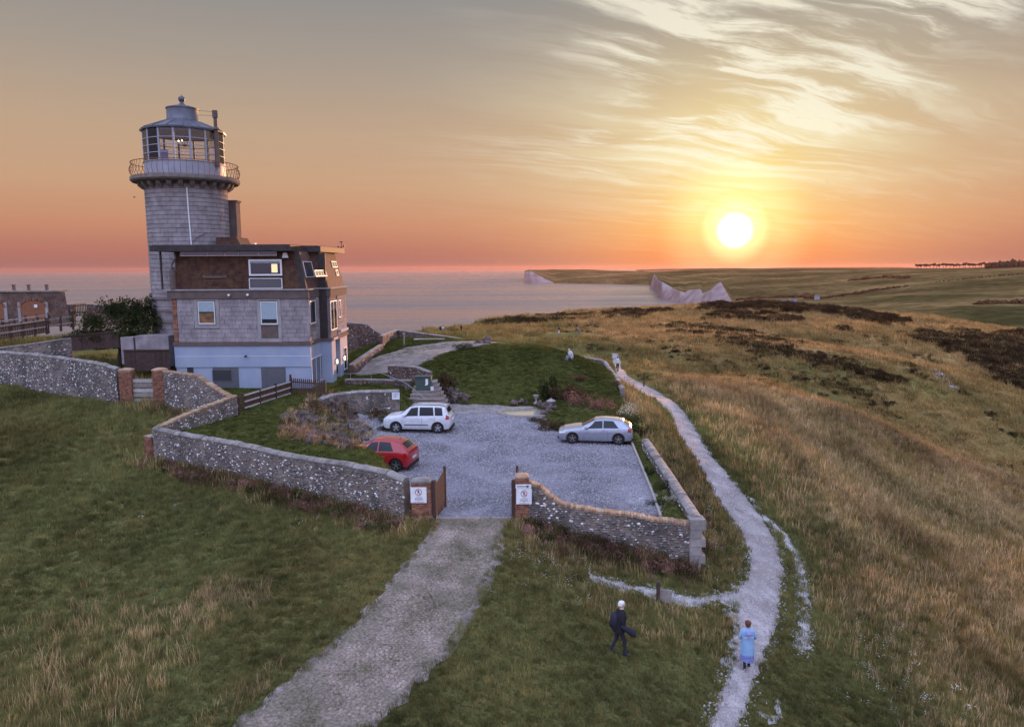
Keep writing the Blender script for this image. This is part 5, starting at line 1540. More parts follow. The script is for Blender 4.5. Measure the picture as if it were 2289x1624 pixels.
b = MB(); zb3 = tz(222, 60); b.add([(TX + q[0] * .25, TY + q[1] * .25, zb3 + q[2] * .25) for q in _ico(3)[0]], _ico(3)[1]); b.tube((TX, TY, zd + .5), (TX, TY, zb3 + .1), .13, .1); b.tube((TX, TY, zb3), (TX, TY, zb3 + .34), .05, .03); tpart(b, 'ball_finial', M['lead_roof'], smooth=True)
# stove pipe and its stays
p = at_y(482, 290, 59.0); zp0 = at_y(484, 284, 59).z; zp1 = at_y(484, 262, 59).z; zp2 = at_y(484, 247.5, 59).z
b = MB(); b.tube((p.x, 59, zsill - .3), (p.x, 59, zeave), .17, n=12); b.tube((p.x, 59, zeave), (p.x, 59, zp1), .13, n=12); b.tube((p.x, 59, zp1 - .05), (p.x, 59, zp2), .20, n=14); b.tube((p.x, 59, zeave + .1), (p.x, 59, zeave + .25), .3, .2, n=12)
tpart(b, 'stove_pipe', M['belt_render'], auto=40)
b = MB(); b.tube((p.x, 59, zp2 - .1), (TX + 1.1, TY, zd - .1), .012, n=4); b.tube((p.x, 59, zp1 + .1), (TX + 1.2, TY, zd - .45), .012, n=4); tpart(b, 'stay_wire', M['black_plastic'])
# gallery railing: bellied balusters
for k in range(60):
    a = k * 2 * math.pi / 60; m_ = MB(); r0 = rg - .16; zz = [0, .12, .3, .5, .68, .85, 1.0]; rr = [0, .03, .12, .17, .12, .0, .06]; H_ = tz(358, 57) - z_deck + .05
    m_.path([(r0 + b_, 0, z_deck + H_ * a_) for a_, b_ in zip(zz, rr)], .017, 5); o = m_.build('baluster', M['rust_rail'], tower); o.location = Vector((TX, TY, 0)) - TO; o.rotation_euler = (0, 0, a)
for zz, r_, w in ((H_, rg - .10, .024), (.06, rg - .16, .018)):
    m_ = MB(); m_.lathe([(r_ - w, z_deck + zz - w), (r_ + w, z_deck + zz - w), (r_ + w, z_deck + zz + w), (r_ - w, z_deck + zz + w), (r_ - w, z_deck + zz - w)], 60, (TX, TY, 0)); tpart(m_, 'handrail', M['rust_rail'])
# conductor pipe down the face, narrow side buttress with arched window, old crack
aa = view + math.radians(1.0); pp = lambda v, k=0.0: (TX + math.cos(view + k) * (TR + .06), TY + math.sin(view + k) * (TR + .06), tz(v, 56.5))
b = MB(); b.path([pp(417, -.0), pp(470, .008), pp(551, .03)], .055, 6); tpart(b, 'downpipe', M['white_paint'])
b = MB(); xr = TX + TR * .93
b.box(xr, xr + .62, 61.0, 61.9, 6, tz(452, 61)); b.cbox((xr + .33, 61.45, tz(450, 61)), (.8, 1.0, .14))
tpart(b, 'buttress', M['belt_render'])
b = MB(); b.path([pp(517, .42), pp(522, .34), pp(526, .24), pp(534, .12), pp(539, .06)], .022, 4); tpart(b, 'crack_strap', M['belt_render'])
# chandelier in the lantern
root = empty('chandelier', (TX + .05, TY, zeave - .1), 0, 'small many-armed chandelier hanging inside the lantern room', 'chandelier')
b = MB(); b.tube((0, 0, 0), (0, 0, -.75), .02); b.lathe([(0, -.62), (.12, -.68), (.09, -.85), (0, -.95)], 10)
b.build('stem', M['rust_rail'], root)
for k in range(8):
    a = k * math.pi / 4; m_ = MB(); m_.path([(.05, 0, -.75), (.28, 0, -.86), (.45, 0, -.74), (.47, 0, -.58)], .022, 5); o = m_.build('arm', M['rust_rail'], root); o.rotation_euler = (0, 0, a)
    m_ = MB(); m_.add([(.47 + q[0] * .05, q[1] * .05, -.52 + q[2] * .07) for q in _ico(1)[0]], _ico(1)[1]); m_.build('bulb', M['lit_lamp'] if k in (4, 5, 6) else M['cloth_grey'], o)
# furniture seen through the lantern glass
root = empty('armchair', (TX - 1.1, TY - 1.2, zsill - .3), R(20), 'pale high-backed chair standing inside the lantern room', 'chair')
for nm, c_, s_ in (('seat', (0, 0, .42), (.6, .55, .16)), ('backrest', (0, .24, .85), (.6, .12, .85))):
    m_ = MB(); m_.cbox(c_, s_); m_.build(nm, M['cloth_lilac'], root)
for sx in (-.25, .25):
    for sy in (-.22, .22): m_ = MB(); m_.cbox((sx, sy, .17), (.05, .05, .34)); m_.build('leg', M['brown_timber'], root)
# ------------------------------------------------------------------ cars
def car(name, label, st, paint, loc, rz, wb, wr, cowl, roof0, roof1, rearx, side_windows, kind):
    """st: stations (x, z_bottom, half width, z_belt, z_top, half width of top), front at -x"""
    root = empty(name, loc, rz, label, 'car', 'cars on the gravel car park')
    S = np.array(st, float); N = 64
    xs = np.unique(np.concatenate([np.linspace(S[0, 0], S[-1, 0], N), S[:, 0]]))
    def F(c):
        v = np.interp(xs, S[:, 0], S[:, c]); k = np.array([.25, .5, .25]); w = v.copy(); w[1:-1] = np.convolve(v, k, 'valid'); return w
    zb, w, zs, zt, wt = (F(c) for c in range(1, 6))
    def ring(i, g=0.0):
        a, b_, c, d, e = zb[i], w[i], zs[i], zt[i], wt[i]
        side_top = min(b_ * .95, b_ - .03); h = max(d - c, .02)
        half = [(0, a), (b_ * .80, a), (b_ * .93, a + .03), (b_ * .985, a + .12), (b_, a + (c - a) * .45), (b_ * .995, a + (c - a) * .70), (b_ * .975, c - .04), (side_top, c),
                (side_top + (e - side_top) * .50, c + h * .52), (e + (side_top - e) * .10, c + h * .86), (e * .93, c + h * .955), (e * .75, d), (e * .4, d + .012), (0, d + .016)]
        return half
    rings = []
    for i in range(len(xs)):
        h = ring(i); full = [(xs[i], -y, z) for y, z in h] + [(xs[i], y, z) for y, z in h[-2:0:-1]]
        rings.append(full)
    mb = MB(); mb.loft(rings)
    body = mb.build('body', M[paint], root, fix=True, auto=38)
    # wheel openings
    cut = MB()
    for x in wb:
        for s in (-1, 1): cut.tube((x, s * .62, wr), (x, s * 1.2, wr), wr + .055, n=28)
    cu = cut.build('cut', M['black_plastic'], root, fix=True)
    md = body.modifiers.new('arches', 'BOOLEAN'); md.object = cu; md.operation = 'DIFFERENCE'; md.solver = 'EXACT'
    bpy.context.view_layer.update(); dg = bpy.context.evaluated_depsgraph_get()
    me = bpy.data.meshes.new_from_object(body.evaluated_get(dg)); body.modifiers.clear(); body.data = me; bpy.data.objects.remove(cu)
    me.polygons.foreach_set('use_smooth', [True] * len(me.polygons)); me.set_sharp_from_angle(angle=R(38))
    at_ = lambda arr, x: float(np.interp(x, xs, arr))
    def side(x, t, s, g=.006):
        b_, c, d, e = at_(w, x), at_(zs, x), at_(zt, x), at_(wt, x); st_ = min(b_ * .95, b_ - .03); h = d - c
        ys_ = np.interp(t, [0, .52, .86], [st_, st_ + (e - st_) * .5, e + (st_ - e) * .10]); return (x, s * (ys_ + g), c + h * t)
    for s in (-1, 1):
        for poly in side_windows:
            mb = MB(); n = 8
            # poly: x of lower-front, lower-rear, upper-rear, upper-front
            xl0, xl1, xu1, xu0 = poly
            vs = []
            for j in range(7):
                t = .05 + (.84 - .05) * j / 6
                for i in range(n + 1):
                    f = i / n; x = (xl0 + (xl1 - xl0) * f) * (1 - j / 6) + (xu0 + (xu1 - xu0) * f) * (j / 6)
                    vs.append(side(x, t, s))
            mb.add(vs, [(j * (n + 1) + i, j * (n + 1) + i + 1, (j + 1) * (n + 1) + i + 1, (j + 1) * (n + 1) + i) for j in range(6) for i in range(n)])
            mb.build('side_window', M['car_glass'], root, smooth=True)
    def topglass(nm, xa, xb, m0=.04):
        mb = MB(); vs = []; n = 8
        for j in range(n + 1):
            x = xa + (xb - xa) * j / n; e, d = at_(wt, x), at_(zt, x)
            for f, dz in ((-.86, -.012), (-.75, .0), (-.4, .012), (0, .016), (.4, .012), (.75, 0), (.86, -.012)): vs.append((x, e * f, d + dz + .007))
        mb.add(vs, [(j * 7 + i, j * 7 + i + 1, (j + 1) * 7 + i + 1, (j + 1) * 7 + i) for j in range(n) for i in range(6)])
        mb.build(nm, M['car_glass'], root, smooth=True)
    topglass('windscreen', cowl + .05, roof0 - .04); topglass('rear_window', roof1 + .05, rearx - .04)
    W_ = float(w.max())
    # wheels
    for x in wb:
        for s in (-1, 1):
            wo = empty('wheel', (x, s * (W_ - .13), wr)); wo.parent = root; wo.rotation_euler = (0, 0, 0 if s < 0 else math.pi)
            mb = MB(); prof = [(wr * .66, -.10), (wr * .93, -.105), (wr, -.075), (wr, .075), (wr * .93, .105), (wr * .66, .10)]
            mb.lathe(prof, 28); mb.T = None; mb.v = [(a, c, b_) for a, b_, c in mb.v]; mb.build('tyre', M['tyre'], wo, auto=40, fix=True)
            rim = MB(); k = 5
            rim.lathe([(wr * .68, -.085), (wr * .63, -.09), (wr * .62, .06)], 28); rim.lathe([(0, -.085), (wr * .16, -.08), (wr * .17, -.05)], 12)
            for q in range(k):
                for dq in ((-.13, .13) if kind != 'suv' else (0,)):
                    a = 2 * math.pi * q / k + math.pi / 2; ra, rb = wr * .12, wr * .65; wd = .022 if kind != 'suv' else .05
                    p0 = Vector((math.cos(a + dq * .3) * ra, math.sin(a + dq * .3) * ra, -.075)); p1 = Vector((math.cos(a + dq * 1.5) * rb, math.sin(a + dq * 1.5) * rb, -.070))
                    d = (p1 - p0).normalized(); nn = Vector((-d.y, d.x, 0)) * wd
                    rim.add([p0 - nn, p0 + nn, p1 + nn * .8, p1 - nn * .8, p0 - nn + Vector((0, 0, .04)), p0 + nn + Vector((0, 0, .04)), p1 + nn * .8 + Vector((0, 0, .04)), p1 - nn * .8 + Vector((0, 0, .04))], [(3, 2, 1, 0), (0, 1, 5, 4), (1, 2, 6, 5), (2, 3, 7, 6), (3, 0, 4, 7)])
            rim.v = [(a, c, b_) for a, b_, c in rim.v]; rim.build('rim', M['alloy' if kind == 'suv' else 'alloy_dark'], wo, auto=40, fix=True)
            hb = MB(); hb.lathe([(0, .05), (wr * .62, .055)], 20); hb.v = [(a, c, b_) for a, b_, c in hb.v]; hb.build('brake_disc', M['black_plastic'], wo)
    def surf(x, z, s, g=.004):
        a, b_, c = at_(zb, x), at_(w, x), at_(zs, x)
        f = (z - a) / max(c - a, .01); y = b_ * np.interp(f, [0, .05, .2, .45, .7, .93, 1.0], [.80, .93, .985, 1.0, .995, .975, .95]); return (x, s * (y + g), z)
    def patch(nm, corners, mat, n=5):
        for s in (-1, 1):
            mb = MB(); (xa, za), (xb, zb_), (xc, zc), (xd, zd_) = corners; vs = []
            for j in range(n + 1):
                for i in range(n + 1):
                    u, v = i / n, j / n
                    x = (xa * (1 - u) + xb * u) * (1 - v) + (xd * (1 - u) + xc * u) * v; z = (za * (1 - u) + zb_ * u) * (1 - v) + (zd_ * (1 - u) + zc * u) * v
                    vs.append(surf(x, z, s, .008))
            mb.add(vs, [(j * (n + 1) + i, j * (n + 1) + i + 1, (j + 1) * (n + 1) + i + 1, (j + 1) * (n + 1) + i) for j in range(n) for i in range(n)]); mb.build(nm, M[mat], root, smooth=True)
    x0, x1 = S[0, 0], S[-1, 0]
    f = 1.0 if kind == 'suv' else .84
    patch('headlamp', [(x0 + .10, .66 * f + .02), (x0 + .42, .72 * f + .02), (x0 + .46, .86 * f), (x0 + .14, .80 * f)], 'lamp_clear')
    patch('tail_lamp', [(x1 - .30, .86 * f + .03), (x1 - .05, .84 * f + .03), (x1 - .06, (1.04 if kind == 'suv' else .93) * 1.0), (x1 - .26, (1.16 if kind == 'suv' else .97))], 'lamp_red')
    for s in (-1, 1):                                   # mirrors, handles
        mb = MB(); xm = cowl + .30; c = Vector((xm, s * (W_ + .06), at_(zs, xm) + .09)); mb.add([(c.x + q[0] * .10, c.y + q[1] * .11, c.z + q[2] * .075) for q in _ico(2)[0]], _ico(2)[1]); mb.cbox((c.x, c.y - s * .10, c.z - .05), (.08, .12, .03)); mb.build('door_mirror', M[paint], root, smooth=True)
        for xh in ((.05, .95) if kind == 'suv' else (.48,)):
            p = surf(xh, at_(zs, xh) - .12, s); mb = MB(); mb.cbox((p[0], p[1] + s * .012, p[2]), (.17, .025, .03)); mb.build('door_handle', M[paint], root)
    # panel gaps
    for xd in ((cowl + .12, .36, 1.15) if kind == 'suv' else (cowl + .18, .72)):
        for s in (-1, 1):
            mb = MB(); n = 8; zz = np.linspace(at_(zb, xd) + .14, at_(zs, xd) - .01, n)
            vs = [surf(xd + dx, z, s, .0015) for z in zz for dx in (-.006, .006)]; mb.add(vs, [(2 * i, 2 * i + 1, 2 * i + 3, 2 * i + 2) for i in range(n - 1)]); mb.build('door_gap', M['black_plastic'], root)
    # bumpers, grille, plates
    mb = MB(); mb.cbox((x0 + .05, 0, .30), (.12, W_ * 1.3, .14)); mb.build('lower_grille', M['black_plastic'], root)
    mb = MB(); mb.cbox((x0 + .035, 0, .58 * f + .02), (.06, .7, .12)); mb.build('grille', M['black_plastic'], root)
    mb = MB(); zp = .78 if kind == 'suv' else .62; mb.cbox((x1 + .004, 0, zp), (.02, .52, .11)); mb.build('number_plate', M['sign_white'] if kind == 'suv' else M['lamp_clear'], root)
    mb = MB(); mb.cbox((x1 - .04, 0, .30), (.12, W_ * 1.45, .16)); mb.build('rear_valance', M['black_plastic'], root)
    if kind == 'suv':
        for s in (-1, 1):
            mb = MB(); mb.path([(roof0 + .05, s * at_(wt, roof0 + .1) * .93, at_(zt, roof0 + .1) + .0), (roof0 + .3, s * at_(wt, .2) * .93, at_(zt, .2) + .05), (roof1 - .3, s * at_(wt, 1.2) * .93, at_(zt, 1.2) + .05), (roof1 - .02, s * at_(wt, 1.6) * .93, at_(zt, 1.6) + .0)], .022, 6); mb.build('roof_rail', M['black_plastic'], root)
        patch('side_moulding', [(-.72, .50), (.76, .50), (.76, .555), (-.72, .555)], 'black_plastic')
        patch('sill_cladding', [(-.85, .235), (.92, .235), (.92, .33), (-.85, .33)], 'black_plastic')
    else:
        patch('sill_strip', [(-.75, .20), (.80, .20), (.80, .245), (-.75, .235)], paint)  # thin raised strip along the sill in the body paint
    mb = MB(); xa = roof1 - .25; mb.tube((xa, 0, at_(zt, xa)), (xa + .10, 0, at_(zt, xa) + .11), .014, .006); mb.build('aerial', M['black_plastic'], root)
    return root


yeti = [(-2.11, .44, .56, .62, .66, .50), (-2.06, .32, .72, .76, .84, .60), (-1.88, .25, .83, .88, .98, .68), (-1.35, .23, .89, .97, 1.06, .73), (-1.02, .22, .90, 1.0, 1.11, .74), (-.38, .22, .90, 1.03, 1.61, .67),
        (.1, .22, .90, 1.04, 1.685, .67), (1.1, .22, .90, 1.07, 1.68, .66), (1.78, .23, .90, 1.08, 1.63, .64), (2.0, .26, .88, 1.03, 1.10, .68), (2.08, .36, .84, .94, 1.0, .66), (2.12, .46, .76, .82, .86, .58)]
car('parked_suv', 'white boxy estate car with dark roof rails, nose towards the rockery', yeti, 'car_white', (-5.78, 45.58, .045), R(-5.5), (-1.25, 1.33), .345, -1.02, -.38, 1.78, 2.0,
    [(-.72, .12, .12, -.30), (.22, 1.10, 1.04, .22), (1.18, 1.66, 1.58, 1.13)], 'suv')
a3 = [(-2.13, .38, .52, .52, .56, .45), (-2.07, .22, .72, .62, .70, .58), (-1.8, .18, .83, .72, .82, .66), (-1.2, .17, .88, .82, .92, .71), (-.80, .17, .885, .87, .97, .71), (-.02, .17, .885, .90, 1.37, .58),
      (.5, .17, .885, .92, 1.425, .58), (1.2, .17, .885, .935, 1.39, .56), (1.58, .18, .885, .945, 1.32, .55), (1.98, .22, .86, .93, 1.02, .62), (2.07, .28, .82, .86, .93, .62), (2.12, .38, .74, .74, .78, .56)]
car('parked_hatchback', 'silver three-door hatchback parked against the right-hand bed', a3, 'car_silver', (4.80, 42.42, .045), R(-8), (-1.28, 1.32), .325, -.80, -.02, 1.58, 1.98,
    [(-.50, .42, .42, -.02), (.47, 1.33, 1.02, .47)], 'hatch')
red = [(x * .945, zb, w, zs * 1.06, zt * (1.07 if zt > 1 else 1.05), wt) for x, zb, w, zs, zt, wt in a3]
car('parked_hatchback', 'red hatchback half hidden behind the grass bank and front wall', red, 'car_red', (-6.88, 37.12, .045), R(-12), (-1.2, 1.32), .325, -.75, -.02, 1.50, 1.87,
    [(-.45, .35, .35, -.02), (.42, 1.2, .98, .42)], 'hatch')


# ------------------------------------------------------------------ people
def figure(name, label, joints, edges, mats, loc, rz, scale=1.0, kids=None, group=None, sub=1):
    """joints: name -> (x, y, z, r); edges: (a, b, material index); one continuous skinned body, facing +y"""
    root = empty(name, loc, rz, label, 'person', group); root.scale = (scale,) * 3
    names = list(joints); ix = {n: i for i, n in enumerate(names)}
    me = bpy.data.meshes.new('body'); me.from_pydata([joints[n][:3] for n in names], [(ix[a], ix[b_]) for a, b_, _ in edges], [])
    o = bpy.data.objects.new('body', me); col.objects.link(o)
    sk = o.modifiers.new('skin', 'SKIN'); sk.use_smooth_shade = True
    for i, n in enumerate(names):
        r = joints[n][3]; v = me.skin_vertices[0].data[i]; v.radius = r if isinstance(r, tuple) else (r, r); v.use_root = (i == 0)
    sb = o.modifiers.new('sub', 'SUBSURF'); sb.levels = sub; sb.render_levels = sub
    bpy.context.view_layer.update(); dg = bpy.context.evaluated_depsgraph_get()
    m2 = bpy.data.meshes.new_from_object(o.evaluated_get(dg)); bpy.data.objects.remove(o)
    m2.name = 'body'
    for m_ in mats: m2.materials.append(M[m_])
    A = np.array([joints[a][:3] for a, _, _ in edges]); B = np.array([joints[b_][:3] for _, b_, _ in edges]); mi = np.array([c for _, _, c in edges])
    rr = np.array([max(np.max(joints[a][3]), np.max(joints[b_][3])) for a, b_, _ in edges])
    co = np.array([p.center[:] for p in m2.polygons]); d = B - A; L = (d * d).sum(1)
    t = np.clip(((co[:, None] - A[None]) * d[None]).sum(-1) / L, 0, 1); q = np.linalg.norm(co[:, None] - A[None] - t[..., None] * d[None], axis=-1) / rr[None]
    m2.polygons.foreach_set('material_index', mi[q.argmin(1)].astype(np.int32)); m2.polygons.foreach_set('use_smooth', [True] * len(m2.polygons)); m2.update()
    link_mesh('body', m2, root)
    return root


def ball(mb, c, s, sub=2):
    mb.add([(c[0] + q[0] * s[0], c[1] + q[1] * s[1], c[2] + q[2] * s[2]) for q in _ico(sub)[0]], _ico(sub)[1]); return mb


def hand(J, E, tag_, wrist, d, palm_n, mi, k=1.0):
    """palm and five fingers; d = direction of the hand, palm_n = side direction"""
    d = Vector(d).normalized(); s = Vector(palm_n).normalized(); w = Vector(J[wrist][:3]); c = d.cross(s)
    J[tag_ + 'p'] = (*(w + d * .055), .024); E.append((wrist, tag_ + 'p', mi))
    for i, (o, L) in enumerate(((-.030, .062), (-.010, .074), (.010, .070), (.028, .056))):
        b_ = w + d * .085 + s * o; m_ = b_ + d * L * .5 + c * .010; e = b_ + d * L * .85 + c * .034
        J[f'{tag_}f{i}a'] = (*b_, .0095); J[f'{tag_}f{i}b'] = (*m_, .0085); J[f'{tag_}f{i}c'] = (*e, .007)
        E += [(tag_ + 'p', f'{tag_}f{i}a', mi), (f'{tag_}f{i}a', f'{tag_}f{i}b', mi), (f'{tag_}f{i}b', f'{tag_}f{i}c', mi)]
    J[tag_ + 't1'] = (*(w + d * .04 - s * .038 + c * .012), .011); J[tag_ + 't2'] = (*(w + d * .075 - s * .048 + c * .026), .009); E += [(tag_ + 'p', tag_ + 't1', mi), (tag_ + 't1', tag_ + 't2', mi)]


def walker(stride=.28, knee=.10, arm=.16, lean=.02, coat=False, hands=True, arms=None):
    J = {'pelvis': (0, 0, .95, (.155, .115)), 'waist': (0, lean * .4, 1.10, (.145, .105)), 'chest': (0, lean, 1.30, (.175, .12)), 'sho': (0, lean * 1.2, 1.42, (.13, .085)), 'neck': (0, lean * 1.4, 1.51, .055),
         'head': (0, lean * 1.6 + .015, 1.62, (.078, .092)), 'crown': (0, lean * 1.6 + .0, 1.72, (.060, .075)), 'nose': (0, lean * 1.6 + .115, 1.615, .014)}
    E = [('pelvis', 'waist', 0), ('waist', 'chest', 0), ('chest', 'sho', 0), ('sho', 'neck', 2), ('neck', 'head', 2), ('head', 'crown', 2), ('head', 'nose', 2)]
    for s, n in ((-1, 'l'), (1, 'r')):
        f = s * stride
        J[n + 'hip'] = (s * .095, 0, .88, .095); J[n + 'knee'] = (s * .10, f * .5 + knee * .6, .50, .062); J[n + 'ank'] = (s * .10, f - .03, .09 + (.10 if f < 0 else 0), .043)
        J[n + 'toe'] = (s * .115, f + .15, .035 + (.03 if f < 0 else 0), .035); J[n + 'heel'] = (s * .10, f - .07, .05 + (.10 if f < 0 else 0), .035)
        E += [('pelvis', n + 'hip', 1), (n + 'hip', n + 'knee', 1), (n + 'knee', n + 'ank', 1), (n + 'ank', n + 'toe', 3), (n + 'ank', n + 'heel', 3)]
        ar = (arms or {}).get(n); 
        e, w = ar if ar else ((s * .27, -s * arm * .35, 1.13), (s * .25, -s * arm + .06, .89))
        J[n + 'sh'] = (s * .175, lean, 1.40, .064); J[n + 'elb'] = (*e, .047); J[n + 'wr'] = (*w, .030)
        E += [('sho', n + 'sh', 0), (n + 'sh', n + 'elb', 0), (n + 'elb', n + 'wr', 0)]
        if hands: hand(J, E, n + 'h', n + 'wr', Vector(w) - Vector(e), (0, 1, 0) if abs((Vector(w) - Vector(e)).z) > .1 else (0, 0, 1), 2)
    return J, E


def face(root, y, z):
    for s in (-1, 1):
        mb = MB(); ball(mb, (s * .032, y + .083, z + .012), (.012, .008, .008), 1); mb.build('eye', M['hair_dark'], root)
        mb = MB(); ball(mb, (s * .084, y + .0, z - .005), (.014, .025, .034), 1); mb.build('ear', M['skin'], root, smooth=True)
    mb = MB(); ball(mb, (0, y + .088, z - .052), (.026, .006, .007), 1); mb.build('mouth', M['car_red'], root)


# white-haired man in a black suit, walking to the right across the grass
mp = on_ground(1382, 1464)
J, E = walker(stride=.19, lean=.06, arms={'l': ((-.25, -.05, 1.14), (-.22, .13, .93)), 'r': ((.26, .02, 1.13), (.24, .20, .93))})
man = figure('person', 'white-haired person in a black suit walking right across the grass, dark rucksack on the back', J, E, ['cloth_black', 'cloth_navy', 'skin', 'shoe_dark'], mp, R(-78), 1.0)
mb = MB(); ball(mb, (0, .07, 1.675), (.086, .100, .074), 3); ball(mb, (0, .035, 1.63), (.083, .078, .078), 3); mb.v = [tuple(Vector(v) + mnoise.noise_vector(Vector(v) * 26) * .012) for v in mb.v]; mb.build('hair', M['hair_white'], man, smooth=True)
face(man, .10, 1.63)
# suit jacket skirt, collar
mb = MB(); rings = []
for z, rx, ry, dy in ((1.44, .15, .10, .06), (1.38, .215, .14, .06), (1.25, .23, .175, .05), (1.1, .215, .17, .03), (.95, .22, .175, .01), (.80, .225, .185, .0)):
    rings.append([(math.cos(a) * rx, math.sin(a) * ry + dy, z) for a in np.linspace(0, 2 * math.pi, 18, endpoint=False)])
mb.loft(rings, caps=False); mb.build('jacket', M['cloth_black'], man, smooth=True)
mb = MB(); mb.tube((0, .075, 1.475), (0, .08, 1.50), .075, .066, 14); mb.build('collar', M['cloth_white'], man)
# rucksack on the back
bp = empty('rucksack', man.matrix_basis @ Vector((0, -.22, 1.22)) if False else (mp + Matrix.Rotation(R(-78), 3, 'Z') @ Vector((-.02, -.15, 1.14))), R(-78), 'dark rucksack carried on the back of the white-haired person', 'rucksack')
mb = MB(); rings = []
for z, rx, ry in ((-.26, .11, .06), (-.22, .15, .10), (0, .16, .115), (.16, .14, .10), (.23, .09, .06)):
    rings.append([(math.cos(a) * rx, math.sin(a) * ry, z) for a in np.linspace(0, 2 * math.pi, 14, endpoint=False)])
mb.loft(rings); mb.build('pack', M['cloth_navy'], bp, smooth=True, fix=True)
mb = MB(); ball(mb, (0, -.10, -.10), (.11, .045, .10), 2); mb.build('pocket', M['cloth_black'], bp, smooth=True)
for s in (-1, 1):
    mb = MB(); mb.path([(s * .09, .05, .18), (s * .11, .16, .27), (s * .12, .29, .20), (s * .13, .30, .02), (s * .13, .12, -.18)], .016, 5); mb.build('strap', M['cloth_navy'], bp)
cb = empty('folded_coat', mp + Matrix.Rotation(R(-78), 3, 'Z') @ Vector((.25, .30, .86)), R(-78), 'dark rolled coat held in the hand of the white-haired person', 'coat')
mb = MB(); rings = []
for k, (y, z, r) in enumerate(((-.30, .22, .05), (-.20, .13, .085), (-.05, .02, .10), (.06, -.08, .105), (.13, -.16, .06))):
    rings.append([(math.cos(a) * r * .8, y + math.sin(a) * r * .5, z + math.sin(a) * r * .8) for a in np.linspace(0, 2 * math.pi, 12, endpoint=False)])
mb.loft(rings); mb.build('roll', M['cloth_navy'], cb, smooth=True, fix=True)
mb = MB(); mb.tube((-.03, -.12, .07), (.05, -.12, .10), .02); mb.build('label_tab', M['cloth_white'], cb)

# woman in a long light-blue raincoat, seen from behind on the path
wp = on_ground(1668, 1497)
J, E = walker(stride=.17, lean=.03, arms={'l': ((-.26, .0, 1.15), (-.20, .22, 1.06)), 'r': ((.27, .0, 1.15), (.22, .22, 1.04))})
wo_ = figure('person', 'brown-haired person in a long light-blue raincoat walking away down the chalk path', J, E, ['cloth_blue', 'cloth_black', 'skin', 'shoe'], wp, R(-6), .95)
mb = MB(); ball(mb, (0, .030, 1.66), (.100, .112, .105), 3); ball(mb, (0, .0, 1.60), (.092, .085, .085), 2)
mb.v = [tuple(Vector(v) * 1.0 + mnoise.noise_vector(Vector(v) * 22) * .010) for v in mb.v]; mb.build('hair', M['hair_brown'], wo_, smooth=True)
face(wo_, .045, 1.63)
mb = MB(); rings = []
rs = random.Random(5)
for z, rx, ry, dy in ((1.46, .13, .085, .03), (1.42, .19, .12, .03), (1.30, .215, .155, .025), (1.12, .205, .16, .02), (.95, .215, .175, .01), (.78, .225, .185, .0), (.60, .235, .19, .0)):
    rings.append([(math.cos(a) * rx * (1 + .03 * math.sin(a * 7 + z * 5)), math.sin(a) * ry * (1 + .03 * math.sin(a * 5)) + dy, z) for a in np.linspace(0, 2 * math.pi, 28, endpoint=False)])
mb.loft(rings, caps=False); mb.build('raincoat', M['cloth_blue'], wo_, smooth=True)
mb = MB(); rings = []
for z, rx, ry in ((.64, .215, .17), (.50, .225, .185), (.36, .235, .19)):
    rings.append([(math.cos(a) * rx * (1 + .06 * math.sin(a * 6)), math.sin(a) * ry * (1 + .06 * math.sin(a * 6)), z + .02 * math.sin(a * 2)) for a in np.linspace(0, 2 * math.pi, 28, endpoint=False)])
mb.loft(rings, caps=False); mb.build('skirt', M['cloth_pattern'], wo_, smooth=True)
mb = MB(); mb.add([(-.12, -.135, 1.44), (.12, -.135, 1.44), (.14, -.165, 1.33), (.0, -.178, 1.22), (-.14, -.165, 1.33), (0, -.20, 1.36)], [(0, 1, 5), (1, 2, 5), (2, 3, 5), (3, 4, 5), (4, 0, 5)]); mb.build('hood', M['cloth_lilac'], wo_)
mb = MB(); mb.tube((-.15, -.168, 1.225), (.15, -.172, 1.27), .010); mb.build('reflective_band', M['cloth_white'], wo_)

# walkers further off
J, E = walker(stride=.14, lean=.02, hands=False); pm_ = on_ground(1380, 831)
p1 = figure('person', 'person in a white shirt and black trousers standing on the start of the chalk path', J, E, ['cloth_white', 'cloth_black', 'skin', 'shoe_dark'], pm_, R(10), 1.02)
mb = MB(); ball(mb, (0, .03, 1.67), (.09, .10, .09), 2); mb.build('hair', M['hair_dark'], p1, smooth=True)
far = [(1249, 746, 'cloth_black', 'cloth_white', 'lone distant walker in black on the meadow, left of the pair in the middle', .2), (1288, 748, 'cloth_black', 'cloth_grey', 'dark-coated walker of the pair in the middle of the meadow', 1.2),
       (1294.5, 747, 'cloth_grey', 'cloth_grey', 'pale-coated walker of the pair in the middle of the meadow', 1.6), (945, 744, 'cloth_grey', 'cloth_navy', 'walker in grey by the cliff edge above the far garden wall', 2.2),
       (984, 743, 'cloth_black', 'cloth_black', 'dark walker of the couple by the cliff edge', .6), (990, 743, 'cloth_white', 'cloth_lilac', 'pale walker of the couple by the cliff edge', .9), (1031, 741, 'cloth_black', 'cloth_black', 'smallest dark walker near the gorse on the cliff top', 1.0)]
J2, E2 = walker(stride=.12, hands=False)
for u, v, top_, leg, lab, rz in far:
    if v < 742: g = on_ground(u, v)
    g = on_ground(u, v)
    figure('person', lab, J2, E2, [top_, leg, 'hair_dark', 'shoe_dark'], g, rz, 1.0, group='distant walkers on the clifftop', sub=0)
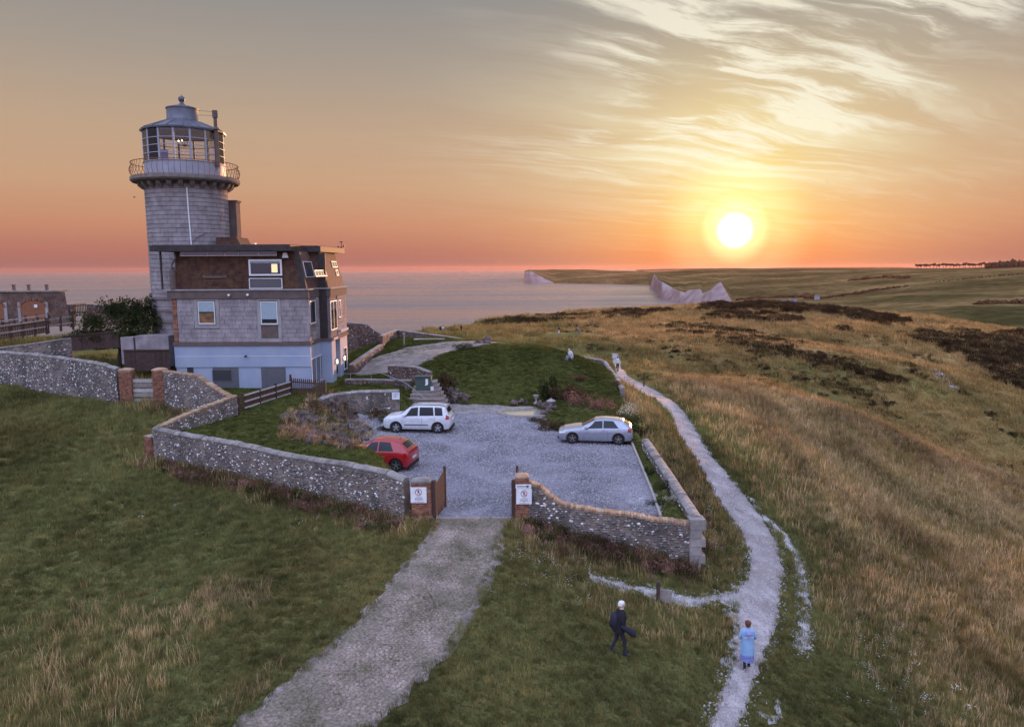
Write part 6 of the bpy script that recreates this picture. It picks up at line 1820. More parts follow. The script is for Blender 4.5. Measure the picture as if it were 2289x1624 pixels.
# person in pale clothes bending behind the garden wall
g = on_ground(1277, 806)
J3, E3 = walker(stride=.05, lean=.16, hands=False)
for n_ in list(J3):
    q_ = J3[n_]
    if n_[1:] == 'hip': J3[n_] = (q_[0], 0, .24, q_[3])
    elif n_[1:] == 'knee': J3[n_] = (q_[0], .42, .42, q_[3])
    elif n_[1:] in ('ank', 'heel', 'toe'): J3[n_] = (q_[0], .55 + (q_[1] + .03) * .6, .07 if n_[1:] != 'toe' else .04, q_[3])
    else: J3[n_] = (q_[0], q_[1], q_[2] - .64, q_[3])
figure('person', 'person in pale clothes sitting in the grass by the far corner of the garden wall', J3, E3, ['cloth_white', 'cloth_grey', 'skin', 'shoe_dark'], g, R(120), 1.0, sub=0)


# ------------------------------------------------------------------ gulls
def gull(label, p, rz, bank, span=1.2):
    root = empty('gull', p, rz, label, 'bird', 'gulls over the cliff'); root.rotation_euler = (bank, 0, rz)
    mb = MB(); mb.loft([[(x, math.cos(a) * r, math.sin(a) * r) for a in np.linspace(0, 6.283, 8, endpoint=False)] for x, r in ((-.28, .01), (-.18, .05), (0, .07), (.15, .05), (.22, .035), (.28, .008))]); mb.build('body', M['bird'], root, smooth=True)
    for s in (-1, 1):
        mb = MB(); mb.add([(.10, 0, .03), (-.08, 0, .03), (.14, s * span * .25, .14), (-.03, s * span * .25, .14), (.0, s * span * .5, .06), (-.06, s * span * .5, .06)], [(0, 1, 3, 2), (2, 3, 5, 4)])
        mb.v = mb.v + [(x, y, z + .012) for x, y, z in mb.v]; mb.f = mb.f + [(6, 8, 9, 7), (8, 10, 11, 9), (0, 2, 8, 6), (2, 4, 10, 8), (1, 7, 9, 3), (3, 9, 11, 5), (4, 5, 11, 10), (0, 6, 7, 1)]; mb.mi = [0] * len(mb.f)
        mb.build('wing', M['bird'], root)


gull('gull gliding left of the lighthouse tower', at_y(300, 441, 150), R(20), 0.1, 1.4)
gull('dark gull in the sky right of the sun', at_y(1848, 408, 190), R(60), .7, 1.3)
# ------------------------------------------------------------------ rockery, retaining walls, steps
def strip_wall(label, tops, zf, coping='stone', group='flint walls round the lighthouse', mat=None, thick=.34, **kw):
    return flint_wall([(x, y, zf(x, y), z) for x, y, z in tops], label, thick=thick, coping=coping, group=group, **kw)


# curved retaining wall below the terrace, beside the steps
rw = [(-12.4, 47.6, 1.6), (-12.0, 48.7, 1.66), (-11.3, 49.65, 1.68), (-10.0, 50.2, 1.68), (-8.8, 50.45, 1.68), (-7.7, 50.5, 1.68)]
strip_wall('curved flint retaining wall beside the stone steps, carrying a small notice', rw, lambda x, y: 0.0, white=.06, faces=(1,), density=60)
b = MB()
p = on_plane(884, 885, (-12, 50.1), (-7, 50.1)); root = empty('wall_notice', (p.x, 50.16, p.z), 0, 'small white notice on the retaining wall left of the steps', 'sign')
b.bevbox(-.26, .26, -.01, .01, -.24, .24, .003); b.build('board', M['sign_white'], root)
for k, tx in enumerate(('GUESTS', 'ONLY')): text_mesh('lettering', tx, .11, M['sign_black'], root, (0, -.014, .12 - k * .15), True)
# steps up from the car park
root = empty('stone_steps', (-6.4, 51.0, 0), 0, 'flight of broad curving stone steps rising from the car park to the terrace', 'steps')
for k in range(8):
    y = 50.6 + k * .42; z = .22 * (k + 1); w = 3.3 - k * .26
    mb = MB(); n = 7; pts = [(-7.55 + .08 * k, y)] + [(-7.55 + .08 * k + w * i / n, y - .28 * math.sin(math.pi * i / n)) for i in range(1, n)] + [(-7.55 + .08 * k + w, y + .05), (-7.55 + .08 * k + w, y + 1.4), (-7.55 + .08 * k, y + 1.4)]
    mb.prism([(a + 6.4, b_ - 51.0) for a, b_ in pts], z - .26, z); mb.build('step', M['step_stone'], root)
    mb = MB(); mb.prism([(a + 6.4, b_ - 51.0 - (.04 if i < n + 1 else 0)) for i, (a, b_) in enumerate(pts[:n + 2])] + [(pts[n + 1][0] + 6.4, pts[n + 1][1] - 51.0 + .3), (pts[0][0] + 6.4, pts[0][1] - 51 + .3)], z + .003, z + .05); mb.build('nosing', M['paving'], root)
# handrail from the porch down the steps
def hr(u, v, Y): return at_y(u, v, Y)
pts = [hr(746, 836, 57.6), hr(829, 833, 56.6), hr(851, 833, 56.0), hr(907, 856, 53.6), hr(953, 893, 50.6)]
root = empty('handrail', pts[0], 0, 'slim galvanised handrail from the porch down beside the steps', 'handrail'); off = Vector(pts[0])
mb = MB(); mb.path([p - off for p in pts], .028, 6); mb.build('rail', M['galvanised'], root)
for q in (pts[1], pts[2].lerp(pts[3], .4), pts[3], pts[3].lerp(pts[4], .55), pts[4], pts[0].lerp(pts[1], .45)):
    mb = MB(); q = q - off; mb.tube(q, (q.x, q.y, max(q.z - 1.0, ground(q.x + off.x, q.y + off.y) - off.z - .1)), .022); mb.build('post', M['galvanised'], root)
# terrace edge walls above the steps
def long_wall(label, P, h, mat='old_brick_wall', th=.35, name='garden_wall', cat='wall', group='low garden walls on the terrace', cap='coping'):
    root = empty(name, (P[0][0], P[0][1], P[0][2]), 0, label, cat, group); off = Vector(P[0])
    for i in range(len(P) - 1):
        a, c_ = Vector(P[i]), Vector(P[i + 1]); d = Vector((c_.x - a.x, c_.y - a.y, 0)); n_ = Vector((d.y, -d.x, 0)).normalized() * th / 2
        nseg = max(1, int(d.length / .55))
        mb = MB(); mb.add([a + n_ - off - Vector((0, 0, h[i] + .4)), c_ + n_ - off - Vector((0, 0, h[i + 1] + .4)), c_ - n_ - off - Vector((0, 0, h[i + 1] + .4)), a - n_ - off - Vector((0, 0, h[i] + .4)), a + n_ - off, c_ + n_ - off, c_ - n_ - off, a - n_ - off],
                          [(3, 2, 1, 0), (4, 5, 6, 7), (0, 1, 5, 4), (1, 2, 6, 5), (2, 3, 7, 6), (3, 0, 4, 7)]); mb.build('masonry', M[mat], root, fix=True)
        fl = []
        for _ in range(int(d.length * (h[i] + h[i + 1]) / 2 * 26)):
            t = rnd.random(); zz = -rnd.random() * (h[i] * (1 - t) + h[i + 1] * t); q = a.lerp(c_, t) + Vector((0, 0, zz)) + n_; fl.append((tuple(q - off), tuple(n_), rnd.uniform(.05, .09), 1 if rnd.random() < .5 else (2 if rnd.random() < .12 else 0)))
        if fl: o = link_mesh('flints', flint_mesh(fl, [M['flint_dark'], M['flint_grey'], M['flint_white']], 'flints'), root); o['kind'] = 'stuff'
        for k in range(nseg):
            q0, q1 = a.lerp(c_, k / nseg), a.lerp(c_, (k + 1) / nseg); m_ = MB(); L = (q1 - q0).length
            m_.cbox((0, 0, .04), (L - .015, th + .06, .09)); o = m_.build('coping_stone', M[cap], root); o.location = (q0 + q1) / 2 - off; dd = q1 - q0
            o.rotation_euler = (0, -math.atan2(dd.z, math.hypot(dd.x, dd.y)), math.atan2(dd.y, dd.x))
    return root


G = lambda u, v, Y: tuple(at_y(u, v, Y))
long_wall('dark low retaining wall curving along the back of the steps', [G(869, 817.5, 57.0), G(900, 819, 56.5), G(930, 821, 56), G(962, 833, 55)], [.9, .9, 1.0, 1.3], 'old_brick_wall')
long_wall('low wall at the foot of the terrace in front of the porch', [G(772, 849, 55.6), G(815, 849, 55.4), G(868, 850, 55.0), G(918, 851, 54.4)], [.45, .45, .5, .6])
long_wall('sloping low wall from the porch up beside the gravel terrace', [G(785, 816, 60.5), G(822, 790, 66), G(852, 771, 72)], [.5, .6, .7])
long_wall('tall flint garden wall stepping down behind the cottage', [G(768, 722, 76), G(800, 723.5, 76.5), G(820, 727, 77), G(833, 738, 77.3), G(846, 745, 77.6), G(852, 752, 77.8)], [3, 2.9, 2.7, 2.2, 1.9, 1.6], group='flint garden walls behind the terrace', name='flint_garden_wall')
long_wall('sunlit garden wall running back from the terrace to the far corner', [G(851, 752, 73.5), G(868, 745, 80), G(885.5, 738, 86)], [1.5, 1.7, 2.0], group='flint garden walls behind the terrace', name='flint_garden_wall')
long_wall('long dark garden wall descending right towards the meadow', [G(886, 738.5, 86), G(940, 745, 84), G(1000, 753, 82), G(1060, 763, 80), G(1085, 769, 79)], [2.0, 1.7, 1.4, 1.1, .9], group='flint garden walls behind the terrace', name='flint_garden_wall')
long_wall('low dry wall beside the stone seat, right end of the terrace', [G(996, 774, 73), G(1030, 772, 73.5), G(1075, 771, 74)], [.8, .9, .9])
# open store with two dark bays
root = empty('garden_store', G(959, 781, 77.5), 0, 'low open-fronted store with two dark bays against the garden wall', 'shed')
W2 = (at_y(992, 770, 77.5) - at_y(928, 770, 77.5)).x; H2 = 1.0
b = MB(); b.cbox((0, .7, H2 / 2), (W2, .1, H2)); b.cbox((-W2 / 2, .35, H2 / 2), (.12, .8, H2)); b.build('back_wall', M['dark_recess'], root)
for x in (-W2 / 2 + .05, -.1, .18, W2 / 2 - .05):
    b = MB(); b.cbox((x, 0, H2 / 2), (.18, .2, H2)); b.build('post', M['grey_timber'], root)
b = MB(); b.cbox((0, .3, H2 + .05), (W2 + .2, 1.1, .10)); b.build('roof', M['grey_timber'], root)
# marker post with orange lit face
b = MB(); p = at_y(903, 768, 74); b.cbox((0, 0, .55), (.10, .10, 1.5)); b.cbox((0, 0, 1.32), (.2, .14, .18)); o = b.build('wooden_post', M['grey_timber'], loc=(p.x, p.y, p.z - .3)); tag(o, 'pale wooden post at the foot of the sunlit garden wall', 'post')
# boulder seat
b = MB(); p = at_y(1088, 790, 73); b.rock((0, 0, .25), (.5, .35, .5), 3, 2); b.rock((-.8, .2, .1), (.4, .3, .25), 8, 2); o = b.build('boulder', M['rock'], loc=(p.x, p.y, ground(p.x, p.y) - .1)); tag(o, 'grey boulder standing at the right end of the terrace wall', 'boulder')
# grass bank shrubs of the wall: dark hedge bank right of the steps
root = empty('notice_cabinet', G(946, 878, 52.6), 0, 'green steel cabinet with a white figure on its door, right of the steps', 'cabinet')
b = MB(); b.cbox((0, .3, .60), (1.12, .5, 1.1)); b.build('box', M['green_steel'], root); b = MB(); b.cbox((0, .28, 1.17), (1.2, .6, .05)); b.build('lid', M['green_steel'], root)
b = MB(); b.box(.16, .34, .035, .047, .62, 1.0); b.box(.12, .30, .034, .046, .55, .63); b.build('white_emblem', M['sign_white'], root)
root = empty('wall_notice', G(965.5, 868, 52.4), 0, 'narrow pale notice on a stake beside the green cabinet', 'sign')
b = MB(); b.bevbox(-.10, .10, -.01, .01, -.14, .14, .003); b.build('board', M['sign_white'], root); b = MB(); b.cbox((0, .03, -.45), (.05, .05, .9)); b.build('stake', M['grey_timber'], root)
for k in range(3): text_mesh('lettering', 'NO ENTRY'.split()[k % 2], .05, M['sign_black'], root, (0, -.013, .08 - k * .08))


def rock_pile(name, label, pts, group=None):
    """pts: list of (x, y, z, size)"""
    root = empty(name, pts[0][:3], 0, label, 'rocks', group); off = Vector(pts[0][:3])
    for i, (x, y, z, s) in enumerate(pts):
        mb = MB(); k = rnd.uniform(.7, 1.2); mb.rock((0, 0, 0), (s * k, s * rnd.uniform(.45, .8), s * rnd.uniform(.6, 1.1)), rnd.random() * 1000, 2 if s > .3 else 1)
        o = mb.build('rock', M['rock'], root); o.location = Vector((x, y, z)) - off; o.rotation_euler = (rnd.uniform(-.3, .3), rnd.uniform(-.3, .3), rnd.uniform(0, 6))
    return root


pile = []
for _ in range(60):
    u = rnd.uniform(985, 1042); v = rnd.uniform(868, 902); 
    if v < 868 + (u - 985) * .25: continue
    p = on_ground(u, v); pile.append((p.x, p.y, p.z + rnd.uniform(0, .15), rnd.uniform(.12, .34)))
rock_pile('rubble_heap', 'heap of pale broken stones at the foot of the green mound, right of the steps', pile)
# rockery: the steep stony bank between lawn and car park
bank = [(700, 975), (616, 965), (640, 932), (672, 905), (705, 890), (742, 885), (752, 880), (768, 892), (785, 915), (800, 940), (822, 962), (830, 972), (822, 985), (800, 1000), (760, 1004), (730, 992), (700, 990), (660, 984), (630, 980)]
rk = []
while len(rk) < 290:
    u, v = rnd.uniform(600, 862), rnd.uniform(868, 1006)
    if float(poly_sdf(bank, np.array([u]), np.array([v]))[0]) > 0:
        p = on_ground(u, v); rk.append((p.x, p.y, p.z - .03, rnd.choice((.15, .18, .22, .28, .40))))
rock_pile('rockery', 'steep rough stone bank between the raised lawn and the car park', rk)

# ------------------------------------------------------------------ pond
pc = at_z(1172, 925, .0); root = empty('garden_pond', (0.95, 51.2, 0), 0, 'round stone-edged pond with pale reflecting water at the back of the car park', 'pond')
mb = MB(); n = 40; rings = []
for r0, z in ((1.82, .0), (1.82, .12), (1.80, .15), (1.50, .15), (1.48, .12), (1.48, .0)):
    rings.append([(math.cos(a) * r0 * 1.12, math.sin(a) * r0 * 1.0, z) for a in np.linspace(0, 2 * math.pi, n, endpoint=False)])
mb.loft(rings, caps=False); mb.build('rim', M['step_stone'], root, auto=40)
mb = MB(); mb.add([(math.cos(a) * 1.49 * 1.12, math.sin(a) * 1.49, .09) for a in np.linspace(0, 2 * math.pi, n, endpoint=False)], [tuple(range(n))])
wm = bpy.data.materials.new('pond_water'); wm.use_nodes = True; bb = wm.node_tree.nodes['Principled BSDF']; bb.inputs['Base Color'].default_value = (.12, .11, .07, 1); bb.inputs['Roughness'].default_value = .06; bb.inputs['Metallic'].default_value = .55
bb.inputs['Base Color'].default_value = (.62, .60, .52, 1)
mb.build('water', wm, root)
for k in range(9):
    a = -.9 + k * .24; mb = MB(); mb.rock((0, 0, 0), (.30, .24, .26), k * 7, 2); o = mb.build('rock', M['rock'], root); o.location = (math.cos(a) * 1.95, math.sin(a) * 1.5, .15 + .12 * (k % 3)); o.rotation_euler = (0, 0, k)
mb = MB(); mb.lathe([(0, .9), (.05, .85), (.30, .72), (.33, .68), (.12, .60), (.09, .35), (.2, .28), (.24, .2)], 18, (1.75, .1, .15)); mb.build('small_fountain', M['granite_trim'], root, auto=40)
# white garden ornament near the mound
b = MB(); p = on_ground(1198, 902); b.lathe([(0, 0), (.2, 0), (.19, .08), (.08, .14), (.07, .3), (.11, .38), (.2, .6), (.22, .64), (0, .58)], 18); o = b.build('garden_urn', M['granite_trim'], loc=(p.x, p.y, p.z)); tag(o, 'pale stone urn standing at the foot of the mound behind the pond', 'urn')
rock_pile('rock_group', 'few brown rocks beside the pale urn at the back of the pond', [(p.x - 1.6, p.y - .1, p.z + .1, .35), (p.x - 1.1, p.y + .3, p.z + .15, .3), (p.x - .7, p.y - .2, p.z + .05, .22), (p.x + .7, p.y - .3, p.z + .1, .3)])

# ------------------------------------------------------------------ timber fences
def picket(root, p, q, n, h, mat='gate_timber', pointed=True, rails=(.3, .75), w=.085, base=None):
    p, q = Vector(p), Vector(q); d = q - p; rz = math.atan2(d.y, d.x)
    for k in range(n):
        c = p.lerp(q, (k + .5) / n); mb = MB()
        a = w / 2; tp = h * (1.0); mb.extrude([(-a, -.012, 0), (a, -.012, 0), (a, -.012, tp - (.06 if pointed else 0)), (0, -.012, tp), (-a, -.012, tp - (.06 if pointed else 0))], (0, .024, 0))
        o = mb.build('picket', M[mat], root, fix=True); o.location = c; o.rotation_euler = (0, 0, rz)
    for r_ in rails:
        mb = MB(); mb.cbox((0, 0, 0), (math.hypot(d.x, d.y), .045, .08)); o = mb.build('rail', M[mat], root); o.location = (p + q) / 2 + Vector((0, 0, h * r_)) + Vector((-math.sin(rz), math.cos(rz), 0)) * .04; o.rotation_euler = (0, -math.atan2(d.z, math.hypot(d.x, d.y)), rz)


def boards_fence(root, p, q, h, mat, n, rails=(.12, .55, .97), rmat='grey_timber', post=True, gap=.004):
    p, q = Vector(p), Vector(q); d = q - p; rz = math.atan2(d.y, d.x); L = math.hypot(d.x, d.y)
    for k in range(n):
        c = p.lerp(q, (k + .5) / n); mb = MB(); mb.bevbox(-L / n / 2 + gap, L / n / 2 - gap, -.012, .012, 0, h, .004); o = mb.build('board', M[mat], root); o.location = c; o.rotation_euler = (0, 0, rz)
    for r_ in rails:
        mb = MB(); mb.cbox((0, -.05, 0), (math.sqrt(L * L + d.z * d.z), .06, .09)); o = mb.build('rail', M[rmat], root); o.location = (p + q) / 2 + Vector((0, 0, h * r_)); o.rotation_euler = (0, -math.atan2(d.z, L), rz)


FA, FB, FC = at_y(545, 914, 45.0), at_y(651, 880, 49.2), at_y(727, 886, 48.6)
hA = at_y(545, 880, 45.0).z - FA.z; hB = at_y(651, 836, 49.2).z - FB.z; hC = at_y(727, 853, 48.6).z - FC.z
off = FA; root = empty('board_fence', off, 0, 'brown board fence with pale-edged rails climbing the lawn to the picket fence', 'fence')
N_ = 4
for k in range(3):
    p, q = FA.lerp(FB, k / 3), FA.lerp(FB, (k + 1) / 3); boards_fence(root, p - off, q - off, hA * .96, 'brown_timber', 15, rails=(.08, .50, .93), rmat='pale_plank')
for k in range(4):
    p = FA.lerp(FB, k / 3) - off; mb = MB(); mb.cbox((p.x, p.y - .1, p.z + hA / 2 - .05), (.13, .12, hA + .22)); mb.build('post', M['gate_timber'], root)
root = empty('picket_fence', FB, 0, 'dark picket fence with pointed pales below the cottage corner', 'fence'); picket(root, (0, 0, 0), FC - FB, 17, (hB + hC) / 2 * .95)
mb = MB(); p = FC - FB; mb.cbox((p.x, p.y, p.z + .5), (.12, .12, 1.2)); mb.cbox((0, 0, .6), (.14, .14, 1.4)); mb.build('post', M['gate_timber'], root)
b = MB(); p = at_y(530.5, 930, 43.9); b.cbox((0, 0, .60), (.14, .14, 1.35)); b.cbox((.1, .05, .55), (.10, .10, 1.2)); tag(b.build('wooden_post', M['gate_timber'], loc=(p.x, p.y, p.z)), 'dark wooden post standing against the end of the sloping flint wall', 'post')

# left-hand yard: old battery building, fences, shrubs
YB_ = 74.0
q0, q1 = at_y(-190, 700, YB_), at_y(148, 700, YB_); ztop = at_y(70, 652.5, YB_).z; zbase = at_y(70, 716, YB_).z - .6; cxb = (q0.x + q1.x) / 2
ob = empty('old_store_building', (cxb, YB_, zbase), 0, 'low old brick building with arched doorways and three short vent posts at the left edge', 'building')
wb_ = (q1.x - q0.x) / 2; hb_ = ztop - zbase
b = MB(); b.loft([[(-wb_, 0, 0), (wb_ + .35, 0, 0), (wb_ - .6, 1.3, 0), (-wb_, 1.3, 0)], [(-wb_, .1, hb_), (wb_ - .05, .1, hb_), (wb_ - .9, 1.3, hb_), (-wb_, 1.3, hb_)]]); b.build('wall', M['old_brick_wall'], ob, fix=True)
b = MB(); b.box(-wb_, wb_ - .4, -.02, 1.2, hb_ + .002, hb_ + .14); b.build('roof', M['coping'], ob)
for u in (31.5, 65, 105):
    p = at_y(u, 650, YB_ + 1); b = MB(); b.cbox((p.x - cxb, 1, hb_ + .35), (.22, .22, .60)); b.cbox((p.x - cxb, 1, hb_ + .68), (.28, .28, .06)); b.build('vent_post', M['belt_render'], ob)
for u0, u1 in ((48, 102), (-45, 10)):
    a, c_ = at_y(u0, 700, YB_).x - cxb, at_y(u1, 700, YB_).x - cxb; m_ = (a + c_) / 2; r = (c_ - a) / 2; zt = at_y(60, 672, YB_).z - zbase
    pts = [(a, -.03, .3), (c_, -.03, .3)] + [(m_ + math.cos(t_) * r, -.03, zt - r * .55 + math.sin(t_) * r * .55) for t_ in np.linspace(0, math.pi, 10)]
    b = MB(); b.extrude(pts, (0, .09, 0)); d_ = b.build('door', M['rust_rail'], ob, fix=True)
    for s in (a - .16, c_ + .16):
        b = MB(); b.cbox((s, .0, (.3 + zt - .4) / 2 + .2), (.28, .12, zt - .6)); b.build('door_jamb', M['granite_trim'], ob)
    for k in range(14):                                  # arch bricks
        t_ = math.pi * (k + .5) / 14; b = MB(); b.cbox((m_ + math.cos(t_) * (r + .12), -.03, zt - r * .55 + math.sin(t_) * (r * .55 + .12)), (.12, .1, .24), ry=math.pi / 2 - t_); b.build('brick', M['brick'], ob)
p = at_y(80, 684, YB_ - .1); b = MB(); b.bevbox(-.16, .16, -.01, .01, -.14, .14, .003); tag(b.build('door_notice', M['sign_white'], loc=(p.x, YB_ - .12, p.z)), 'small white notice on the arched door of the old building', 'sign')
b = MB(); b.bevbox(-.12, .12, -.01, .01, -.06, .06, .003); p = at_y(75, 668, YB_ - .05); b.build('plaque', M['coping'], ob, loc=(p.x - cxb, -.03, p.z - zbase))

def post_rail(label, pts, n_post, h, name='post_and_rail_fence', rails=(.45, .95), group='post and rail fences in the left yard', boards=False):
    off = Vector(pts[0]); root = empty(name, off, 0, label, 'fence', group); P = [Vector(p) - off for p in pts]
    for k in range(n_post):
        f = k / (n_post - 1); c = P[0].lerp(P[-1], f); mb = MB(); mb.cbox((c.x, c.y, c.z + h / 2), (.15, .15, h + .25)); mb.build('post', M['gate_timber'], root)
    d = P[-1] - P[0]; L = math.hypot(d.x, d.y)
    for r_ in rails:
        for k in range(n_post - 1):
            a, c = P[0].lerp(P[-1], k / (n_post - 1)), P[0].lerp(P[-1], (k + 1) / (n_post - 1)); mb = MB(); mb.cbox((0, 0, 0), ((c - a).length - .02, .06, .13)); o = mb.build('rail', M['grey_timber'], root)
            o.location = (a + c) / 2 + Vector((0, -.09, h * r_)); o.rotation_euler = (0, -math.atan2(d.z, L), math.atan2(d.y, d.x))
    if boards:
        mb_n = int(L / .16)
        for k in range(mb_n):
            c = P[0].lerp(P[-1], (k + .5) / mb_n); mb = MB(); mb.bevbox(-.075, .075, -.01, .01, .02, h * .9, .003); o = mb.build('board', M['brown_timber'], root); o.location = c; o.rotation_euler = (0, 0, math.atan2(d.y, d.x))
    return root


post_rail('dark post and rail fence with boards below the old building, far left', [at_y(-30, 764, 60), at_y(105, 744, 62.5)], 6, 1.15, boards=True)
post_rail('dark post and rail fence continuing right towards the big bush', [at_y(108, 742, 62.5), at_y(190, 728, 66)], 4, 1.05)
post_rail('upper dark fence along the foot of the old building', [at_y(-20, 738, 66), at_y(110, 720, 68)], 6, .75, rails=(.9,))
root = empty('picket_gate', at_y(165, 704, 76), 0, 'small dark picket gate against the sea, right of the old building', 'gate'); picket(root, (0, 0, 0), at_y(194, 702, 76) - at_y(165, 704, 76), 8, 1.15, rails=(.2, .8))
long_wall('low dark wall on the sea side between the picket gate and the bush', [G(118, 681, 77), G(160, 682, 77), G(165, 682, 77)], [1.6, 1.6, 1.6], group='walls of the left yard', name='yard_wall')
long_wall('low dark wall on the sea side behind the big bush', [G(195, 681, 77), G(250, 683, 77), G(330, 686, 77)], [1.6, 1.6, 1.6], group='walls of the left yard', name='yard_wall')
q0, q1 = at_y(142, 786, 57), at_y(268, 776, 56); h_ = at_y(142, 751, 57).z - q0.z
root = empty('close_board_fence', q0, 0, 'dark close-boarded fence sloping up to the bush in the left yard', 'fence'); boards_fence(root, (0, 0, 0), q1 - q0, h_, 'gate_timber', 34, rails=(.99,), rmat='gate_timber')
long_wall('short flint wall behind the long left wall, end facing the yard', [G(-20, 781, 55.5), G(60, 771, 56.2), G(161, 756, 57)], [1.3, 1.4, 1.5], mat='flint_mortar', group='walls of the left yard', name='yard_wall')
q0, q1 = at_y(279, 829, 53.5), at_y(381, 828, 53.6); h_ = at_y(300, 781, 53.5).z - q0.z
root = empty('close_board_fence', q0, 0, 'near-black close-boarded fence beside the white ground floor', 'fence'); boards_fence(root, (0, 0, 0), q1 - q0, h_, 'gate_timber', 30, rails=(.97,), rmat='gate_timber')
b = MB(); q0, q1 = at_y(303, 772, 55.2), at_y(377, 772, 55.2); b.box(q0.x, q1.x, 55.2, 57, q0.z - 1.6, at_y(303, 750.5, 55.2).z); b.box(q0.x - 1.2, q0.x - .25, 55.4, 56.2, q0.z - 1.4, at_y(303, 754, 55.2).z)
tag(b.build('stone_plinth', M['stone_block']), 'pale stone plinth block at the foot of the tower', 'plinth')
sheet('yard_path', [(-33.0, 50.5), (-24.9, 51.2), (-24.9, 53.2), (-27, 56.5), (-31, 56), (-36, 57)], M['paving'], .3, .05, 'grey concrete path in the yard behind the flint wall', seed=31)
post = [(1438.5, 864, 1.35, 'thin dark signpost standing right of the footpath where it narrows', .07)]
for u, v, h, lab, r in post:
    p = on_ground(u, v); b = MB(); b.cbox((0, 0, h / 2), (r * 1.6, r * 1.6, h)); b.cbox((0, 0, h + .02), (r * 2, r * 2, .06)); tag(b.build('signpost', M['gate_timber'], loc=p), lab, 'post')
# weathered stump post with a fallen board beside the chalk track
p = on_ground(1470, 1343); root = empty('broken_post', p, R(-12), 'weathered wooden post with a leaning grey board beside the white chalk track', 'post')
b = MB(); b.cbox((0, 0, .34), (.13, .13, .75)); b.build('post', M['gate_timber'], root); b = MB(); b.cbox((.26, .02, .22), (.42, .06, .46), ry=.12); b.build('board', M['grey_timber'], root)

# ------------------------------------------------------------------ far details
def cottage(label, u, v, w, h, rz=0.0, d=6):
    p = downs_at(u, v); root = empty('far_house', p, rz, label, 'house', 'white houses in the valley gap')
    b = MB(); b.box(-w / 2, w / 2, 0, d, -1, h); b.build('wall', M['skylit_white_render'], root)
    b = MB(); b.loft([[(-w / 2 - .4, -.4, h), (w / 2 + .4, -.4, h), (w / 2 + .4, d + .4, h), (-w / 2 - .4, d + .4, h)], [(-w / 2 - .2, d / 2 - .1, h * 1.7), (w / 2 + .2, d / 2 - .1, h * 1.7), (w / 2 + .2, d / 2 + .1, h * 1.7), (-w / 2 - .2, d / 2 + .1, h * 1.7)]]); rf = b.build('roof', M['lead_roof'], root)
    b = MB(); b.cbox((w * .3, d / 2, h * 1.8), (.9, .9, 2.2)); b.build('chimney', M['brick'], rf)
    for k in range(3):
        b = MB(); b.box(-w / 2 + w * (.15 + .3 * k), -w / 2 + w * (.25 + .3 * k), -.06, -.01, h * .35, h * .7); b.build('window', M['pane_dark'], root)


cottage('white cottage at the valley gap, widest of the three', 1757, 681, 22, 5.5)
cottage('small white cottage at the valley gap, right of the widest', 1776, 678.5, 11, 6.5, .4)
cottage('lone white house further right at the end of the long hedge', 1826, 670, 10, 5.5, -.2)


def hedge_line(name, label, pts, w, h, dens):
    """rough hedge on the far fields, built of leafy lumps"""
    P = [downs_at(u, v) for u, v in pts]; mb = MB(); rs = random.Random(len(pts) * 7 + int(w * 10))
    for a, c in zip(P[:-1], P[1:]):
        n = max(2, int((c - a).length * dens))
        for k in range(n):
            q = a.lerp(c, (k + rs.random()) / n); s = rs.uniform(.6, 1.2); mb.rock((q.x + rs.uniform(-w, w), q.y + rs.uniform(-w, w) * 1.5, q.z + h * .3 * s), (w * s * 1.3, w * s, h * s * .6), rs.random() * 99, 1)
    tag(mb.build(name, M['gorse_leaf']), label, 'hedge')


hedge_line('hedge', 'long dark hedge climbing the far field from the lone white house', [(1832, 668), (1880, 661), (1920, 655), (1955, 649), (2000, 644), (2030, 640.5)], 3.0, 5, .25)
hedge_line('hedge', 'thin hedge line continuing to the right skyline field', [(2030, 640), (2100, 630), (2180, 621), (2288, 612), (2400, 604)], 2.0, 3, .12)
hedge_line('hedge', 'dark scrub belt in the middle of the right-hand far field', [(2185, 683), (2230, 679), (2288, 680), (2350, 682)], 5, 7, .35)
hedge_line('scrub_belt', 'dark woodland strip high on the downs right of the sun', [(1900, 628), (1950, 622), (1985, 619), (2030, 621)], 9, 7, .16)
hedge_line('scrub_belt', 'dark scrub around the cottages at the valley gap', [(1640, 672), (1700, 668), (1750, 666), (1800, 664), (1818, 669)], 9, 9, .16)
# tree row on the right skyline
def skyline_tree(label, u, h, crown, rs, bare=True):
    p = downs_at(u, 597 if u < 2200 else 595); p = at_y(u, np.interp(u, [2040, 2180, 2300], [600, 598, 595]) + 1.5, np.interp(u, [2040, 2180, 2300], [3000, 2800, 2600])); root = empty('skyline_tree', p, rs.uniform(0, 6), label, 'tree', 'row of trees on the right skyline')
    b = MB(); b.tube((0, 0, -3), (rs.uniform(-1, 1), 0, h * .7), 1.1, .6, 6); b.tube((0, 0, h * .45), (rs.uniform(-4, 4), rs.uniform(-3, 3), h * .75), .6, .3, 5); b.build('trunk', M['bark'], root)
    b = MB()
    for k in range(7): b.rock((rs.uniform(-crown, crown) * .7, rs.uniform(-crown, crown) * .7, h * rs.uniform(.62, .92)), (crown * rs.uniform(.4, .7), crown * rs.uniform(.4, .7), h * rs.uniform(.10, .2)), rs.random() * 99, 1)
    b.build('crown', M['far_leaf'], root)


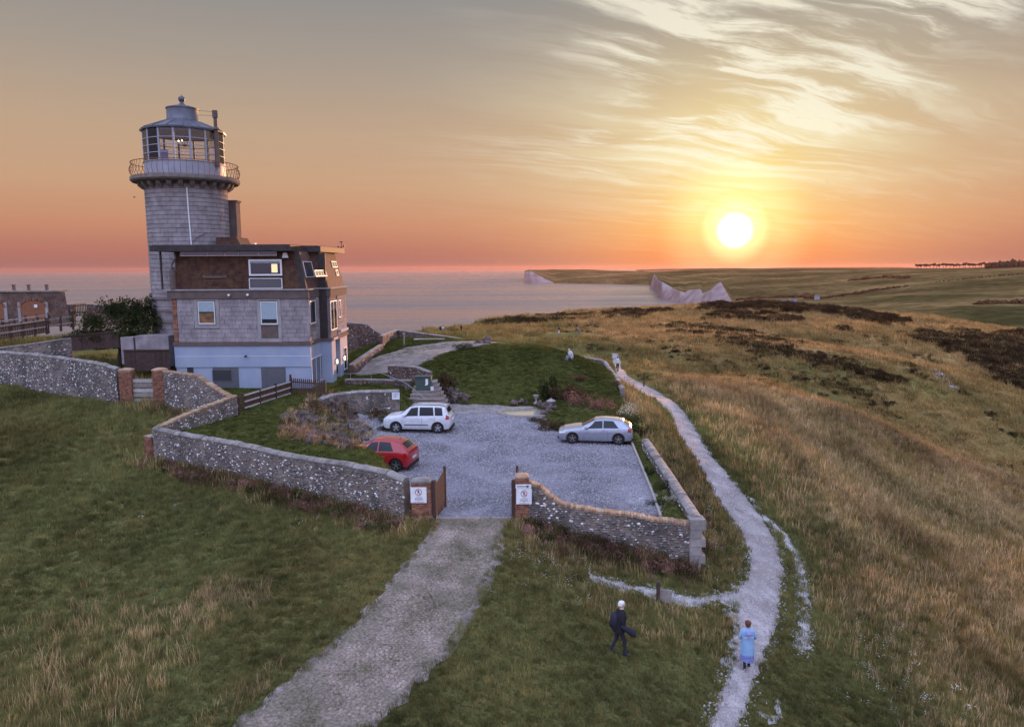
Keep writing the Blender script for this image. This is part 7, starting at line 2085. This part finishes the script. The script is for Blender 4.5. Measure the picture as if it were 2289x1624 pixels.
rs = random.Random(21)
for k in range(22):
    skyline_tree('windswept bare-trunked tree in the thin row on the skyline', 2050 + k * 7.2 + rs.uniform(-1.5, 1.5), rs.uniform(17, 22), rs.uniform(7, 9), rs)
mb = MB()
for k in range(260):
    u = 2203 + rs.random() * 300; Y = 2650 + rs.uniform(-60, 60); p = at_y(u, np.interp(u, [2200, 2300, 2500], [597.5, 595, 592]), Y); s = rs.uniform(.6, 1.2); mb.rock((p.x, p.y, p.z + 6 * s), (9 * s, 9 * s, 13 * s * (1 + .3 * math.sin(u * .07))), rs.random() * 99, 1)
tag(mb.build('distant_wood', M['far_leaf']), 'dense dark wood on the right skyline beyond the tree row', kind='stuff')
# ------------------------------------------------------------------ vegetation
def blade_mesh(name, n, h, spread, w, lean, mat, seed, seg=2, head=0.0):
    rs = random.Random(seed); mb = MB()
    for _ in range(n):
        a = rs.uniform(0, 6.283); r = spread * math.sqrt(rs.random()); x, y = math.cos(a) * r, math.sin(a) * r
        L = h * rs.uniform(.55, 1.15); d = rs.uniform(0, 6.283); b_ = lean * L * rs.uniform(.3, 1.2); wx, wy = math.cos(d + 1.57) * w / 2, math.sin(d + 1.57) * w / 2
        pts = []
        for j in range(seg + 1):
            t = j / seg; k = (1 - t * .9) if not head else (1.0 if j < seg else .4)
            if head and j == seg - 1: k = head
            pts.append((x + math.cos(d) * b_ * t * t - wx * k, y + math.sin(d) * b_ * t * t - wy * k, L * t)); pts.append((x + math.cos(d) * b_ * t * t + wx * k, y + math.sin(d) * b_ * t * t + wy * k, L * t))
        mb.add(pts, [(2 * j, 2 * j + 1, 2 * j + 3, 2 * j + 2) for j in range(seg)])
    return mb.mesh(name, M[mat])


def leafy_mesh(name, mat, n, size, leaf, seed, flat=1.0, shell=.45):
    """a crown of small leaf faces clustered on lumps"""
    rs = random.Random(seed); mb = MB(); lumps = [(rs.uniform(-.6, .6), rs.uniform(-.6, .6), rs.uniform(.1, .75), rs.uniform(.3, .55)) for _ in range(9)]
    for _ in range(n):
        c = lumps[rs.randrange(9)]; v = Vector((rs.gauss(0, 1), rs.gauss(0, 1), rs.gauss(0, 1))).normalized() * c[3] * (1 - shell * rs.random())
        p = Vector((c[0] + v.x, c[1] + v.y, max(c[2] + v.z * .8, .0))) * size; p.z *= flat
        t = Vector((rs.gauss(0, 1), rs.gauss(0, 1), rs.gauss(0, 1) + .4)).normalized(); q = t.orthogonal().normalized(); r = t.cross(q) * leaf * rs.uniform(.3, .6); q = q * leaf * rs.uniform(.6, 1.1)
        mb.add([p - q, p - r * .6, p + q, p + r * .6], [(0, 1, 2, 3)])
    return mb.mesh(name, M[mat])


def scatter(name, pts, protos, label, dry=None, kind='stuff', tilt=.0, seed=0):
    """one object that plants copies of the proto meshes on the points; pts: x, y, z, scale"""
    pts = np.asarray(pts, float); n = len(pts); rs = np.random.RandomState(seed + n % 1000)
    me = bpy.data.meshes.new(name); me.vertices.add(n); me.vertices.foreach_set('co', pts[:, :3].ravel())
    def attr(nm, typ, val):
        a = me.attributes.new(nm, typ, 'POINT'); a.data.foreach_set('vector' if typ == 'FLOAT_VECTOR' else 'value', val.ravel())
    attr('s', 'FLOAT', pts[:, 3].astype(np.float32))
    rot = np.stack([rs.uniform(-tilt, tilt, n), rs.uniform(-tilt, tilt, n), rs.uniform(0, 6.283, n)], 1).astype(np.float32); attr('r', 'FLOAT_VECTOR', rot)
    attr('k', 'INT', rs.randint(0, len(protos), n).astype(np.int32))
    attr('dry', 'FLOAT', (np.zeros(n) if dry is None else dry).astype(np.float32))
    o = link_mesh(name, me); tag(o, label, kind=kind)
    coll = bpy.data.collections.new(name + '_sources')
    for i, m_ in enumerate(protos):
        po = bpy.data.objects.new(f'{name}_source_{i:02d}', m_); coll.objects.link(po)
    g = bpy.data.node_groups.new(name, 'GeometryNodeTree'); g.interface.new_socket('Geometry', in_out='INPUT', socket_type='NodeSocketGeometry'); g.interface.new_socket('Geometry', in_out='OUTPUT', socket_type='NodeSocketGeometry')
    N = g.nodes; L = g.links; gi = N.new('NodeGroupInput'); go = N.new('NodeGroupOutput'); mp_ = N.new('GeometryNodeMeshToPoints'); ip = N.new('GeometryNodeInstanceOnPoints'); ci = N.new('GeometryNodeCollectionInfo')
    ci.inputs['Collection'].default_value = coll; ci.inputs['Separate Children'].default_value = True; ci.inputs['Reset Children'].default_value = True
    def na(nm, typ): x = N.new('GeometryNodeInputNamedAttribute'); x.data_type = typ; x.inputs['Name'].default_value = nm; return x.outputs[0]
    L.new(gi.outputs[0], mp_.inputs[0]); L.new(mp_.outputs[0], ip.inputs['Points']); L.new(ci.outputs[0], ip.inputs['Instance'])
    ip.inputs['Pick Instance'].default_value = True; L.new(na('k', 'INT'), ip.inputs['Instance Index'])
    er = N.new('FunctionNodeEulerToRotation'); L.new(na('r', 'FLOAT_VECTOR'), er.inputs[0]); L.new(er.outputs[0], ip.inputs['Rotation']); L.new(na('s', 'FLOAT'), ip.inputs['Scale'])
    L.new(ip.outputs[0], go.inputs[0])
    md = o.modifiers.new('plants', 'NODES'); md.node_group = g
    return o


TERR = [(-13.6, 62.5), (-12.4, 59.5), (-9.4, 59.0), (-7.6, 60.6), (-6.0, 66), (-1.5, 72.5), (2, 73.5), (1.5, 76), (-5, 76.0), (-10.5, 73), (-12.6, 66)]
BLOCK = [LOT, DRIVE, PATH, BR, RUT]
HOUSE_FOOT = [(-25.6, 53.8), (-13.3, 53.8), (-13.3, 63), (-22, 64), (-29.6, 62), (-29.6, 57.5)]


def field_pts(n, xr, yr, accept, seed, zoff=-.02):
    rs = np.random.RandomState(seed); out = []
    x = rs.uniform(*xr, n); y = rs.uniform(*yr, n)
    m_ = accept(x, y, rs); x, y = x[m_], y[m_]
    return x, y, height(x, y) + zoff, rs


def clear_of(x, y, polys, g=0.0):
    ok = np.ones(len(x), bool)
    for p in polys: ok &= poly_sdf(p, x, y) < g
    return ok


def in_view(x, y, m_=1.15):
    return (np.abs(x) < y * .70 * m_ + 2)


tufts = [blade_mesh(f'tuft', 26, .16, .13, .014, .55, 'grass_blade', s) for s in range(5)]
tall = [blade_mesh(f'tall_tuft', 22, .42, .16, .013, .45, 'grass_blade', s + 20) for s in range(4)] + [blade_mesh('straw_tuft', 14, .40, .20, .010, .45, 'straw', s + 40, seg=3, head=1.5) for s in range(3)]
straws = [blade_mesh('straw_tuft', 26, .42, .34, .009, .5, 'straw', s + 60, seg=3, head=1.7) for s in range(4)]
lawns = [blade_mesh('lawn_tuft', 22, .085, .14, .013, .5, 'lawn_blade', s + 80) for s in range(4)]


def patch_noise(x, y, k, seed):
    rs = np.random.RandomState(seed); r = np.zeros(len(x))
    for _ in range(5):
        th, ph, f = rs.uniform(0, 6.28), rs.uniform(0, 6.28), k * rs.uniform(.6, 1.7); r += np.sin(f * (x * math.cos(th) + y * math.sin(th)) + ph + 1.3 * np.sin(f * .6 * (x * math.sin(th) - y * math.cos(th)) + ph * 2))
    return r / 5


# close turf on the near slopes
def acc(x, y, rs):
    return in_view(x, y) & (poly_sdf(COMPOUND, x, y) < -.12) & clear_of(x, y, BLOCK[:3], .05) & clear_of(x, y, BLOCK[3:], .14) & (rs.uniform(0, 1, len(x)) < np.clip(26 / np.hypot(x, y), 0, 1) ** 1.2) & (np.hypot(x, y) > 9.5)
x, y, z, rs = field_pts(210000, (-42, 46), (8, 62), acc, 1)
dist = np.hypot(x, y); s = rs.uniform(.7, 1.25, len(x)) * np.clip(dist / 26, 1, 1.9)
scatter('turf_grass', np.stack([x, y, z, s], 1), tufts, 'short green and straw-coloured grass of the near slopes', dry=dry_fn(x, y) + rs.uniform(-.12, .12, len(x)))


# long grass: banks at wall feet, hillside, patches in the left foreground
def acc(x, y, rs):
    d = -poly_sdf(COMPOUND, x, y); p = patch_noise(x, y, .45, 3)
    foot = np.exp(-(d / 1.3) ** 2) * .95; hill = np.clip((x - (9.8 + .035 * y)) / 5, 0, 1) * .75
    left = ((x < -4.5) & (y < 22)) * np.clip(p * 1.6 - .1, 0, 1) * .9 + (x < -3.5) * np.clip(p - .35, 0, 1) * .8
    low = ((x > .4) & (x < 8) & (y < 28.5) & (y > 22.5)) * np.clip(p + .45, 0, 1) * .8
    bank = ((x > 7.3) & (x < 10.5) & (y > 29) & (y < 62)) * .9
    w = np.clip(foot + hill + left + low + bank, 0, 1) * np.clip(30 / np.hypot(x, y), 0, 1) ** 1.1
    return in_view(x, y) & (d > .15) & clear_of(x, y, BLOCK, -.18) & (rs.uniform(0, 1, len(x)) < w) & (np.hypot(x, y) > 9.5)
x, y, z, rs = field_pts(150000, (-42, 60), (8, 75), acc, 2)
dist = np.hypot(x, y); s = rs.uniform(.6, 1.3, len(x)) * np.clip(dist / 30, .9, 1.8)
scatter('long_grass', np.stack([x, y, z, s], 1), tall, 'long rough grass on the hillside and at the foot of the walls', dry=dry_fn(x, y) + rs.uniform(-.12, .16, len(x)), tilt=.15)


def acc(x, y, rs):
    p = patch_noise(x, y, .33, 9); q = patch_noise(x, y, .8, 14)
    left = ((x < -5) & (y < 24)) * np.clip((p + q * .7) * 2.0 - .35, 0, 1) * .9
    hill = np.clip((x - (11 + .03 * y)) / 6, 0, 1) * np.clip((p + q * .6) * 1.6 + .35, 0, 1) * .55
    bank = ((x > 7.8) & (x < 10.3) & (y > 30) & (y < 60)) * np.clip(p * 1.5 + .5, 0, 1) * .7
    w = (left + hill + bank) * np.clip(34 / np.hypot(x, y), 0, 1)
    return in_view(x, y) & (poly_sdf(COMPOUND, x, y) < -.3) & clear_of(x, y, BLOCK, -.4) & (rs.uniform(0, 1, len(x)) < w) & (np.hypot(x, y) > 9.5)
x, y, z, rs = field_pts(95000, (-30, 60), (8, 80), acc, 3)
dist = np.hypot(x, y); s = rs.uniform(.6, 1.15, len(x)) * np.clip(dist / 34, .75, 1.7)
scatter('straw_grass', np.stack([x, y, z, s], 1), straws, 'tall dry seeding grass in drifts', dry=.45 + rs.uniform(-.3, .45, len(x)), tilt=.18)


# meadow and hillside further out: bigger clumps
far_t = [blade_mesh('far_tuft', 30, .42, .5, .05, .6, 'grass_blade', s + 100) for s in range(4)]
def acc(x, y, rs):
    d = np.hypot(x, y)
    return in_view(x, y, 1.1) & (poly_sdf(COMPOUND, x, y) < -.4) & clear_of(x, y, BLOCK, -.5) & (rs.uniform(0, 1, len(x)) < np.clip(70 / d, 0, 1) ** 1.6) & (d > 42) & (poly_sdf(SEAPOLY, x, y) < -2) & ((patch_noise(x, y, .12, 4) > -.35) | (x > 30))
x, y, z, rs = field_pts(260000, (-70, 260), (40, 520), acc, 4, -.05)
dist = np.hypot(x, y); s = rs.uniform(.6, 1.3, len(x)) * np.clip(dist / 75, .8, 4.0)
scatter('meadow_grass', np.stack([x, y, z, s], 1), far_t, 'coarse tawny grass of the meadow and far hillside', dry=dry_fn(x, y) + rs.uniform(-.1, .16, len(x)), tilt=.15)


# mown lawn and mound inside the walls
def acc(x, y, rs):
    return (poly_sdf(COMPOUND, x, y) > .25) & clear_of(x, y, [LOT, HOUSE_FOOT], -.05) & (rs.uniform(0, 1, len(x)) < .95) & (poly_sdf(TERR, x, y) < 0)
x, y, z, rs = field_pts(70000, (-26, 10.5), (29, 92), acc, 5)
s = rs.uniform(.8, 1.5, len(x)) * np.clip(y / 45, 1, 1.6)
x2, y2, z2, rs2 = field_pts(2600, (-13, 2), (59, 77), lambda x, y, rs: (poly_sdf(TERR, x, y) > -.1) & (patch_noise(x, y, .9, 15) > .05), 55)
x, y, z = np.concatenate([x, x2]), np.concatenate([y, y2]), np.concatenate([z, z2]); s = np.concatenate([s, rs2.uniform(.8, 1.6, len(x2))])
scatter('lawn_grass', np.stack([x, y, z, s], 1), lawns, 'green mown lawn and grassy mound inside the walls')

# grass and moss creeping between the pavers, thickest along the crown of the drive
def acc(x, y, rs):
    d = poly_sdf(DRIVE, x, y); p = patch_noise(x, y, 1.3, 71)
    return (d > -.25) & (y > 8) & (y < 28.8) & (rs.uniform(0, 1, len(x)) < np.clip(.12 + (d - .7) * .55 + p * .5, 0.0, .75)) 
x, y, z, rs = field_pts(60000, (-9, 1), (8, 29), acc, 71, .0)
small = [blade_mesh('moss_tuft', 16, .05, .075, .010, .7, 'grass_blade', s + 300) for s in range(3)]
scatter('road_grass', np.stack([x, y, z, rs.uniform(.6, 1.5, len(x))], 1), small, 'short grass and moss growing through the driveway pavers', dry=.35 + rs.uniform(-.2, .3, len(x)), tilt=.2)

# gravel on the car park, stones along the paths
pebs = []
for k in range(4):
    mb = MB(); mb.rock((0, 0, 0), (1, .8, .5), k * 3 + 1, 1); pebs.append(mb.mesh('pebble', M['gravel_stone']))
x, y, z, rs = field_pts(60000, (-9.6, 7), (29, 54.4), lambda x, y, rs: (poly_sdf(LOT, x, y) > .05) & (rs.uniform(0, 1, len(x)) < np.clip(36 / y, 0, 1) ** 2), 6, .045)
scatter('loose_gravel', np.stack([x, y, z, rs.uniform(.018, .045, len(x)) * np.clip(y / 34, 1, 1.4)], 1), pebs, 'loose pale gravel stones on the car park', tilt=.6)
x, y, z, rs = field_pts(90000, (-8, 14), (10, 60), lambda x, y, rs: ((poly_sdf(PATH, x, y) > -.25) | (poly_sdf(BR, x, y) > -.2) | (poly_sdf(RUT, x, y) > -.2)) & (rs.uniform(0, 1, len(x)) < .8), 7, .03)
chs = []
for k in range(3):
    mb = MB(); mb.rock((0, 0, 0), (1, .8, .5), k * 5 + 2, 1); chs.append(mb.mesh('chalk_stone', M['chalk_white']))
scatter('chalk_rubble', np.stack([x, y, z, rs.uniform(.015, .055, len(x))], 1), chs, 'small chalk stones lying on the footpath', tilt=.6)


# flower heads: white umbels and daisies
um = []
for k in range(3):
    rs_ = random.Random(k); mb = MB()
    for _ in range(7):
        a, r = rs_.uniform(0, 6.28), rs_.uniform(0, .07); 
        h_ = rs_.uniform(.18, .42); c = (math.cos(a) * r * 2.2, math.sin(a) * r * 2.2, h_); mb.add([(c[0] + math.cos(t_) * .017, c[1] + math.sin(t_) * .017, c[2] + .004) for t_ in np.linspace(0, 6.28, 7)[:-1]], [tuple(range(6))])
    um.append(mb.mesh('umbel', M['petal_white']))
spots = []
rs = random.Random(12)
for u0, v0, su, sv, n in ((1590, 1150, 30, 70, 150), (1640, 1230, 22, 25, 40), (1185, 1225, 40, 40, 40), (1290, 1300, 50, 35, 35), (1420, 1130, 60, 12, 30), (1350, 1120, 50, 8, 30), (960, 1155, 14, 8, 14), (1950, 1420, 60, 60, 60), (2030, 1560, 70, 50, 50), (560, 1160, 200, 40, 20), (800, 1175, 90, 15, 16), (1560, 1060, 20, 60, 60), (1990, 1180, 60, 60, 14), (1330, 925, 60, 8, 40)):
    for _ in range(int(n * .6)):
        u, v = rs.gauss(u0, su), rs.gauss(v0, sv); p = on_ground(u, v)
        if float(poly_sdf(PATH, np.array([p.x]), np.array([p.y]))[0]) < -.05: spots.append((p.x, p.y, p.z, rs.uniform(.5, 1.15)))
scatter('wild_flowers', spots, um, 'small white wild flowers dotted through the long grass', tilt=.2)


# ------------------------------------------------------------------ bushes: each shrub a thing
gorse = [leafy_mesh('foliage', 'gorse_leaf', 900, 1.0, .10, s) for s in (1, 2, 3, 4)]
brown = [leafy_mesh('foliage', 'brown_leaf', 700, 1.0, .10, s) for s in (11, 12)]
green = [leafy_mesh('foliage', 'bush_leaf', 1500, 1.0, .075, s) for s in (21, 22, 23)]
pink = [leafy_mesh('foliage', 'pink_leaf', 900, 1.0, .07, s) for s in (31, 32)]
pale = [leafy_mesh('foliage', 'pale_leaf', 1000, 1.0, .06, s) for s in (41, 42)]
stem_b = MB()
for k in range(6):
    a = k * 1.05; stem_b.tube((0, 0, -.15), (math.cos(a) * .4, math.sin(a) * .4, .55), .035, .015, 5)
stem_me = stem_b.mesh('stems', M['bark'])


def bush(name, label, p, size, protos, group, cat='bush', seed=0):
    rs = random.Random(seed); root = empty(name, (p[0], p[1], p[2] - .05), rs.uniform(0, 6.28), label, cat, group); root.scale = size
    link_mesh('foliage', protos[seed % len(protos)], root); link_mesh('stems', stem_me, root)
    return root


# gorse bushes one can tell apart on the hillside (picture place, width, height)
GB = [(2580 / 1.3745, 1020 / 1.3745, 14, 7), (1895, 741, 40, 12), (2060, 755, 20, 8), (2098, 742, 18, 7), (1972, 728, 26, 6), (2265, 772, 1, 1)]
singles = [(1893, 742, 30, 9, 'flat gorse bush on the hillside crest, above the long dark scrub belt'), (1936, 757, 13, 5, 'small round gorse bush right of the flat one on the crest'), (1870, 768, 22, 6, 'low wide gorse bush at the top end of the scrub belt'),
           (1975, 730, 24, 7, 'low gorse bush on the right shoulder of the hill'), (2010, 748, 17, 6, 'dark gorse bush midway down the right shoulder'), (2035, 757, 24, 8, 'dark gorse bush nearest the side valley'), (2060, 768, 20, 8, 'gorse bush at the lip of the side valley'),
           (1790, 818, 13, 5, 'small gorse bush below the scrub belt, left of a close pair'), (1812, 826, 11, 5, 'smaller dark gorse bush just below the scrub belt'), (1868, 800, 10, 5, 'little gorse bush in the open grass under the belt'), (1902, 807, 8, 4, 'tiny gorse bush in the open grass'),
           (1950, 800, 8, 4, 'tiny round gorse bush on the open slope right of centre'), (2030, 833, 20, 6, 'flat gorse bush by the pinkish bare track'), (1838, 885, 16, 6, 'gorse bush on the lower slope beneath the second belt'), (1866, 880, 10, 5, 'small gorse bush right of the lower-slope bush'),
           (1695, 800, 18, 6, 'gorse bush nearest the footpath, upper slope'), (1640, 822, 10, 4, 'small dark bush right of the thin signpost'), (1714, 826, 14, 5, 'low gorse bush between footpath and scrub belt'), (1602, 775, 12, 4, 'small dark bush at the top of the footpath meadow'),
           (2150, 880, 14, 6, 'dark bush below the side valley edge'), (1985, 905, 14, 5, 'dark low bush half-way down the right slope'), (1500, 798, 10, 3, 'small dark hummock bush left of the footpath meadow')]
for i, (u, v, w, h, lab) in enumerate(singles):
    p = on_ground(u, v); D = math.hypot(p.x, p.y); k = D / FPX
    bush('gorse_bush', lab, p, (w * k * .95, w * k * .7, h * k * 1.7), gorse, 'gorse bushes on the hillside', seed=i)


def scrub_mass(name, label, polys, n, size, protos, seed):
    rs = np.random.RandomState(seed); pts = []
    for poly, share in polys:
        us = [p[0] for p in poly]; vs = [p[1] for p in poly]; c = 0; lim = int(n * share)
        U = rs.uniform(min(us) - 12, max(us) + 12, lim * 9); V = rs.uniform(min(vs) - 4, max(vs) + 4, lim * 9)
        wob = np.array([mnoise.noise(Vector((a * .03, b_ * .16, seed))) * 8 + .5 + mnoise.noise(Vector((a * .08, b_ * .45, seed + 3))) * 6 for a, b_ in zip(U, V)])
        ok = poly_sdf(poly, U, V) + wob > 1.0; U, V = U[ok][:lim], V[ok][:lim]
        for u, v in zip(U, V):
            p = on_ground(u, v); D = math.hypot(p.x, p.y); pts.append((p.x, p.y, p.z - .15, size * D / 200 * (.3 + 1.1 * rs.uniform() ** 3)))
    scatter(name, pts, protos, label, seed=seed)


scrub_mass('gorse_belt', 'long dark belt of gorse across the hill towards the sun', [([(1455, 733), (1520, 728), (1600, 731), (1660, 738), (1700, 752), (1760, 765), (1830, 772), (1800, 775), (1740, 772), (1790, 790), (1850, 800), (1900, 815), (1960, 833), (2030, 852), (1990, 858), (1900, 835), (1820, 815), (1740, 795), (1680, 790), (1620, 762), (1560, 750), (1490, 742)], 1)], 4200, 1.05, gorse, 61)
scrub_mass('gorse_ridge', 'dark gorse along the crest of the near hill below the sun', [([(1600, 682), (1700, 681), (1800, 684), (1900, 687), (1930, 698), (1880, 702), (1800, 699), (1700, 697), (1620, 695), (1560, 692)], .5), ([(1590, 706), (1700, 706), (1780, 714), (1800, 724), (1740, 722), (1640, 716), (1570, 716)], .28),
                                                                              ([(1880, 702), (1960, 708), (2040, 722), (2020, 728), (1940, 722)], .22)], 3600, 1.25, gorse, 62)
scrub_mass('cliff_gorse', 'dark gorse along the cliff edge left of the meadow', [([(1080, 727), (1130, 716), (1200, 711), (1300, 703), (1335, 703), (1330, 712), (1250, 722), (1170, 729), (1100, 731)], .55), ([(1345, 704), (1420, 699), (1500, 692), (1480, 701), (1420, 709), (1360, 714)], .45)], 3400, .95, gorse, 63)
scrub_mass('valley_scrub', 'dense dark scrub filling the side valley at the right edge', [([(2045, 748), (2130, 742), (2200, 752), (2300, 746), (2420, 760), (2420, 905), (2290, 880), (2230, 850), (2180, 820), (2150, 792), (2100, 780), (2050, 765)], 1)], 4200, 1.35, gorse, 64)
scrub_mass('slope_gorse', 'broken streaks of dark gorse on the middle slope', [([(1655, 800), (1720, 810), (1780, 835), (1870, 850), (1930, 875), (1900, 880), (1830, 862), (1740, 850), (1700, 830)], .6), ([(1650, 752), (1690, 760), (1680, 764), (1640, 760)], .1), ([(1900, 870), (1960, 885), (1950, 892)], .1), ([(1590, 742), (1650, 745), (1640, 752), (1590, 750)], .2)], 900, .7, gorse, 65)

# low dark tussocks and heathery streaks all over the hillside
tus = [leafy_mesh('tussock', 'gorse_leaf', 160, .42, .07, s, flat=.7) for s in (51, 52)] + [leafy_mesh('tussock', 'bush_leaf', 160, .40, .07, s, flat=.7) for s in (53,)] + [leafy_mesh('tussock', 'brown_leaf', 160, .40, .07, s, flat=.7) for s in (54,)]
def acc(x, y, rs):
    d = np.hypot(x, y); p = patch_noise(x, y * .45, .30, 33) + .6 * patch_noise(x, y * .5, .9, 34)
    return in_view(x, y, 1.1) & (x > 10.5 + .02 * y) & clear_of(x, y, BLOCK, -1.0) & (p > .30 - .1 * (y > 60)) & (poly_sdf(SEAPOLY, x, y) < -3) & (rs.uniform(0, 1, len(x)) < .55 * np.clip(60 / d, 0, 1))
x, y, z, rs = field_pts(110000, (8, 220), (14, 330), acc, 44, -.04)
d_ = np.hypot(x, y)
scatter('heath_tussocks', np.stack([x, y, z, rs.uniform(.35, 1.1, len(x)) * np.clip(d_ / 60, .7, 2.4)], 1), tus, 'low dark tussocks and heather in streaks over the hillside', tilt=.2)


# big bush and garden shrubs
p = at_y(265, 772, 58.0)
bp_ = [(225, 735, 58, 2.3, 1.9), (262, 715, 58.4, 2.0, 2.3), (300, 725, 58, 2.3, 2.4), (330, 705, 57.8, 1.5, 2.3), (200, 752, 58, 1.5, 1.2), (290, 752, 57.5, 2.2, 1.8), (240, 760, 57.5, 2.0, 1.4), (335, 735, 57, 1.2, 1.6), (262, 688, 58.5, 1.0, 1.2), (303, 686, 58.3, .9, 1.2)]
root = empty('large_bush', (p.x, p.y, p.z - .6), 0, 'big dark tangled bush against the foot of the tower', 'bush')
for i, (u, v, Y, w, h) in enumerate(bp_):
    q = at_y(u, v + 18, Y); o = link_mesh('foliage', green[i % 3], root); o.location = q - Vector(root.location); o.scale = (w, w * .9, h); o.rotation_euler = (0, 0, i)
mb = MB(); mb.tube((0, 0, -1), (.3, 0, 1.8), .22, .12, 8); mb.tube((.2, 0, .8), (1.6, .2, 2.6), .12, .06, 6); mb.tube((.1, 0, .6), (-1.6, -.2, 2.2), .12, .05, 6); mb.tube((0, 0, .3), (2.4, -.3, 1.6), .10, .05, 6); mb.build('trunk', M['bark'], root)
shr = [(1222, 893, 1.15, 2.0, green, 'tall dark shrub behind the pond'), (1246, 892, 1.2, 1.3, brown, 'brown feathery shrub right of the tall dark one'), (1270, 888, 1.5, 1.1, brown, 'spreading rust-brown shrub on the bank above the pond'), (1305, 906, 1.6, 1.0, pink, 'pinkish flowering shrub in the bank bed'),
       (1338, 912, 1.3, .9, pink, 'second pinkish shrub, nearer the silver car'), (1402, 928, 1.05, .95, pale, 'cream-flowered shrub behind the silver car'), (1370, 940, .9, .6, brown, 'low brown shrub behind the silver car roof'), (1412, 958, 1.1, 1.0, green, 'dark green shrub at the head of the footpath wall'),
       (1432, 975, 1.0, .9, green, 'dark bush at the top end of the low path wall'), (1292, 848, 1.0, .5, brown, 'small rust clump high on the mound'), (1378, 860, .8, .5, brown, 'brown clump beside the footpath wall'), (1216, 948, .9, .55, brown, 'brown weeds at the edge of the pond rocks'),
       (1250, 962, 1.4, .7, brown, 'reddish-brown weeds left of the silver car bonnet'), (1195, 943, .6, .35, green, 'small green plant between the pond and the gravel'), (870, 945, .9, .6, green, 'dark green weed clump below the retaining wall, by the white car'), (860, 962, .7, .4, brown, 'brown weeds at the foot of the rockery'),
       (990, 868, 1.3, 1.5, brown, 'brown dead hedge right of the green cabinet'), (972, 884, .9, .9, brown, 'dark brown undergrowth right of the steps'), (1480, 1092, .5, .5, green, 'green plant in the narrow bed by the timber edging'), (1500, 1118, .45, .4, pale, 'pale flowering plant near the corner of the narrow bed'),
       (1465, 1130, .45, .4, green, 'small bright green plant where the edging meets the wall'), (1452, 1060, .4, .4, green, 'tiny green plant half-way along the narrow bed'), (700, 915, 1.0, .8, brown, 'reddish dry bush on top of the rockery'), (640, 950, .8, .5, brown, 'dry brown clump at the left end of the rockery'),
       (835, 935, 1.0, .9, brown, 'dark weeds where the rockery meets the gravel'), (1030, 782, 1.3, .6, green, 'dark green shrub behind the boulder on the terrace')]
for i, (u, v, w, h, pr, lab) in enumerate(shr):
    p = on_ground(u, v); bush('garden_shrub', lab, p, (w, w * .8, h), pr, 'shrubs in the garden beds', 'shrub', seed=i + 3)
# dry plants growing all over the rockery
rs = np.random.RandomState(8); pts = []
U = rs.uniform(600, 865, 2600); V = rs.uniform(868, 1010, 2600); ok = poly_sdf(bank, U, V) > -6
for u, v in list(zip(U[ok], V[ok]))[:330]:
    p = on_ground(u, v); pts.append((p.x, p.y, p.z, rs.uniform(.6, 1.25)))
scatter('rockery_weeds', pts, straws[:2] + tall[:2] + [blade_mesh('dead_tuft', 24, .35, .2, .02, .7, 'brown_leaf', 5)], 'dry straw and weeds growing between the rockery stones', dry=rs.uniform(.3, 1.0, len(pts)), tilt=.5)
# heather-brown weeds against the outside of the front walls
wd = [blade_mesh('weed', 30, .55, .3, .03, .5, 'brown_leaf', s) for s in (1, 2)] + [leafy_mesh('weed_clump', 'pink_leaf', 260, .32, .045, 3, flat=1.2), leafy_mesh('weed_clump', 'bush_leaf', 260, .34, .05, 4, flat=1.1)]
pts = []; rs = np.random.RandomState(9)
for (A_, B_, n) in (((.6, 28.6), (7.0, 27.7), 230), ((-4.2, 28.6), (-18.6, 38.1), 330), ((-22.4, 46.5), (-16.6, 43.7), 70), ((7.55, 29), (7.9, 41), 130)):
    for _ in range(n):
        t_ = rs.uniform(); d = abs(rs.normal(0, .55)); ex, ey = B_[0] - A_[0], B_[1] - A_[1]; L = math.hypot(ex, ey); s_ = -1 if ex * 1 > 0 or False else 1
        nx, ny = (ey / L, -ex / L); 
        if ny > 0 and A_[0] < 7.4: nx, ny = -nx, -ny
        if A_[0] > 7.4: nx, ny = 1, 0
        x_, y_ = A_[0] + ex * t_ + nx * d, A_[1] + ey * t_ + ny * d; pts.append((x_, y_, ground(x_, y_), rs.uniform(.5, 1.25)))
scatter('wall_foot_weeds', pts, wd, 'brown and purplish weeds crowding the foot of the outer walls', tilt=.25)
